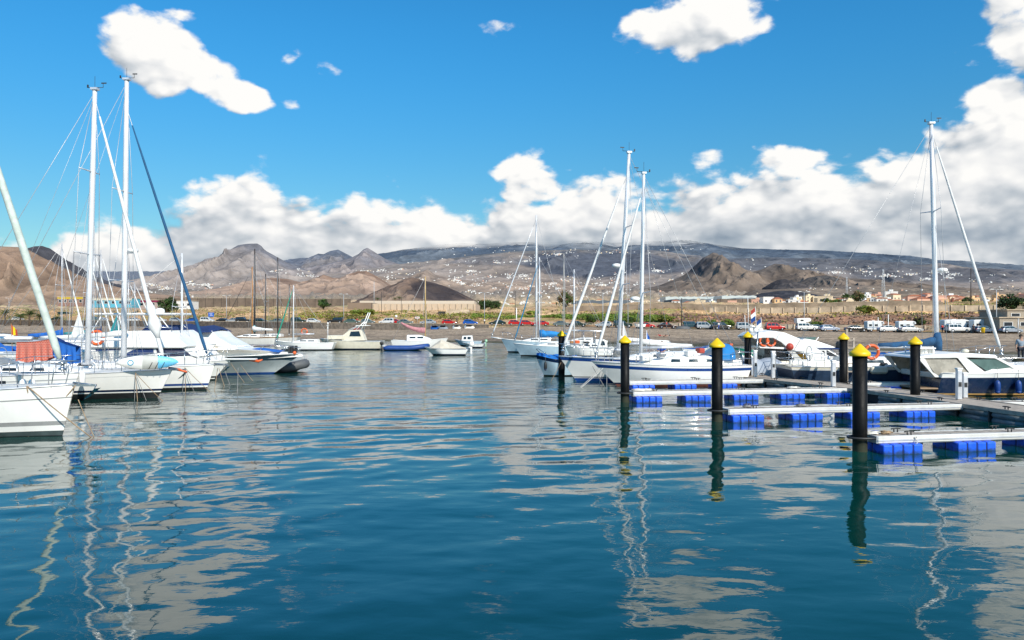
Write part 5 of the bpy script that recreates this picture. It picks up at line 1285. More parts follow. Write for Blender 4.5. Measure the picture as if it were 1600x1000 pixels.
# service pedestals
for k, (px, Y, z1, lb) in enumerate([(1498, 27.9, 1.55, 'white service pedestal on the walkway beside the navy cruiser, left and taller of two'), (1507, 28.5, 1.35, 'white service pedestal on the walkway beside the navy cruiser, right of two'), (1302, 33.3, 1.55, 'white post standing on the walkway between the big capped pile and the radar arch boat'), (1208, 38, 1.75, 'white post at the walkway end beside the grey tubes'), (1180, 39, 1.75, 'white post at the far tip of the walkway beside the capped pile')]):
    t = thing('service_pedestal', lb, 'pedestal', (wx(px, Y), Y, DK_Z))
    MB().rbox((0, 0, (z1 - .5) / 2), (.17, .17, z1 - .5), .03, M_alu).build('column', t)
    MB().rbox((0, 0, z1 - .5 + .03), (.2, .2, .07), .02, M_gel).build('cap', t)
    MB().box((0, -.092, z1 * .35), (.10, .012, .16), M_dark).build('socket_panel', t)
# coiled ropes on the fingers
def coil(p, label, m, R=.18, r=.018, n=4):
    b = MB(); pts = []
    for i in range(n * 14): a = i / 14 * 2 * pi; pts.append(((R - .02 * i / 14 + .03 * math.sin(i * .7)) * math.cos(a), (R + .03 * math.cos(i * .9)) * .7 * math.sin(a), .02 + .012 * i / 14 + .01 * math.sin(i * 1.3)))
    pts.append((R * 1.8, .1, .02)); b.tube(pts, r, m, n=5); tag(b.build('rope_coil', None, p), label, 'rope')
coil(fpos(0, 1360), 'pale rope coil at the pile end of the front finger', M_ropew); coil(fpos(0, 1383), 'pinkish rope coil near the pile end of the front finger', M_rope, .13)
coil(fpos(1, 1252), 'dark rope coil in the middle of the second finger', M_ropeg); coil(fpos(1, 1167), 'dark small rope coil near the end of the second finger', M_ropeg, .14)
coil(fpos(2, 997), 'white tangled rope at the pile end of the third finger', M_ropew, .25, .03); coil(fpos(2, 1010), 'white rope loop beside the tangled rope on the third finger', M_ropew, .2, .03)
coil(fpos(2, 1238), 'pale rope coil in the middle of the third finger', M_ropew, .2, .02)
d_ = 18.2; b = MB(); b.tube([(0, 0, 0), (.03, -.05, -.12), (-.06, -.04, -.3), (-.1, -.05, -.4)], .014, M_ropew, n=5); b.tube([(0.03, 0, 0), (-.03, -.06, -.2), (-.12, -.04, -.32)], .012, M_ropew, n=5)
tag(b.build('hanging_rope', None, (fpos(0, 1418)[0], fpos(0, 1418)[1] - .37, .38)), 'white rope end hanging over the front finger float', 'rope')

# ================================================================== NAVY CRUISER
Yn = 33.5; Xn = wx(1475, Yn)
NV = thing('motor_cruiser', 'navy hulled motor cruiser with white superstructure, moored stern to the walkway pile', 'motor yacht', (Xn, Yn, 0))
Ln = 12.5; hn = Hull(Ln, 3.7, 1.5, .95, rake=1.6, full=.5, stern=.95, flare=.2, wlf=.86, trake=-.15)
bn = [(.02, M_black), (.09, mat('tan_boot', (.50, .27, .08), .4)), ((.80, 0), M_navy), ((1, 0), M_gel)]
shifted_hull(NV, hn, bn, Ln)
for c in NV.children: c.location.y = 1.85
fn = lp(Yn, Xn)
wn_ = lambda x, z: max(.3, 1.62 - .18 * max(0, z - 1.0) - .06 * max(0, x - 2.4) ** 1.3)
n0 = len(NV.children)
hullset = set(NV.children)
# coaming, foredeck, windscreen frame, hardtop on struts
MB().prism(fn([(1475, 594), (1475, 583), (1497, 583), (1510, 590), (1524, 588), (1560, 581), (1600, 575), (1700, 571), (1790, 574), (1790, 580), (1600, 588), (1524, 596)]), lambda x, z: max(.2, 1.7 - .03 * max(0, x - 3) ** 1.5), M_gel).build('deck_moulding', NV, bevel=.05)
MB().prism(fn([(1524, 590), (1556, 577), (1600, 571), (1640, 577), (1700, 582), (1700, 590)]), wn_, M_gel).build('foredeck', NV, bevel=.05)
MB().prism(fn([(1440, 561), (1443, 557.5), (1470, 554), (1520, 552.5), (1562, 555), (1567, 558.5), (1562, 561), (1520, 559.5), (1490, 560.5)]), lambda x, z: 1.55, M_gel).build('hardtop', NV, bevel=.04)
for sg in (-1, 1):
    yy = sg * 1.56
    def quad(P, m, nm, th=.07):
        P = fn(P); b = MB(); b.prism(P, th / 2, m, yc=yy); b.build(nm, NV)
    quad([(1502, 560), (1516, 560), (1546, 583), (1526, 590)], M_gel, 'window_pillar', .09)
    quad([(1440, 561), (1450, 561), (1462, 582), (1475, 590), (1466, 590)], M_gel, 'stern_pillar', .09)
    quad([(1450, 562), (1500, 562), (1522, 588), (1468, 586)], mat('clear_side_curtain', (.42, .38, .31), .25, var=.25, spec=.6), 'side_curtain', .02)
    quad([(1519, 562), (1562, 562), (1588, 574), (1548, 580)], M_glassg, 'side_window', .03)
    quad([(1560, 560), (1566, 560), (1596, 573.5), (1590, 576)], M_gel, 'windscreen_frame', .08)
P = fn([(1566, 560), (1597, 574)]); MB().add([(P[0][0], -1.5, P[0][1]), (P[0][0], 1.5, P[0][1]), (P[1][0], 1.5, P[1][1]), (P[1][0], -1.5, P[1][1])], [(0, 1, 2, 3)], M_glassg).build('windscreen', NV)
MB().prism(fn([(1502, 571), (1515, 572), (1520, 584), (1500, 588)]), .5, M_cream).build('helm_seat', NV, bevel=.05)
MB().prism(fn([(1466, 583), (1492, 583), (1492, 592), (1466, 592)]), 1.4, M_gel2).build('stern_seat', NV, bevel=.05)
# radar gantry on the hardtop
b = MB(); 
for p in fn([(1458, 554), (1472, 554), (1484, 553)]): b.tube([(p[0], -.5, p[1]), (p[0], -.5, p[1] + .28)], .03, M_gel, n=6); b.tube([(p[0], .5, p[1]), (p[0], .5, p[1] + .28)], .03, M_gel, n=6)
q = fn([(1471, 546)])[0]; b.rbox((q[0], 0, q[1]), (.85, 1.3, .07), .03, M_gel); b.build('gantry', NV)
for px, r_ in ((1458, .17), (1472, .20), (1484, .17)): q = fn([(px, 553)])[0]; MB().ball((q[0], -.3, q[1] + .05), r_, M_gel).build('radome', NV)
q = fn([(1547, 553)])[0]; MB().lathe([(.05, -.02), (.15, 0), (.16, .08), (.1, .13), (.02, .14)], (q[0], 0, q[1]), M_cream, n=12).build('horn_dome', NV)
for c in NV.children:
    if c not in hullset: c.location.y = 1.85
rr = MB(); 
for sg in (-1, 1):
    top = [(p[0], sg * max(.2, 1.55 - .035 * max(0, p[0] - 2.5) ** 1.6) + 1.85, p[1]) for p in fn([(1545, 583), (1570, 571), (1600, 567), (1660, 565), (1720, 564)])]
    rr.tube(top, .016, M_steel, n=6)
    for p in top[1:]: rr.tube([p, (p[0] - .15, p[1], 1.3)], .013, M_steel, n=5)
rr.build('bow_rail', NV)
def letters(txt, p, size, m, parent, rz=0.0, rx=pi / 2, name='lettering', extr=.002, sx=1.0):
    cu = bpy.data.curves.new(name, 'FONT'); cu.body = txt; cu.size = size; cu.extrude = extr; cu.align_x = 'LEFT'; cu.materials.append(m)
    tmp = bpy.data.objects.new(name, cu); COL.objects.link(tmp)
    dg = bpy.context.evaluated_depsgraph_get(); me = bpy.data.meshes.new_from_object(tmp.evaluated_get(dg)); bpy.data.objects.remove(tmp)
    me.name = name; o = bpy.data.objects.new(name, me); COL.objects.link(o); o.parent = parent; o.location = p; o.rotation_euler = (rx, 0, rz); o.scale = (sx, 1, 1)
    return o
def marks(parent, name, p, n, w, h, m, axis='y', gap=3):
    b = MB(); rs = random.Random(5); u = 0.0
    for i in range(n):
        if i == gap: u += w * .8
        for (a, z, sa, sz) in ((0, 0, .18, 1), (.35, rs.choice((.42, 0, -.42)), .6, .18), (.62, rs.choice((0, .22, -.22)), .18, rs.choice((1, .55)))):
            c = (p[0], p[1] - (u + a * w), p[2] + z * h) if axis == 'y' else (p[0] + u + a * w, p[1], p[2] + z * h)
            d = (.012, sa * w, sz * h) if axis == 'y' else (sa * w, .012, sz * h)
            b.box(c, d, m)
        u += w
    return b.build(name, parent)
marks(NV, 'boat_name', (-.02, 2.9, .62), 6, .16, .15, mat('gold_letters', (.45, .30, .08), .4))
marks(R2, 'boat_name', (-3.35, 1.30, 0), 1, .01, .01, M_blues) if False else None
swim = MB(); swim.rbox((-.45, 1.85, .28), (.95, 3.2, .09), .04, M_teak); swim.build('swim_platform', NV)
mb_ = mat('blue_fender', (.01, .05, .22), .4)
for k, px in enumerate((1561, 1594)):
    fender_at((wx(px, Yn - .15), Yn - .05, wz(594, Yn)), ['blue fender on the navy cruiser side, left of two', 'blue fender on the navy cruiser side, right of two'][k], mb_, .55, .12, mb_)

# ================================================================== BLUE COVERED SLOOP BEHIND THE NAVY CRUISER
Ys = 36.5
hs_ = Hull(10.8, 3.2, 1.3, 1.0, rake=1.0, full=.55, stern=.75)
SB = sailboat('sailing_yacht', 'old navy sailing yacht with a blue sail cover and tan deck gear', wx(1570, Ys + 2.2), Ys + 2.2, 0, hs_, [(.12, M_black), (.2, M_gel2), ((.84, 0), mat('dull_navy', (.02, .045, .09), .45, var=.25)), ((.90, 0), M_gel2), ((1, 0), M_cream)], (1464 - 1570) / FPX * (Ys + 2.2), 1.5, wz(193, Ys + 2.2),
    cab=dict(x0=-8, x1=-3, w0=1.0, w1=.6, z=1.0, ht=.4), fore=(M_whitec, .075, -.1, 1.4), lean=-(9) / FPX * 38.7, spreaders=((.62, .95),), boom=(2.9, 1.88, mat('weathered_blue_cover', (.02, .09, .20), .85, var=.3, bump=.5, bscale=10), .14), r=.115, radar=.36, deckm=M_cream)
lifebuoy((wx(1362, 36), 36.0, wz(550, 36)), 'orange lifebuoy on the stern rail of the blue covered sloop', .30)
for k, (px, py, w_, mm, lb) in enumerate([(1372, 577, .8, M_cream, 'cream locker on the old navy yacht stern'), (1392, 574, .5, M_gel2, 'white jerry can on the old navy yacht deck'), (1412, 573, .7, M_creamc, 'tan canvas bundle on the old navy yacht deck'), (1380, 571, .35, M_dark, 'dark fuel can on the old navy yacht deck'), (1452, 577, .8, M_creamc, 'tan folded sail beside the navy cruiser stern')]):
    Y = 37.2 + .2 * k; b = MB(); b.rbox((0, 0, .16), (w_, .4, .34), .09, mm); tag(b.build('deck_gear', None, (wx(px, Y), Y, wz(py, Y) - .2)), lb, 'gear')

# ================================================================== RADAR ARCH BOAT AND NEIGHBOURS
Ya = 41.5; Xa = wx(1236, Ya); fa = lp(Ya, Xa)
AR = thing('motor_yacht', 'white motor yacht with a big swept radar arch carrying orange lifebuoys', 'motor yacht', (Xa, Ya, 0))
ha = Hull(6.6, 3.0, 1.05, .95, rake=.9, full=.55, stern=.95)
shifted_hull(AR, ha, [(.06, M_black), (.34, M_blues), ((1, 0), M_gel)], wx(1408, Ya) - Xa)
for c in AR.children: c.location.y = 1.5
hs0 = set(AR.children)
wa = lambda x, z: max(.4, 1.42 - .1 * max(0, z - 1))
MB().prism(fa([(1236, 592), (1250, 580), (1262, 577), (1285, 571), (1330, 567), (1390, 574), (1404, 583), (1380, 590)]), lambda x, z: max(.4, 1.40 - .05 * max(0, x - 2) ** 1.5), M_gel).build('foredeck', AR, bevel=.06)
# swept arch: curved roof slab
top = fa([(1176, 527), (1186, 520), (1205, 517.5), (1228, 520), (1252, 530), (1272, 541), (1296, 556), (1320, 573), (1332, 586)])
bot = fa([(1181, 530), (1192, 528), (1209, 528), (1222, 535), (1234, 546), (1256, 552), (1280, 565), (1303, 579), (1313, 590)])
for sg in (-1, 1):
    b = MB(); b.prism(top + bot[::-1], .09, M_gel, yc=sg * 1.32); b.build('arch_side', AR, bevel=.03)
b = MB(); b.loft([[(p[0], -1.3, p[1]), (p[0], 0, p[1] + .07), (p[0], 1.3, p[1])] for p in top[:7]], M_gel, closed=False); b.loft([[(p[0], -1.3, p[1] - .07), (p[0], 0, p[1]), (p[0], 1.3, p[1] - .07)] for p in top[:7]], M_gel, closed=False); b.build('arch_roof', AR)
b = MB(); b.prism(fa([(1180, 530), (1190, 540), (1200, 543), (1248, 544.5), (1236, 533), (1206, 527)]), .04, M_gel2, yc=1.28); b.prism(fa([(1188, 541), (1252, 544), (1254, 547), (1190, 544)]), 1.3, M_gel); b.build('arch_valance', AR)
for sg in (-1.3, 1.3): MB().prism(fa([(1232, 546), (1240, 546), (1262, 570), (1270, 577), (1254, 577)]), .06, M_gel2, yc=sg).build('arch_strut', AR)
MB().prism(fa([(1200, 546), (1240, 546), (1246, 577), (1200, 577)]), .9, M_glass).build('cockpit_door', AR)
MB().prism(fa([(1246, 553), (1262, 553), (1270, 566), (1246, 566)]), .95, mat('yellow_panel', (.75, .42, .03), .5)).build('yellow_locker', AR)
MB().prism(fa([(1170, 567), (1250, 564), (1256, 580), (1240, 586), (1170, 582)]), 1.3, M_cream).build('cockpit', AR, bevel=.06)
MB().prism(fa([(1202, 580), (1248, 574), (1246, 592), (1202, 592)]), 1.42, mat('beige_side', (.62, .54, .45), .5)).build('engine_box', AR, bevel=.06)
b = MB()
for px, h_ in ((1180, .9), (1191, .7), (1185, 1.9)): q = fa([(px, 519)])[0]; b.tube([(q[0], .2, q[1]), (q[0] - .05, .2, q[1] + h_)], .018, M_gel, n=5)
for px in (1184, 1192, 1200): q = fa([(px, 518)])[0]; b.ball((q[0], -.3, q[1] + .06), .12, M_gel)
b.build('antennas', AR)
for c in AR.children:
    if c not in hs0: c.location.y = 1.5
for k, px in enumerate((1193, 1204)): lifebuoy((wx(px, Ya + .3), Ya + .22, wz(533, Ya + .3)), ['orange lifebuoy in the swept arch, left of two', 'orange lifebuoy in the swept arch, right of two'][k], .25, .25)
q = thing('buoy', 'red and white buoy hanging under the swept arch', 'buoy', (wx(1235, Ya), Ya + .1, wz(542, Ya))); MB().ball((0, 0, 0), .2, M_red).build('ball', q); MB().tube([(0, 0, .18), (0, 0, .4)], .012, M_ropeg, n=5).build('line', q)
# tender tubes beside
for k, (px, w_) in enumerate(((1236, 1.25), (1262, 1.4))):
    pass
for k, px in enumerate((1167, 1196)):
    t = thing('jet_ski_cover' if False else 'tender', ['light grey tender under a rounded cover, left of two beside the walkway tip', 'light grey tender under a rounded cover, right of two beside the walkway tip'][k], 'tender', (wx(px, 40.5), 40.8 + .1 * k, 0), 0)
    rings = []
    for i in range(11):
        u = i / 10; x = -.55 + 1.5 * u; r_ = .62 * math.sin(pi * min(.97, .08 + u * .75)) ** .6
        rings.append([(x, -r_ * .9, .25), (x, -r_ * .95, .6), (x, -r_ * .6, .6 + r_ * .85), (x, 0, .62 + r_ * 1.05), (x, r_ * .6, .6 + r_ * .85), (x, r_ * .95, .6), (x, r_ * .9, .25)])
    MB().loft(rings, M_greytube, closed=False).build('cover', t); MB().box((.2, 0, .12), (1.5, 1.0, .3), M_gel2).build('hull', t, bevel=.08)
# bimini boat behind
Yd = 47.5; Xd = wx(1330, Yd); fd = lp(Yd, Xd)
BB = thing('cabin_cruiser', 'white cabin cruiser with navy bimini and row of side windows behind the swept arch', 'motorboat', (Xd, Yd, 0))
hd_ = Hull(6.0, 2.6, 1.15, 1.0, rake=.9, full=.5, stern=.9)
hd_.build(BB, WB(M_navy, M_black)); 
for c in BB.children: c.rotation_euler = (0, 0, pi); c.location = (wx(1215, Yd) - Xd, 1.3, 0)
hs1 = set(BB.children)
wd_ = lambda x, z: max(.4, 1.2 - .15 * max(0, z - 1.2))
MB().prism(fd([(1240, 560), (1246, 546), (1292, 544), (1318, 560)]), wd_, M_gel).build('cabin', BB, bevel=.04)
for a, b2 in ((1250, 1262), (1264, 1276), (1278, 1290)): MB().pane(fd([(a, 556), (a + 1, 548.5), (b2 - 1, 548), (b2 + 2, 556)]), wd_, M_glass, .02).build('window', BB)
MB().pane(fd([(1293, 547), (1312, 558), (1293, 557)]), wd_, M_glass, .02).build('window', BB)
MB().prism(fd([(1240, 542), (1258, 529), (1276, 532), (1308, 543), (1300, 546)]), 1.15, M_gel).build('flybridge', BB, bevel=.05)
MB().prism(fd([(1263, 528), (1280, 527), (1276, 533), (1264, 532)]), .9, M_glassg).build('venturi_screen', BB)
MB().tube([(fd([(1276, 536)])[0][0], -.9, fd([(1276, 536)])[0][1]), (fd([(1270, 527)])[0][0] + .5, -.9, fd([(1270, 527)])[0][1])], .03, M_gel, n=6).build('screen_post', BB)
MB().prism(fd([(1257, 545.5), (1290, 543.6), (1320, 544), (1322, 546), (1290, 546)]), 1.2, M_navyc).build('bimini', BB)
b = MB()
for a, c_ in (((1320, 545), (1305, 566)), ((1300, 546), (1318, 566)), ((1320, 545), (1326, 566))):
    A_, C_ = fd([a, c_]);
    for sg in (-1, 1): b.tube([(A_[0], sg * 1.15, A_[1]), (C_[0], sg * 1.15, C_[1])], .022, M_steel, n=5)
b.build('bimini_frame', BB)
outboard(BB, (wx(1322, Yd) - Xd + .1, -.9, 1.35), M_dark, 1.3)
for c in BB.children:
    if c not in hs1: c.location.y += 1.3
# swim ladder post beside the half hidden pile
ld = thing('wooden_post', 'weathered brown post with rungs beside the half hidden capped pile', 'post', (wx(1323, 35.6), 35.6, 0)); b = MB()
b.box((0, 0, 1.1), (.09, .09, 3.4), M_grey); b.box((.3, 0, .9), (.09, .09, 3.0), M_grey); b.build('uprights', ld)
for k in range(5): MB().box((.15, -.05, .9 + .35 * k), (.36, .04, .06), M_grey).build('rung', ld)
# flags
for k, (px, py0, py1, lb, cols) in enumerate([(1180, 479, 520, 'red, white and blue flag on a white staff above the swept arch', (M_red, M_gel, M_blues)), (1189, 496, 520, 'small blue and white flag on the shorter staff above the swept arch', (M_blues, M_gel))]):
    Y = Ya + 1.5; z0, z1 = wz(py1, Y), wz(py0, Y); t = thing('flag', lb, 'flag', (wx(px + 2, Y), Y, z0)); MB().tube([(0, 0, 0), (-.07, 0, z1 - z0)], .014, M_gel, n=5).build('staff', t)
    for j, mm in enumerate(cols): hh = .45 / len(cols) * (1.5 if k == 0 else 1); b = MB(); zt = z1 - z0 - .05 - j * hh; b.add([(-.07, 0, zt), (-.30, .05, zt - .2), (-.26, .05, zt - .2 - hh), (-.06, 0, zt - hh)], [(0, 1, 2, 3)], mm); b.build('cloth', t)
# ================================================================== PEOPLE
def person(label, loc, rz, shirt, trousers, H=1.75, pose='stand', hair=(.05, .035, .025), group=None, shorts=False):
    root = thing('person', label, 'person', loc, rz, group); s = H / 1.75
    J = {}
    if pose == 'sit':
        J = dict(pel=(0, 0, .48), ch=(0, -.04, .90), nk=(0, -.03, 1.0), hd=(0, .02, 1.12), ht=(0, .02, 1.24))
        for sg, n in ((-1, 'l'), (1, 'r')):
            J.update({'sh' + n: (sg * .19, -.03, .92), 'el' + n: (sg * .25, .08, .68), 'wr' + n: (sg * .16, .30, .62), 'ha' + n: (sg * .13, .38, .61),
                      'hp' + n: (sg * .10, 0, .46), 'kn' + n: (sg * .13, .42, .48), 'an' + n: (sg * .13, .46, .10), 'ft' + n: (sg * .14, .62, .05)})
    elif pose == 'lie':
        J = dict(pel=(0, 0, .12), ch=(0, -.48, .15), nk=(0, -.62, .17), hd=(0, -.72, .20), ht=(0, -.83, .20))
        for sg, n in ((-1, 'l'), (1, 'r')):
            J.update({'sh' + n: (sg * .2, -.52, .14), 'el' + n: (sg * .33, -.32, .08), 'wr' + n: (sg * .30, -.08, .07), 'ha' + n: (sg * .28, .0, .07),
                      'hp' + n: (sg * .10, .04, .12), 'kn' + n: (sg * .14, .42, .28), 'an' + n: (sg * .13, .78, .08), 'ft' + n: (sg * .14, .86, .16)})
    else:
        st = .14 if pose == 'walk' else .04
        J = dict(pel=(0, 0, .95), ch=(0, .0, 1.34), nk=(0, 0, 1.49), hd=(0, .02, 1.60), ht=(0, .01, 1.72))
        for sg, n in ((-1, 'l'), (1, 'r')):
            J.update({'sh' + n: (sg * .19, 0, 1.42), 'el' + n: (sg * .25, -.02 - sg * st * .5, 1.14), 'wr' + n: (sg * .25, .08 - sg * st, .90), 'ha' + n: (sg * .24, .11 - sg * st, .80),
                      'hp' + n: (sg * .10, 0, .92), 'kn' + n: (sg * .12, .02 + sg * st, .50), 'an' + n: (sg * .12, sg * st * 1.4 - .02, .09), 'ft' + n: (sg * .13, sg * st * 1.4 + .13, .035)})
    R = dict(pel=.135, ch=.145, nk=.06, hd=.098, ht=.085, sh=.075, el=.045, wr=.03, ha=.035, hp=.095, kn=.058, an=.04, ft=.038)
    def skin(name, edges, m, grow=0.0, rootj=None, parent=root):
        names = []
        for a, b in edges:
            for q in (a, b):
                if q not in names: names.append(q)
        if rootj and rootj in names: names.remove(rootj); names.insert(0, rootj)
        me = bpy.data.meshes.new(name); me.from_pydata([tuple(v * s for v in J[n]) for n in names], [(names.index(a), names.index(b)) for a, b in edges], [])
        me.materials.append(m); o = bpy.data.objects.new(name, me); COL.objects.link(o); o.parent = parent
        md = o.modifiers.new('skin', 'SKIN'); md.use_smooth_shade = True
        sv = me.skin_vertices[0] if me.skin_vertices else me.attributes.new('skin', 'FLOAT', 'POINT')
        for i, n in enumerate(names):
            k = n if n in R else n[:2]; r = (R[k] + grow) * s
            me.skin_vertices[0].data[i].radius = (r, r * (.78 if k in ('ch', 'pel') else 1))
        me.skin_vertices[0].data[0].use_root = True
        o.modifiers.new('sub', 'SUBSURF').levels = 1; o.modifiers['sub'].render_levels = 1
        return o
    E = [('pel', 'ch'), ('ch', 'nk'), ('nk', 'hd'), ('hd', 'ht')]
    for n in 'lr': E += [('ch', 'sh' + n), ('sh' + n, 'el' + n), ('el' + n, 'wr' + n), ('wr' + n, 'ha' + n), ('pel', 'hp' + n), ('hp' + n, 'kn' + n), ('kn' + n, 'an' + n), ('an' + n, 'ft' + n)]
    # skin layer initialised through bmesh so every mesh owns one
    def ensure():
        pass
    _old = bpy.data.meshes.new
    o = skin2('body', E, J, R, s, M_skin, 0, root)
    # fingers
    hb = MB()
    for n, sg in (('l', -1), ('r', 1)):
        h0 = Vector(J['ha' + n]) * s; d = (Vector(J['ha' + n]) - Vector(J['wr' + n])).normalized(); a = d.cross(Vector((1, 0, 0)) if abs(d.x) < .9 else Vector((0, 1, 0))).normalized()
        for k, ln in enumerate((.07, .08, .075, .06)): p = h0 + a * (.03 - .02 * k); hb.tube([p, p + d * ln * .6, p + d * ln + Vector((-sg * .015, 0, 0))], [.01, .009, .006], M_skin, n=5)
        p = h0 - d * .03 + a * .035; hb.tube([p, p + a * .035 + d * .02, p + a * .04 + d * .05], [.011, .010, .007], M_skin, n=5)
    hb.build('hand_fingers', root)
    hd = Vector(J['hd']) * s; ht = Vector(J['ht']) * s; c = hd.lerp(ht, .5)
    if pose != 'lie':
        fc = MB()
        fc.ball(c + Vector((0, .098 * s, -.01)), .016, M_skin, 6)
        for sg in (-1, 1): fc.ball(c + Vector((sg * .032, .085 * s, .018)), .010, M_dark, 6); fc.ball(c + Vector((sg * .095 * s, 0, 0)), .02, M_skin, 6, (.5, 1, 1.4))
        fc.box(c + Vector((0, .088 * s, -.045)), (.04, .012, .008), M_red); fc.build('face', root)
    MB().ball(ht.lerp(hd, .25) + Vector((0, -.018, .01) if pose != 'lie' else (0, -.02, .02)), .105 * s, mat('hair_%d' % int(hair[0] * 100), hair, .8), 8).build('hair', root)
    if shirt: 
        ES = [('pel', 'ch'), ('ch', 'shl'), ('shl', 'ell'), ('ch', 'shr'), ('shr', 'elr')]
        R2 = dict(R); R2['nk'] = .05; skin2('shirt', ES, J, R2, s, shirt, .016, root)
    if trousers:
        ET = [('pel', 'hpl'), ('hpl', 'knl'), ('pel', 'hpr'), ('hpr', 'knr')] + ([] if shorts else [('knl', 'anl'), ('knr', 'anr')])
        skin2('trousers', ET, J, R, s, trousers, .014, root)
    if pose not in ('lie',):
        sh = MB()
        for n in 'lr': sh.rbox(Vector(J['ft' + n]) * s + Vector((0, -.06, .0)), (.09, .27, .08), .025, M_dark)
        sh.build('shoes', root)
    return root
def skin2(name, edges, J, R, s, m, grow, parent):
    names = []
    for a, b in edges:
        for q in (a, b):
            if q not in names: names.append(q)
    bm = bmesh.new(); lay = bm.verts.layers.skin.verify(); vs = {}
    for n in names:
        v = bm.verts.new([c * s for c in J[n]]); k = n if n in R else n[:2]; r = (R[k] + grow) * s
        v[lay].radius = (r, r * (.8 if k in ('ch', 'pel') else 1)); v[lay].use_root = (n == names[0]); vs[n] = v
    for a, b in edges: bm.edges.new((vs[a], vs[b]))
    me = bpy.data.meshes.new(name); bm.to_mesh(me); bm.free(); me.materials.append(m)
    o = bpy.data.objects.new(name, me); COL.objects.link(o); o.parent = parent
    md = o.modifiers.new('skin', 'SKIN'); md.use_smooth_shade = True
    sb = o.modifiers.new('sub', 'SUBSURF'); sb.levels = 1; sb.render_levels = 1
    return o
C_grey = mat('grey_shirt', (.30, .36, .42), .9); C_dk = mat('dark_trousers', (.03, .035, .05), .9); C_red = mat('red_shirt', (.55, .04, .04), .9); C_white = mat('white_shirt', (.7, .7, .68), .9); C_blue = mat('blue_shirt', (.04, .10, .40), .9)
person('man in a grey shirt and dark trousers standing in the dark green boat', (wx(1595, 47), 47.0, .62), 2.9, C_grey, C_dk, 1.70)
person('person in a blue shirt seated in the cockpit of the front blue striped yacht', (wx(1037, 39.8), 40.3, 1.12), 2.6, C_blue, C_dk, 1.35, 'sit', (.14, .07, .03))
def onroad(px, off=0.0):
    # point on the road at photo column px; off = metres inland of the road centreline
    t = (px - 800) / FPX; Y = (210 + off) / (1 + .5 * t); X = t * Y
    return X, Y, float(roadZ(X))
for px, sh, tr, lb, pose, off in [(714, C_dk, C_dk, 'person in dark clothes walking beside the red hatchback on the shore road', 'walk', -3.2), (757, C_white, C_dk, 'person in a white top standing under the middle street lamp', 'stand', -3), (1041.5, C_red, C_dk, 'person in a red shirt beside the dark brown car', 'stand', -3.4), (1123, C_white, C_blue, 'person in a white shirt in front of the dark van', 'walk', -4), (1472.5, C_red, C_dk, 'person in red walking left of the campervans', 'walk', -2.5), (1521, C_dk, C_dk, 'person in dark clothes between the two large campervans', 'stand', -4), (1529, C_grey, C_dk, 'person in grey beside the dark clothed one at the campervans', 'stand', -4.4), (558, C_red, C_dk, 'person in red on the shore road near the leftmost grey hatchback', 'walk', 5)]:
    x, y, z = onroad(px, off); person(lb, (x, y, z + (.04 if off > -5 else -.3)), random.uniform(0, 6), sh, tr, 1.75, pose)
for px, py, lb in ((1032, 525.5, 'sunbather lying on the dark beach, left of two'), (1038, 526.5, 'sunbather lying on the dark beach, right of two')):
    Y = 128; X = wx(px, Y); person(lb, (X, Y, gz(X, Y) + .05), 1.4, None, C_red if px < 1035 else C_dk, 1.7, 'lie', shorts=True)

# ================================================================== VEHICLES
M_paint = mat('car_paint', (1, 1, 1), .22, var=.06, objcol=True, coat=.6, metal=.1)
M_tyre = mat('tyre', (.02, .02, .02), .85); M_rim = mat('wheel_rim', (.45, .45, .46), .35, metal=.6); M_cglass = mat('car_glass', (.02, .03, .035), .05, spec=.9)
M_lamp = mat('headlamp_lens', (.75, .76, .78), .1); M_tail = mat('tail_lamp', (.45, .02, .02), .2); M_pl = mat('black_trim', (.03, .03, .032), .6)
def wheel(parent, x, y, r=.32):
    w = MB(); w.lathe([(r * .6, -.1), (r * .95, -.1), (r, -.06), (r, .06), (r * .95, .1), (r * .6, .1)], (x, y, r), M_tyre, n=18, M=Matrix.Rotation(pi / 2, 3, 'X')); o = w.build('wheel', parent)
    q = MB(); q.lathe([(.03, -.11), (r * .55, -.105), (r * .62, -.06), (r * .62, .06), (r * .55, .105), (.03, .11)], (x, y, r), M_rim, n=10, M=Matrix.Rotation(pi / 2, 3, 'X')); q.build('rim', o)
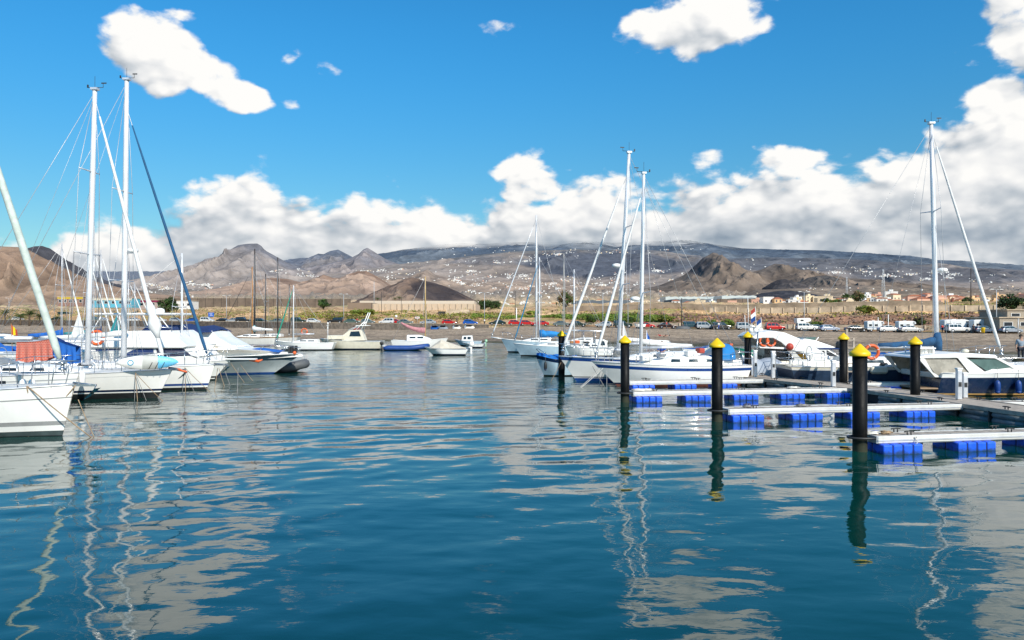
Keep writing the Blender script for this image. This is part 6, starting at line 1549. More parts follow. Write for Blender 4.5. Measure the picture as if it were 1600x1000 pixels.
def car_proto(kind):
    t = thing('parked_car', 'x', 'car'); 
    if kind == 'hatch': L, body, cab, win, W = 4.0, [(-2, .35), (-2.02, .75), (-1.9, .95), (-1.55, 1.0), (.85, .98), (1.75, .80), (2.0, .62), (2.02, .32)], [(-1.85, .94), (-1.6, 1.38), (-1.0, 1.50), (.05, 1.48), (.95, .96)], [[(-1.50, 1.0), (-1.38, 1.33), (-.65, 1.42), (-.62, 1.0)], [(-.55, 1.0), (-.55, 1.42), (-.02, 1.41), (.70, 1.0)]], .84
    elif kind == 'sedan': L, body, cab, win, W = 4.5, [(-2.25, .35), (-2.27, .75), (-2.15, .98), (-1.4, 1.0), (1.0, .95), (2.0, .80), (2.25, .60), (2.27, .32)], [(-1.75, .96), (-1.05, 1.38), (-.5, 1.43), (.25, 1.40), (1.1, .94)], [[(-1.35, 1.0), (-.98, 1.31), (-.45, 1.36), (-.42, 1.0)], [(-.34, 1.0), (-.36, 1.36), (.18, 1.34), (.82, .99)]], .86
    elif kind == 'mpv': L, body, cab, win, W = 4.3, [(-2.1, .38), (-2.15, .8), (-2.12, 1.05), (1.0, 1.02), (1.85, .88), (2.1, .68), (2.14, .34)], [(-2.1, 1.0), (-1.98, 1.65), (-1.7, 1.78), (.25, 1.74), (1.15, 1.0)], [[(-1.85, 1.08), (-1.80, 1.58), (-1.1, 1.64), (-1.1, 1.08)], [(-1.0, 1.08), (-1.0, 1.65), (-.25, 1.65), (-.25, 1.08)], [(-.15, 1.08), (-.15, 1.65), (.18, 1.64), (.85, 1.06)]], .87
    else: L, body, cab, win, W = 4.5, [(-2.2, .48), (-2.25, .95), (-2.2, 1.12), (.9, 1.12), (2.1, 1.06), (2.25, .9), (2.28, .45)], [(-2.2, 1.1), (-2.12, 1.72), (-1.9, 1.84), (.25, 1.84), (.78, 1.1)], [[(-2.0, 1.18), (-1.95, 1.68), (-1.2, 1.70), (-1.2, 1.18)], [(-1.1, 1.18), (-1.1, 1.70), (-.45, 1.70), (-.45, 1.18)], [(-.35, 1.18), (-.35, 1.70), (.15, 1.70), (.50, 1.18)]], .90
    # lofted body: cross sections across width for rounded sides
    def shell(prof, w, name, tum=0.0, zlo=.3):
        b = MB(); ww = lambda x, z: w * (1 - .05 * (abs(x) / (L / 2)) ** 4) - tum * max(0, z - zlo); b.prism(prof, ww, M_paint); return b.build(name, t, bevel=.07)
    shell(body, W, 'body'); shell(cab, W * .96, 'roof_cabin', .20, 1.0)
    wwin = lambda x, z: W * .96 * (1 - .05 * (abs(x) / (L / 2)) ** 4) - .20 * max(0, z - 1.0)
    for p in win: MB().pane(p, wwin, M_cglass, .006).build('window', t)
    a, b2 = cab[-2], cab[-1]
    def across(p0, p1, nm, off):
        n_ = Vector((p1[1] - p0[1], 0, -(p1[0] - p0[0]))).normalized() * off
        q0 = Vector((p0[0], 0, p0[1])).lerp(Vector((p1[0], 0, p1[1])), .1) + n_; q1 = Vector((p0[0], 0, p0[1])).lerp(Vector((p1[0], 0, p1[1])), .9) + n_
        w0 = W * .82 - .2 * max(0, q0.z - 1); w1 = W * .86 - .2 * max(0, q1.z - 1)
        MB().add([(q0.x, -w0, q0.z), (q0.x, w0, q0.z), (q1.x, w1, q1.z), (q1.x, -w1, q1.z)], [(0, 1, 2, 3)], M_cglass).build(nm, t)
    across(b2, a, 'windscreen', -.012); across(cab[0], cab[1], 'rear_window', .012 if False else -.012)
    r = .32 if kind != 'suv' else .38
    for x in (-L * .31, L * .32):
        for sg in (-1, 1): wheel(t, x, sg * (W - .09), r)
    for sg in (-1, 1):
        MB().rbox((L / 2 - .06, sg * W * .72, .68 if kind != 'suv' else .85), (.14, .3, .14), .03, M_lamp).build('headlight', t)
        MB().rbox((-L / 2 + .02, sg * W * .78, .85 if kind != 'suv' else 1.0), (.10, .2, .2), .03, M_tail).build('tail_light', t)
        MB().rbox((.62 if kind != 'sedan' else .8, sg * (W + .08), 1.0 if kind != 'suv' else 1.2), (.12, .16, .12), .03, M_pl).build('mirror', t)
    bb = MB(); bb.box((L / 2 - .02, 0, .42), (.10, W * 1.7, .2), M_pl); bb.box((-L / 2 + .02, 0, .42), (.10, W * 1.7, .2), M_pl); bb.box((0, 0, .33), (L * .9, W * 1.9, .1), M_pl); bb.build('bumper_trim', t)
    return t
def camper_proto(small=False):
    t = thing('camper_van', 'x', 'camper van'); L = 6.4 if not small else 5.0
    M_body = mat('camper_shell', (.76, .76, .74), .35, var=.08, streak=.12)
    MB().prism([(-L / 2, .6), (-L / 2 - .03, 2.8), (-L / 2 + .3, 2.95), (L * .22, 2.98), (L * .40, 2.75), (L * .43, 2.2), (L * .28, 2.0), (L * .28, .6)], 1.08, M_body).build('living_box', t, bevel=.08)
    MB().prism([(L * .2, .45), (L * .2, 1.95), (L * .30, 1.98), (L * .40, 1.3), (L * .5, 1.05), (L * .51, .45)], .95, M_body).build('cab', t, bevel=.06)
    MB().pane([(L * .24, 1.25), (L * .24, 1.8), (L * .30, 1.82), (L * .365, 1.27)], .95, M_cglass, .01).build('cab_window', t)
    a, b = (L * .305, 1.93), (L * .395, 1.36); MB().add([(a[0] + .02, -.85, a[1]), (a[0] + .02, .85, a[1]), (b[0] + .02, .88, b[1]), (b[0] + .02, -.88, b[1])], [(0, 1, 2, 3)], M_cglass).build('windscreen', t)
    for x0, x1, z0, z1 in ((-L * .42, -L * .26, 1.5, 2.1), (-L * .1, L * .08, 1.5, 2.1), (L * .25, L * .36, 2.3, 2.6)): MB().pane([(x0, z0), (x0, z1), (x1, z1), (x1, z0)], 1.085, M_cglass, .012).build('window', t)
    MB().pane([(-L * .2, .7), (-L * .2, 2.3), (-L * .125, 2.3), (-L * .125, .7)], 1.085, mat('camper_door', (.60, .62, .63), .4), .01).build('door', t)
    MB().pane([(-L / 2 + .1, 1.12), (-L / 2 + .1, 1.24), (L * .27, 1.24), (L * .27, 1.12)], 1.085, mat('camper_stripe', (.10, .2, .35), .4), .008).build('side_stripe', t)
    for x in (-L * .28, L * .36):
        for sg in (-1, 1): wheel(t, x, sg * .9, .36)
    for sg in (-1, 1): MB().rbox((L * .5, sg * .7, .82), (.12, .28, .2), .03, M_lamp).build('headlight', t)
    MB().rbox((-L * .1, 0, 3.02), (.8, .6, .12), .04, M_body).build('roof_vent', t)
    return t
PROTO = {k: car_proto(k) for k in ('hatch', 'sedan', 'mpv', 'suv')}; PROTO['camper'] = camper_proto(); PROTO['scamper'] = camper_proto(True)
used = set()
RTH = math.atan(-.5)
def park(px, kind, col, label, off=0.0, flip=False, cat='car', name=None, sc=1.0):
    x, y, z = onroad(px, off)
    p = PROTO[kind]; t = p if kind not in used else copy_tree(p); used.add(kind)
    t.location = (x, y, z + .036); t.rotation_euler = (0, 0, (0 if abs(off) < 90 else RTH) + (pi if flip else 0)); t.scale = (sc,) * 3
    t['label'] = label; t['group'] = 'vehicles parked along the shore road'
    t['category'] = cat
    for c in t.children: c.color = (*col, 1)
    if name: t.name = name
    return t
Wt = (.72, .72, .70); Sv = (.38, .41, .44); Gr = (.13, .17, .17); Gg = (.09, .14, .12); Bk = (.012, .014, .016); Rd = (.55, .015, .015); Bl = (.01, .10, .45); Dg = (.012, .035, .03); Tl = (.015, .06, .08); Br_ = (.035, .015, .015)
cars = [(28, 'hatch', Wt, 'white hatchback on the shore road among the palms at the far left'), (86, 'hatch', Bk, 'black hatchback on the shore road between the palms and the first tall mast'), (147, 'mpv', Gg, 'grey green people carrier seen between the two tall left masts'), (160, 'hatch', Sv, 'silver hatchback just left of the tallest left mast'), (207, 'sedan', Wt, 'white saloon seen under the white hardtop'), (250, 'hatch', Wt, 'white hatchback below the round green bush'),
    (275, 'hatch', Sv, 'silver hatchback just left of the upright white spars'), (299, 'hatch', Bl, 'blue hatchback behind the blue furled headsail'), (324, 'mpv', Wt, 'white people carrier under the blue road sign'), (350, 'sedan', Bk, 'black saloon right of the blue road sign'), (363, 'hatch', Sv, 'silver hatchback behind the tall lamp near the ketch'), (380, 'suv', Bk, 'black off roader behind the ketch foremast'),
    (407, 'hatch', Dg, 'dark green hatchback behind the ketch masts'), (432, 'sedan', Gr, 'grey saloon behind the thin dark mast'), (466, 'suv', Dg, 'dark green off roader right of the green headsail'), (490, 'hatch', Wt, 'white hatchback alone left of the dark green car and street lamp'), (524, 'suv', Bk, 'black off roader beside the street lamp above the cream cruiser'), (550, 'sedan', Gg, 'grey green saloon above the raked tower of the cream cruiser'),
    (575, 'hatch', Gr, 'dark grey hatchback right of the grey green saloon'), (604, 'mpv', Wt, 'white people carrier left of the round white sign'), (620, 'hatch', Rd, 'red hatchback partly hidden by the white people carrier'), (633, 'sedan', Gr, 'grey saloon right of the partly hidden red hatchback'), (669, 'sedan', Sv, 'silver saloon behind the tan mast'), (702, 'hatch', Rd, 'red hatchback above the beached dinghies'), (735, 'hatch', Bl, 'bright blue hatchback above the white beached dinghy'),
    (777, 'sedan', Dg, 'dark green saloon behind the leaning white headstay'), (806, 'hatch', Rd, 'red hatchback, leftmost of three red cars in a row'), (824, 'hatch', Rd, 'red hatchback in the middle of three red cars'), (844, 'sedan', Rd, 'red saloon, rightmost of three red cars in a row'), (878, 'sedan', Gr, 'grey saloon above the yellow pile cap'), (903, 'hatch', Dg, 'dark green hatchback left of the round bush by the road'), (943, 'hatch', Sv, 'silver hatchback right of the round bush by the road'), (973, 'suv', Dg, 'dark green off roader behind the raked white mast'),
    (1010, 'hatch', Rd, 'red hatchback between the two central masts'), (1042, 'sedan', Br_, 'dark brown saloon right of the central masts'), (1082, 'suv', Tl, 'teal off roader right of the dark brown saloon'), (1102, 'mpv', Sv, 'silver people carrier right beside the teal off roader'), (1128, 'mpv', (.06, .055, .05), 'dark brown van behind the person in the white shirt'), (1165, 'mpv', Sv, 'silver people carrier above the pile left of the swept arch'), (1211, 'mpv', Rd, 'bright red people carrier alone above the swept arch boat'),
    (1260, 'suv', Wt, 'white pickup carrying a camper cabin'), (1277, 'hatch', Gr, 'grey hatchback tucked behind the pickup camper'), (1296, 'hatch', (.40, .45, .55), 'silver blue hatchback right of the pickup camper'), (1337, 'sedan', Bk, 'black saloon above the nearest yellow cap'), (1389, 'sedan', Wt, 'white saloon right of the black saloon'), (1423, 'sedan', (.55, .55, .53), 'pale silver saloon left of the tall right mast'), (1496, 'suv', Wt, 'white pickup in front of the large camper van'),
    (1538, 'hatch', (.10, .14, .2), 'dark grey blue hatchback below the second large camper van'), (1579, 'hatch', (.33, .38, .44), 'silver hatchback at the right edge in front of the camper van')]
for k, (px, kind, col, lb) in enumerate(cars):
    o_ = -1.0 if px < 1240 else -3.0
    if px in (620, 160, 1277): o_ = 2.2
    park(px, kind, col, lb, o_, flip=(k % 3 == 1 and px < 1000), name=('pickup_truck' if 'pickup' in lb else None))
for px, kind, lb, sc in ((1367, 'scamper', 'small white camper behind the black saloon', .8), (1416, 'scamper', 'white high roof camper behind the pale silver saloon', .8), (1494, 'camper', 'large white camper van right of the tall right mast', .92), (1540, 'camper', 'large white camper van with red roof box beside the street lamp', .92), (1590, 'camper', 'large white camper van cut by the right edge', .92)):
    park(px, kind, Wt, lb, 3.0, cat='camper van', sc=sc)
x, y, z = onroad(1256, -2.8); cp = thing('camper_cabin', 'white camper cabin standing on the pickup bed', 'camper cabin', (x - .2, y, z + 1.2)); MB().prism([(-1.6, .6), (-1.65, 1.6), (1.0, 1.7), (1.5, 1.5), (1.3, .95), (.2, .75), (.2, .6)], 1.0, M_gel).build('shell', cp, bevel=.06); MB().pane([(-.9, 1.0), (-.9, 1.35), (-.2, 1.35), (-.2, 1.0)], 1.0, M_cglass, .012).build('window', cp)
x, y, z = onroad(990, -9.5); tb = rowboat('white motorboat parked ashore on a trailer left of the red hatchback', 990, y, 2.9, 180, M_gel, fb=.8, z=gz(x, y) + .35, name='trailer_boat')
wheel(tb, -1.6, .5, .28); wheel(tb, -1.6, -.5, .28)
x, y, z = onroad(1068, -7); rr_ = thing('covered_boat', 'low dark covered boat on the beach beside the teal off roader', 'boat', (x, y, gz(x, y))); b = MB(); b.loft([[(q * 1.8, -.7 * w_, .1), (q * 1.8, -.6 * w_, .6 * w_), (q * 1.8, 0, .85 * w_), (q * 1.8, .6 * w_, .6 * w_), (q * 1.8, .7 * w_, .1)] for q, w_ in ((-1, .3), (-.8, .8), (0, 1), (.6, .8), (1, .2))], M_rubber, closed=False); b.build('cover', rr_)

# ================================================================== STREET LAMPS, SIGNS, POLES
M_pole = mat('galvanised_pole', (.50, .52, .53), .5, metal=.3)
def lamp_proto():
    t = thing('street_lamp', 'x', 'street lamp', group='double headed street lamps on the shore road')
    MB().tube([(0, 0, 0), (0, 0, 4.5), (0, 0, 9)], [.11, .08, .055], M_pole, n=10).build('pole', t); MB().lathe([(.2, 0), (.2, .04), (.14, .08), (.13, .5), (.1, .55)], (0, 0, 0), M_pole, n=10).build('base', t)
    for sg in (-1, 1):
        MB().tube([(0, 0, 8.9), (sg * .35, 0, 9.05), (sg * .7, 0, 9.08)], .035, M_pole, n=6).build('arm', t)
        MB().rbox((sg * 1.0, 0, 9.08), (.75, .3, .13), .05, M_gel).build('lamp_head', t)
    return t
lp0 = lamp_proto(); first = True
for px, off, lb in ((14, 9, 'double street lamp at the far left edge'), (354, 9, 'double street lamp behind the old ketch'), (537, 9, 'double street lamp above the cream cruiser'), (757, 9, 'double street lamp right of the tan warehouse'), (942, 10, 'double street lamp between the raked headstay and the bush'), (1256.5, 9, 'double street lamp beside the pickup camper'), (1557, 6, 'double street lamp between the camper vans at right')):
    t = lp0 if first else copy_tree(lp0); first = False; x, y, z = onroad(px, off); t.location = (x, y, z); t['label'] = lb
def sign(px, off, hz, kind, lb):
    x, y, z = onroad(px, off); t = thing('road_sign', lb, 'sign', (x, y, z)); 
    if kind == 'blue': 
        for sg in (-1, 1): MB().tube([(sg * .6, 0, 0), (sg * .6, 0, hz)], .05, M_pole, n=6).build('post', t)
        MB().rbox((0, -.08, hz - .6), (1.9, .06, 1.4), .02, mat('sign_blue', (.02, .12, .5), .4)).build('panel', t)
        w = MB(); 
        for k in range(3): w.box((-.1 + .1 * k, -.125, hz - .25 - .33 * k), (1.1 - .25 * (k % 2), .012, .09), M_gel)
        w.build('panel_marks', t)
    elif kind == 'round': MB().tube([(0, 0, 0), (0, 0, hz)], .045, M_pole, n=6).build('post', t); MB().lathe([(.02, -.03), (.38, -.03), (.38, .03), (.02, .03)], (0, -.09, hz - .2), M_gel, n=18, M=Matrix.Rotation(pi / 2, 3, 'X')).build('disc', t)
    else: MB().tube([(0, 0, 0), (0, 0, hz)], .045, M_pole, n=6).build('post', t); MB().rbox((0, -.08, hz - .25), (1.3, .05, .5), .02, M_gel).build('panel', t); MB().box((0, -.112, hz - .25), (1.0, .01, .16), M_red).build('panel_mark', t)
sign(330, 4.5, 3.2, 'blue', 'square blue road sign above the white people carrier'); sign(619, 4.5, 2.5, 'round', 'round white road sign right of the white people carrier'); sign(652, 4.5, 2.2, 'rect', 'small white sign board on a post left of the tan mast')
for px, off, hz, lb, rr_, mm in ((596, 40, 9, 'thin dark utility pole in front of the tan warehouse, left of two', .1, M_darkwood), (627, 60, 7, 'thin dark utility pole in front of the tan warehouse, right of two', .1, M_darkwood), (584.5, 190, 16, 'pale pole behind the tan warehouse roof', .14, M_pole), (1065, 12, 7.5, 'wooden utility pole right of the central masts', .12, M_darkwood), (1372, 1, 3.4, 'short white post in front of the small camper', .08, M_gel), (1388, -2, 4, 'tall white post beside the white saloon', .09, M_gel), (1591, -6, 3.2, 'grey post at the right edge on the beach side', .12, M_pole),
    (1517, 70, 12, 'wooden pole behind the second large camper van', .14, M_darkwood), (805, 50, 9, 'thin wooden pole left of the blue headstay', .1, M_darkwood), (807, 6, 5, 'white pole with a sign board left of the tall white mast', .16, M_gel)):
    x, y, z = onroad(px, off); z = gz(x, y) - .3; b = MB(); b.tube([(0, 0, 0), (0, 0, hz)], [rr_, rr_ * .8], mm, n=8); b.box((0, 0, hz), (rr_ * 2.2, rr_ * 2.2, .1), mm); tag(b.build('utility_pole', None, (x, y, z)), lb, 'pole')
for px, Y, hz, lb in ((1323, 950, 34, 'lattice mast left of the tree by the right town'), (1380, 560, 26, 'lattice pylon in front of the right town')):
    X = wx(px, Y); t = thing('lattice_tower', lb, 'tower', (X, Y, gz(X, Y))); b = MB(); n = 10
    for sx_, sy_ in ((-1, -1), (1, -1), (1, 1), (-1, 1)): b.tube([(sx_ * 1.3, sy_ * 1.3, 0), (sx_ * .3, sy_ * .3, hz)], .13, M_pole, n=4)
    for k in range(n):
        a = 1.3 - k / n; c = 1.3 - (k + 1) / n; z0, z1 = hz * k / n, hz * (k + 1) / n
        for s1, s2 in (((-1, -1), (1, -1)), ((1, -1), (1, 1)), ((1, 1), (-1, 1)), ((-1, 1), (-1, -1))): b.tube([(s1[0] * a, s1[1] * a, z0), (s2[0] * c, s2[1] * c, z1)], .08, M_pole, n=4)
    b.build('lattice', t)
# yellow bin, retaining wall, guard rail
x, y, z = onroad(1536, -13); t = thing('litter_bin', 'yellow litter bin on the beach below the camper vans', 'bin', (x, y, gz(x, y))); MB().lathe([(.3, .3), (.36, 1.1), (.4, 1.15), (.4, 1.25), (.1, 1.3)], (0, 0, 0), M_cap, n=12).build('bin_body', t); MB().tube([(0, .3, 0), (0, .3, 1.3)], .05, M_pole, n=6).build('post', t)
M_stone = mat('dark_stone_wall', (.13, .105, .085), .95, var=.45, vscale=1.2, bump=.8, bscale=5); M_lime = mat('pale_block_wall', (.56, .44, .31), .95, var=.4, vscale=.35, bump=.5, bscale=4, streak=.5)
def wall_run(label, x0, x1, off, h0, w=.5, m=M_stone, name='stone_wall', sink=1.9, cat='wall', posts=0, base=None, coping=True):
    xs = np.linspace(x0, x1, int(max(4, abs(x1 - x0) / 3))); b = MB(); c = MB(); rings = []; rc = []
    th = math.atan(-.5)
    for x in xs:
        y = 210 + off - .5 * x; z = (float(roadZ(x)) if base is None else gz(x, y)) 
        rings.append([(x, y, z - sink), (x, y, z + h0), (x, y + w, z + h0), (x, y + w, z - sink)]); rc.append([(x, y - .06, z + h0 + .003), (x, y - .06, z + h0 + .14), (x, y + w + .06, z + h0 + .14), (x, y + w + .06, z + h0 + .003)])
    t = thing(name, label, cat, (0, 0, 0)); b.loft(rings, m, True, True, False); b.build('wall_face', t)
    if coping: c.loft(rc, M_lime, True, True, False); c.build('coping', t)
    if posts:
        p_ = MB()
        for k in range(posts):
            x = x0 + (x1 - x0) * (k + .5) / posts; y = 210 + off - .5 * x; z = (float(roadZ(x)) if base is None else gz(x, y)); p_.box((x, y - .06, z + h0 / 2), (.35, .2, h0 + .1), M_lime)
        p_.build('pilaster', t)
    return t
wall_run('dark stone retaining wall above the beach at left', -230, -58, -6.6, .35); wall_run('pale stretch of retaining wall above the beach behind the dinghies', -58, -6, -6.6, .22, m=mat('grey_stone_wall', (.22, .18, .14), .95, var=.4, vscale=1.2, bump=.8, bscale=5))
wall_run('long pale wall with pilasters behind the parked camper vans', 28, 118, 12, 1.45, m=M_lime, posts=22, name='boundary_wall', coping=False)
wall_run('low pale roadside wall behind the red cars', -4, 28, 12, 1.2, m=M_lime, posts=8, name='boundary_wall', coping=False)
wall_run('upper pale terrace wall in the fields at right', 60, 190, 62, 1.6, m=M_lime, name='terrace_wall', base=1, posts=44)
wall_run('long terrace wall under the crop field at centre right', 20, 130, 95, 2.0, m=mat('tan_terrace_wall', (.36, .27, .19), .95, var=.3, vscale=.4), name='terrace_wall', base=1, coping=True)
# ================================================================== BUILDINGS
M_tan = mat('tan_netting', (.52, .41, .30), .9, var=.10, vscale=.08); M_tan2 = mat('tan_netting_shaded', (.24, .17, .12), .9, var=.15, vscale=.1)  # second tone is the same tan netting with shade painted in
def boxb(t, c, d, m, name, taper=1.0): b = MB(); b.box(c, d, m, taper=taper); return b.build(name, t)
def ground_box(px0, px1, Y): x0, x1 = wx(px0, Y), wx(px1, Y); return (x0 + x1) / 2, x1 - x0
Yg = 420; xc, wg_ = ground_box(680, 743, Yg)
# tan crop shelter: long netted greenhouse seen on its corner
gh = thing('crop_shelter', 'long tan netted crop shelter in front of the dark cinder cone', 'greenhouse', (wx(560, Yg), Yg, 0))
x0 = wx(560, Yg); zb = wz(488, Yg) - 2; zt = wz(473, Yg); zt2 = wz(471, Yg)
def gbox(px0, px1, pyt, Y, dep, m, nm, pyb=492):
    xa, xb = wx(px0, Y) - x0, wx(px1, Y) - x0; z1 = wz(pyt, Y); z0_ = wz(pyb, Y); return boxb(gh, ((xa + xb) / 2, Y - Yg + dep / 2, (z0_ + z1) / 2), (xb - xa, dep, z1 - z0_), m, nm)
gbox(582, 743, 474.5, Yg, 60, M_tan, 'net_wall'); gbox(543, 580, 473, Yg + 14, 50, M_tan2, 'shaded_net_wall'); gbox(562, 741, 470, Yg + 62, 90, mat('pale_net_roof', (.60, .50, .39), .9, var=.08), 'net_roof')
b = MB()
for k in range(18): b.box((wx(584 + k * 9.2, Yg) - x0, -.25, wz(482, Yg)), (.35, .4, (wz(474.5, Yg) - wz(489, Yg))), M_lime)
b.build('support_posts', gh)
rs_ = thing('water_tank_building', 'low pale concrete shed right of the pole in front of the crop shelter', 'building', (wx(715, 330), 330, 0)); xa, xb = wx(697, 330), wx(733, 330)
boxb(rs_, (0, 3, (wz(494, 330) + wz(486, 330)) / 2), (xb - xa, 6, 3.4), M_lime, 'wall'); boxb(rs_, (-(xb - xa) * .72, 3, wz(490, 330)), (2.6, 4, 1.8), M_dark, 'tank')
# roadside services at left
def facade(label, px0, px1, pyt, pyb, Y, m, name='roadside_building', band=None, n=5, dep=8, roofm=None, awn=None, cat='building', wins=True, doors=1):
    xc, w = ground_box(px0, px1, Y); z0_ = wz(pyb, Y); z1 = wz(pyt, Y); h = z1 - z0_
    t = thing(name, label, cat, (xc, Y, z0_)); boxb(t, (0, dep / 2, h / 2 - .5), (w, dep, h + 1.0), m, 'wall')
    boxb(t, (0, dep / 2, h + .12), (w + .5, dep + .5, .22), roofm or M_lime, 'roof')
    if band: boxb(t, (0, -.10, h * .84), (w + .02, .18, h * .26), band, 'fascia_band')
    if wins:
        for k in range(n):
            x = -w / 2 + w * (k + .5) / n; ww = w / n * .5
            f = MB(); f.box((x, -.03, h * .42), (ww + .2, .10, h * .42), M_gel); fo = f.build('window', t); MB().box((x, -.07, h * .42), (ww, .06, h * .36), M_glass).build('pane', fo)
    return t
facade('low brown roadside building with a yellow and purple fascia at the left', 90, 130, 464, 475, 360, mat('brown_render', (.28, .16, .12), .9), band=mat('yellow_fascia', (.6, .42, .04), .5), n=5)
facade('cyan roadside service building with a cream roof band', 138, 206, 466, 477, 350, mat('cyan_render', (.10, .42, .55), .7), band=mat('cream_fascia', (.70, .62, .45), .6), n=6)
facade('roadside building with a dark red fascia right of the cyan one', 208, 262, 469, 480, 370, mat('grey_render', (.38, .30, .27), .9), band=mat('maroon_fascia', (.22, .02, .06), .5), n=6)
facade('small white kiosk building beside the round green bush', 270, 300, 470, 480, 380, mat('white_render', (.74, .72, .68), .8), n=3)
hb_ = facade('beige concrete house with dark openings at the right edge', 1562, 1640, 497, 513, 158, mat('beige_render', (.36, .30, .23), .9, streak=.3, var=.2), name='concrete_house', n=3, dep=12, doors=1)
hb2 = facade('upper beige storey of an unfinished house at the right edge', 1574, 1650, 485, 497, 166, mat('beige_render', (.36, .30, .23), .9), name='concrete_house', n=3, dep=10)
# white glasshouses and dark nets at right of centre
for k, (a, b_, yt, yb, Y, mm, lb) in enumerate([(1040, 1130, 464, 468, 1500, mat('pale_plastic_roof', (.50, .55, .54), .4), 'long pale plastic greenhouse below the craggy peak, left'), (1128, 1182, 462.5, 466, 1420, MATS['pale_plastic_roof'], 'long pale plastic greenhouse beside the dark mound'), (1050, 1160, 468, 474, 1150, mat('dark_net_roof', (.10, .12, .14), .7), 'dark netted greenhouse in front of the pale ones'), (900, 985, 470, 476, 1000, MATS['dark_net_roof'], 'dark netted greenhouse behind the leaning headstay'), (1150, 1215, 466, 473, 1100, mat('grey_blue_net', (.18, .21, .24), .6), 'grey netted greenhouse left of the white villas')]):
    xc, w = ground_box(a, b_, Y); z0_ = wz(yb, Y); h = wz(yt, Y) - z0_; t = thing('greenhouse', lb, 'greenhouse', (xc, Y, z0_)); boxb(t, (0, 30, h / 2 - 2), (w, 60, h + 4), mm, 'net_wall'); b = MB(); n = int(w / 12)
    for i in range(n): b.prism([(-w / 2 + w * i / n, h), (-w / 2 + w * (i + .5) / n, h + 1.1), (-w / 2 + w * (i + 1) / n, h)], 30, mm, yc=30)
    b.build('ridged_roof', t)
for px0, px1, Y, yt, lb in ((228, 400, 900, 466, 'long dark netted windbreak on the skyline left of the ketch masts'), (395, 548, 860, 467, 'long dark netted windbreak between the ketch and the crop shelter'), (1120, 1340, 980, 467, 'long dark netted windbreak behind the white villas')):
    xc, w = ground_box(px0, px1, Y); zt_ = wz(yt, Y); z0_ = gz(xc, Y) - 4; t = thing('windbreak', lb, 'windbreak', (xc, Y, z0_)); boxb(t, (0, 0, (zt_ - z0_) / 2), (w, 1.0, zt_ - z0_), mat('windbreak_net', (.16, .12, .09), .95, var=.3, vscale=.1), 'net'); b = MB()
    for k in range(int(w / 9)): b.box((-w / 2 + 4.5 + k * 9, -.6, (zt_ - z0_) / 2 + .3), (.3, .3, zt_ - z0_ + .6), M_darkwood)
    b.build('support_posts', t)
# houses
cols = [mat('house_white', (.78, .76, .72), .8, var=.06), mat('house_cream', (.74, .60, .41), .8, var=.06), mat('house_pink', (.68, .40, .29), .8, var=.06), mat('house_orange', (.70, .46, .24), .8, var=.06), mat('house_pale', (.68, .66, .62), .8)]
M_roof = mat('terracotta_roof', (.40, .14, .07), .85, var=.15); M_shut = mat('house_openings', (.10, .10, .11), .5)
def house_mesh(w, d, h, m, roof, rz, seed):
    r = random.Random(seed); b = MB(); b.box((0, 0, h / 2 - 3), (w, d, h + 6), m)
    if roof == 'tile': b.box((0, 0, h + .7), (w + .8, d + .8, 1.4), M_roof, taper=.35)
    else:
        b.box((0, 0, h + .25), (w + .3, d + .3, .5), m); 
        if r.random() < .6: b.box((w * r.uniform(-.3, .3), 0, h + 1.3), (w * .3, d * .4, 2.2), m)
    nf = max(1, int(h / 3)); nw = max(2, int(w / 4))
    for f in range(nf):
        for k in range(nw):
            b.box((-w / 2 + w * (k + .5) / nw, -d / 2 - .06, 1.5 + f * 3), (1.3, .2, 1.5 if f else 1.9), M_shut)
    return b
HG = {'white': 'white houses in the distant towns', }
hc = 0
def near_town(px0, px1, ya, yb, Y0, Y1, n, weights, hmax, groupname, lab):
    global hc
    for i in range(n):
        px = random.uniform(px0, px1); Y = random.uniform(Y0, Y1); X = wx(px, Y); z = gz(X, Y)
        ki = random.choices(range(5), weights)[0]; w, d, h = random.uniform(7, 14), random.uniform(6, 10), random.choice([3.2, 4.6, 6.2, 8.2][:hmax])
        rf = 'tile' if random.random() < .35 else 'flat'
        # lift to the target band
        py = random.uniform(ya, yb); zz_ = wz(py, Y)
        o = house_mesh(w, d, h, cols[ki], rf, 0, hc).build('town_house', None, (X, Y, z)); o.rotation_euler[2] = random.uniform(-.5, .5); hc += 1
        cn = ['white', 'cream', 'pink', 'orange', 'grey'][ki]; rn = 'with tiled roof' if rf == 'tile' else 'with flat roof'; hn_ = 'low' if h < 4 else ('medium height' if h < 6 else ('two storey' if h < 8 else 'three storey'))
        gname = '%s %s houses %s %s' % (hn_, cn, rn, lab)
        tag(o, '%s %s house %s %s' % (hn_, cn, rn, lab), 'house', gname)
near_town(1215, 1345, 470, 477, 800, 900, 30, (5, 3, 1.5, 1, 2), 3, '', 'in the town left of the round tree')
near_town(1345, 1460, 467, 475, 720, 900, 46, (5, 3, 2.5, 2, 1), 4, '', 'in the town left of the right mast')
near_town(1460, 1640, 470, 478, 700, 800, 48, (1.5, 2, 6, 3, 0), 3, '', 'in the row right of the right mast')
near_town(1186, 1300, 474, 478, 690, 720, 8, (6, 1, 0, 1, 1), 2, '', 'at the near edge of the right town')
near_town(850, 1010, 460, 470, 1250, 1500, 60, (6, 5, 1, 2, 2), 3, '', 'in the middle distance behind the central masts')
near_town(745, 850, 462, 470, 1300, 1700, 30, (6, 4, 1, 1, 2), 3, '', 'right of the crop shelter in the middle distance')
near_town(1040, 1200, 472, 476, 900, 1000, 16, (3, 2, 4, 1, 1), 2, '', 'below the dark mound')
near_town(1010, 1130, 458, 464, 1600, 1900, 20, (6, 2, 1, 1, 2), 2, '', 'behind the pale greenhouses')
print('houses', hc)
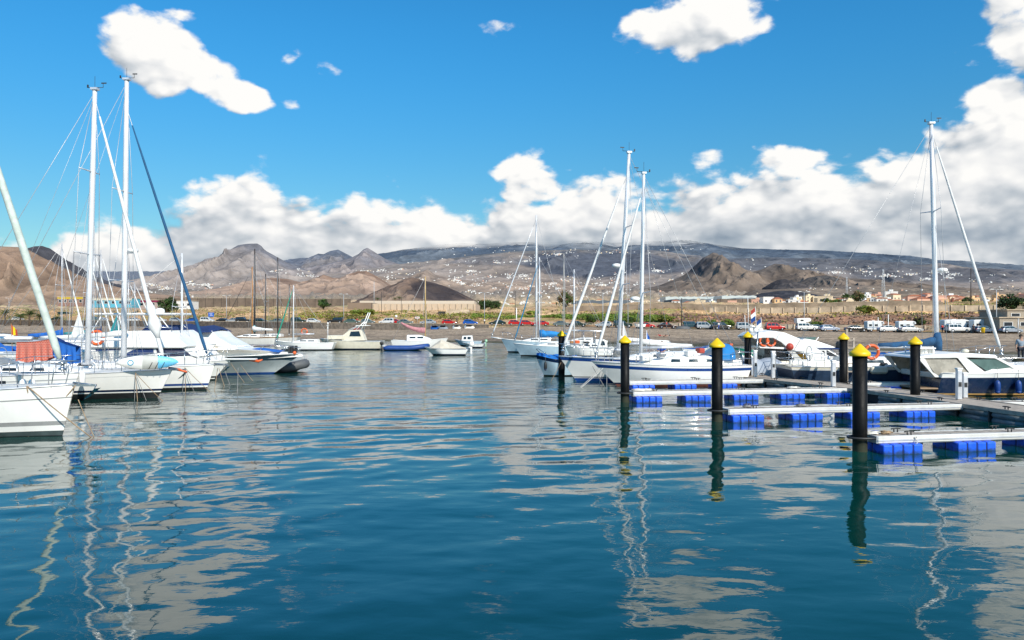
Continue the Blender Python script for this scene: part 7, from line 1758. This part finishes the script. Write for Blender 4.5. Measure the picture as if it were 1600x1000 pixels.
# far towns: thousands of specks on the slopes, one object
P = []
def scatter(V, regions):
    px = 800 + V[:, 0] / V[:, 1] * FPX; py = HOR - (V[:, 2] - CAMH) / V[:, 1] * FPX
    for (x0, y0, rx, ry, n) in regions:
        q = ((px - x0) / rx) ** 2 + ((py - y0) / ry) ** 2; idx = np.where(q < 1)[0]
        if len(idx) == 0: continue
        w = np.exp(-1.2 * q[idx]) * np.exp(7 * fbm(px[idx] / 22, py[idx] / 7, 3, 77)); ch = RNG.choice(idx, n, p=w / w.sum())
        for i in ch:
            Y = V[i, 1]; j = Y * .0006
            P.append((V[i, 0] + RNG.normal(0, j * 4), Y + RNG.normal(0, j), V[i, 2], Y))
VU = HILLV['inhabited_upper_slopes']; VB = HILLV['brown_foothills']; VT = HILLV['table_mountain']; VL = HILLV['low_brown_ridge']; VC = HILLV['cloud_topped_mountain']
gsub = GV[(GV[:, 1] > 900) & (GV[:, 1] < 9000) & (np.abs(GV[:, 0] / GV[:, 1]) < .75)]
scatter(VU, [(640, 427, 110, 9, 260), (760, 434, 90, 10, 240), (880, 440, 120, 8, 200), (720, 412, 120, 8, 100), (900, 395, 120, 5, 120), (1000, 432, 90, 16, 160), (850, 404, 60, 8, 60), (1280, 424, 60, 5, 90), (1400, 427, 100, 6, 330), (1450, 432, 60, 6, 160), (1560, 440, 60, 14, 120), (1340, 420, 40, 5, 60), (1150, 415, 150, 12, 60)])
scatter(VB, [(700, 440, 110, 10, 160), (820, 447, 90, 8, 200), (600, 436, 50, 4, 60), (900, 450, 60, 8, 120)])
scatter(VT, [(290, 447, 70, 8, 260), (270, 449, 50, 6, 140), (500, 428, 60, 8, 160), (470, 424, 50, 4, 60), (330, 444, 30, 6, 60)])
scatter(VL, [(1300, 458, 120, 8, 40), (1450, 458, 100, 5, 30)])
scatter(VC, [(760, 392, 120, 8, 50), (1000, 392, 120, 6, 60)])
scatter(gsub, [(260, 456, 90, 7, 160), (860, 458, 130, 8, 420), (960, 456, 120, 10, 260), (760, 454, 60, 7, 200), (700, 456, 40, 8, 90), (1080, 460, 80, 5, 80), (560, 455, 80, 5, 80)])
P = np.array(P); N = len(P)
sc = np.clip(P[:, 3] / 8000, .25, 1.6) ** .8; w = RNG.uniform(7, 19, N) * sc * .8; h = RNG.uniform(4, 8, N) * sc * .8; d = w * .7
cb_ = np.array([(-1, -1, 0), (1, -1, 0), (1, 1, 0), (-1, 1, 0), (-1, -1, 1), (1, -1, 1), (1, 1, 1), (-1, 1, 1)], float)
V = np.zeros((N, 8, 3)); V[:, :, 0] = P[:, None, 0] + cb_[None, :, 0] * w[:, None] / 2; V[:, :, 1] = P[:, None, 1] + cb_[None, :, 1] * d[:, None] / 2; V[:, :, 2] = P[:, None, 2] - 4 + cb_[None, :, 2] * (h[:, None] + 4)
F = np.array([(0, 1, 5, 4), (1, 2, 6, 5), (2, 3, 7, 6), (3, 0, 4, 7), (4, 5, 6, 7)]); F = (F[None] + np.arange(N)[:, None, None] * 8).reshape(-1, 4)
mi = np.repeat(RNG.choice([0] * 9 + [4] * 4 + [1] * 2 + [2], N), 5)
o = npmesh('distant_houses', V.reshape(-1, 3), F, cols, smooth=False, mi=mi); o['kind'] = 'stuff'; tag(o, 'white specks of far-off houses scattered over the mountain slopes', 'houses')

# ================================================================== VEGETATION
def leafmat(name, c, var=.35):
    m = bpy.data.materials.new(name); m.use_nodes = True; T = NT(m.node_tree); bs = m.node_tree.nodes['Principled BSDF']
    pos = T.new('ShaderNodeNewGeometry').outputs['Position']; n = T.noise(pos, .9, 4, .6); n2 = T.noise(pos, .05, 3, .5)
    g = T.m('MULTIPLY', T.ss(n, .3, .7, 1 - var, 1 + var), T.ss(n2, .35, .65, .8, 1.25)); T.put(bs.inputs['Base Color'], T.mix(1.0, rgba(c), T.xyz(g, g, g), 'MULTIPLY')); bs.inputs['Roughness'].default_value = .75; bs.inputs['Specular IOR Level'].default_value = .2
    return m
L_green = leafmat('leaf_green', (.055, .10, .025)); L_dark = leafmat('leaf_dark', (.025, .05, .018)); L_yel = leafmat('leaf_yellow_green', (.24, .235, .045)); L_dry = leafmat('leaf_dry', (.19, .13, .07)); L_lime = leafmat('leaf_lime', (.15, .21, .035)); M_bark = mat('bark', (.12, .085, .06), .95, bump=.6)
def leafcloud(centers, radii, per, size, rs):
    """small triangles filling clumps; centers Nx3"""
    C = np.repeat(centers, per, 0); R = np.repeat(radii, per, 0); n = len(C)
    dv = rs.normal(0, 1, (n, 3)); dv /= np.linalg.norm(dv, axis=1)[:, None]; rad = rs.uniform(.35, 1, n) ** .5
    p = C + dv * R * rad[:, None]; sz = size * rs.uniform(.6, 1.5, n)
    a = rs.normal(0, 1, (n, 3)); a /= np.linalg.norm(a, axis=1)[:, None]; b = np.cross(a, dv); b /= (np.linalg.norm(b, axis=1)[:, None] + 1e-6)
    V = np.stack([p - a * sz[:, None], p + b * sz[:, None] * .8, p + a * sz[:, None], p - b * sz[:, None] * .8], 1).reshape(-1, 3)
    F = np.arange(n * 4).reshape(-1, 4); return V, F
rs5 = np.random.RandomState(77)
def scrub(name, label, n, region, mats_w, per=10):
    cs = []; 
    px0, px1, off0, off1 = region
    px = rs5.uniform(px0, px1, n * 3); off = off0 + (off1 - off0) * rs5.uniform(0, 1, n * 3) ** 1.4
    t = (px - 800) / FPX; Y = (210 + off) / (1 + .5 * t); X = t * Y
    keep = (fbm(X / 22, Y / 40, 3, 91) + rs5.uniform(-.25, .25, len(X))) > .0; X, Y = X[keep][:n], Y[keep][:n]
    Z = groundZ(X, Y); s = rs5.uniform(.35, 1.3, len(X)) * (1 + (Y - 250) / 900)
    c = np.stack([X, Y, Z + s * .25], -1); r = np.stack([s * 1.1, s * 1.1, s * .6], -1); V, F = leafcloud(c, r, per, .22, rs5); k = np.repeat(rs5.choice(len(mats_w), len(X), p=[w for _, w in mats_w]), per)
    # size follows the clump
    o = npmesh(name, V, F, [m for m, _ in mats_w], smooth=False, mi=k); o['kind'] = 'stuff'; tag(o, label, 'shrubs')
scrub('dry_scrub', 'dry brown and green scrub covering the ground behind the shore road', 5200, (-60, 1700, 12, 420), [(L_dry, .5), (L_green, .16), (L_yel, .34)], 9)
scrub('yellow_scrub', 'yellow green bushes in front of the tan crop shelter', 1300, (470, 800, 14, 110), [(L_yel, .6), (L_dry, .3), (L_lime, .1)], 12)
def crown(parent, c, r, m, n=26, per=46, size=.16, seed=0, name='crown'):
    rs = np.random.RandomState(seed); dv = rs.normal(0, 1, (n, 3)); dv /= np.linalg.norm(dv, axis=1)[:, None]; cc = np.array(c) + dv * np.array(r) * rs.uniform(.35, .85, n)[:, None]; rr = np.array(r)[None] * rs.uniform(.22, .42, n)[:, None]
    V, F = leafcloud(cc, rr, per, size, rs); o = npmesh(name, V, F, m if isinstance(m, list) else [m], smooth=False, parent=parent, mi=(np.repeat(rs.randint(0, 2, n), per) if isinstance(m, list) else None)); return o
def tree(label, px, Y, h, w, m, seed, name='tree', sq=.8, trunkh=.4, tilt=0.0):
    X = wx(px, Y); t = thing(name, label, 'tree' if 'tree' in name else 'bush', (X, Y, gz(X, Y) - .1)); b = MB(); rs = random.Random(seed)
    b.tube([(0, 0, 0), (.1 * h * .1, 0, h * trunkh * .5), (0, 0, h * trunkh)], [w * .06, w * .045, w * .035], M_bark, n=8)
    for k in range(6): a = k * 1.05 + rs.random(); b.tube([(0, 0, h * trunkh * rs.uniform(.6, 1)), (w * .22 * math.cos(a), w * .2 * math.sin(a), h * .62), (w * .36 * math.cos(a), w * .33 * math.sin(a), h * .8)], [w * .025, w * .016, w * .006], M_bark, n=5)
    b.build('trunk', t); crown(t, (0, 0, h * (.5 + trunkh * .35)), (w / 2, w / 2, h * (.5 - trunkh * .35) * sq * 1.1), m, 34, 60, w * .022 + .05, seed); return t
tree('round green bush beside the white kiosk building', 263, 300, 8.5, 8.5, [L_green, L_dark], 1, 'round_bush', trunkh=.12)
tree('round feathery tree rising over the right town', 1341, 560, 14, 12, [L_dry, L_green], 2, trunkh=.35)
tree('bushy tree right of the crop shelter, left of two', 757, 520, 10, 13, [L_dark, L_green], 3, trunkh=.15); tree('bushy tree right of the crop shelter, right of two', 772, 530, 9, 11, [L_green, L_dark], 4, trunkh=.15)
tree('grey brown tree behind the spar of the central sloops', 884, 420, 12, 11, [L_dry, L_green], 5, trunkh=.2); tree('dark green tree beside the unfinished house at the right edge', 1577, 185, 5.5, 6.5, [L_green, L_dark], 6, trunkh=.15)
tree('dark tree just left of the crop shelter', 505, 480, 7, 10, [L_dark, L_green], 7, trunkh=.1); tree('yellow green tree left of the round feathery tree', 1306, 620, 7, 12, [L_yel, L_green], 8, trunkh=.2); tree('dark tree in the pink row at right', 1511, 640, 7, 10, [L_dark, L_green], 9, trunkh=.15)
tree('round bush at the roadside left of the silver hatchback', 923, 212, 3.2, 3.6, [L_lime, L_green], 10, 'round_bush', trunkh=.1); tree('low bush between the central masts', 988, 208, 2.4, 4, [L_green, L_lime], 11, 'round_bush', trunkh=.1)
tree('light green bush at the wall right of the dark van', 1138, 172 + 22, 2.6, 3.6, [L_lime, L_green], 12, 'round_bush', trunkh=.1); tree('green bush behind the pickup camper', 1275, 184, 2.6, 3.8, [L_lime, L_dark], 13, 'round_bush', trunkh=.1); tree('green bush left of the dark van', 1113, 196, 2.4, 3.2, [L_green, L_lime], 14, 'round_bush', trunkh=.1)
tree('dark bush above the wall right of the tall right mast', 1438, 182, 2.6, 3, [L_green, L_dry], 15, 'round_bush', trunkh=.1); tree('small green tree behind the lattice mast', 1322, 700, 7, 8, [L_dark, L_green], 16); tree('small dark tree left of the yellow green tree', 1290, 660, 6, 8, [L_dark, L_green], 17); 
for k, px in enumerate((560, 575, 832, 1040, 1355)): tree(['low green roadside bush right of the street lamp', 'low green roadside bush above the dark grey hatchback', 'low green roadside bush above the red saloon', 'low green bush on the terrace right of the central masts', 'low green bush above the black saloon'][k], px, 262 - .0 * k if px < 900 else 210, 2.4, 5.5, [L_lime, L_yel], 20 + k, 'round_bush', trunkh=.08)
def palm(label, px, Y, h, R, seed):
    X = wx(px, Y); t = thing('palm_tree', label, 'palm', (X, Y, gz(X, Y) - .1)); rs = random.Random(seed); b = MB(); b.tube([(0, 0, 0), (.05, 0, h * .5), (0, 0, h)], [.34, .27, .25], M_bark, n=9)
    for k in range(8): b.lathe([(.28, h * k / 8), (.33, h * k / 8 + .1), (.26, h * k / 8 + .16)], (0, 0, 0), M_bark, n=9)
    b.build('trunk', t); f = MB()
    for k in range(34):
        a = k * 2.4 + rs.random() * .3; el = rs.uniform(-.35, 1.25); L = R * rs.uniform(.8, 1.1); pts = []
        for i in range(7): s = i / 6; r_ = L * s * math.cos(el * (1 - .3 * s)); z = L * s * math.sin(el) - L * .62 * s * s; pts.append(Vector((r_ * math.cos(a), r_ * math.sin(a), h + z)))
        side = Vector((-math.sin(a), math.cos(a), 0)); m_ = L_green if el > .2 else L_dry
        f.tube(pts, [.035, .03, .03, .02, .02, .01, .008], m_, n=3)
        for i in range(1, 7):
            p = pts[i]; d = (pts[i] - pts[i - 1]).normalized()
            for q in (0, .5):
                pp = p - d * L / 6 * q
                for sg in (-1, 1): e_ = pp + side * sg * R * .20 * (1.15 - i / 7) + d * R * .12 - Vector((0, 0, R * .06)); f.add([pp, pp + d * .10, e_], [(0, 1, 2)], m_)
    f.build('crown', t)
for k, (px, Y, h, R, lb) in enumerate([(8, 275, 4.2, 4.6, 'date palm at the far left edge'), (32, 285, 3.0, 4.4, 'low date palm, second from the left'), (46, 270, 3.9, 5.4, 'biggest date palm left of the pale green headsail'), (62, 280, 3.2, 4.4, 'date palm right of the biggest one'), (92, 275, 2.6, 3.0, 'small date palm left of the first tall mast'), (590, 700, 10, 4, 'single palm on the skyline of the crop shelter'), (617, 720, 9, 5, 'palm in the pair behind the crop shelter, left'), (624, 720, 10, 5, 'palm in the pair behind the crop shelter, right'), (1318, 640, 7, 3.5, 'palm left of the round feathery tree')]): palm(lb, px, Y, h, R, k)
# green crop rows
for k, (x0, x1, off0, off1, m_, lb) in enumerate([(-12, 40, 20, 30, L_lime, 'bright green crop strip behind the wall by the red cars'), (30, 150, 104, 125, L_yel, 'yellow green field above the long terrace wall')]):
    n = 2600; X = rs5.uniform(x0, x1, n); off = rs5.uniform(off0, off1, n); Y = 210 + off - .5 * X; Z = groundZ(X, Y); c = np.stack([X, Y, Z + .3], -1); V, F = leafcloud(c, np.full((n, 3), .5), 8, .2, rs5)
    o = npmesh('crop_field', V, F, [m_], smooth=False); o['kind'] = 'stuff'; tag(o, lb, 'crops')
# boulders/rubble bank above the roadside wall at right
M_rock = mat('rubble', (.25, .15, .10), .95, var=.4, vscale=2)
n = 900; X = rs5.uniform(30, 140, n); off = rs5.uniform(17, 40, n); Y = 210 + off - .5 * X; Z = groundZ(X, Y); ico = np.array([(0, 0, 1), (.9, 0, .2), (.2, .9, .2), (-.8, .4, .1), (-.6, -.7, .2), (.4, -.8, .1), (0, 0, -.8)]); fi = np.array([(0, 1, 2), (0, 2, 3), (0, 3, 4), (0, 4, 5), (0, 5, 1), (6, 2, 1), (6, 3, 2), (6, 4, 3), (6, 5, 4), (6, 1, 5)])
sz = rs5.uniform(.2, .75, n); V = (ico[None] * rs5.uniform(.6, 1.2, (n, 7, 1)) * sz[:, None, None] + np.stack([X, Y, Z], -1)[:, None]).reshape(-1, 3); F = (fi[None] + np.arange(n)[:, None, None] * 7).reshape(-1, 3)
o = npmesh('rubble_bank', V, F, [M_rock], smooth=False); o['kind'] = 'stuff'; tag(o, 'reddish rubble stones strewn on the bank above the camper vans', 'rocks')
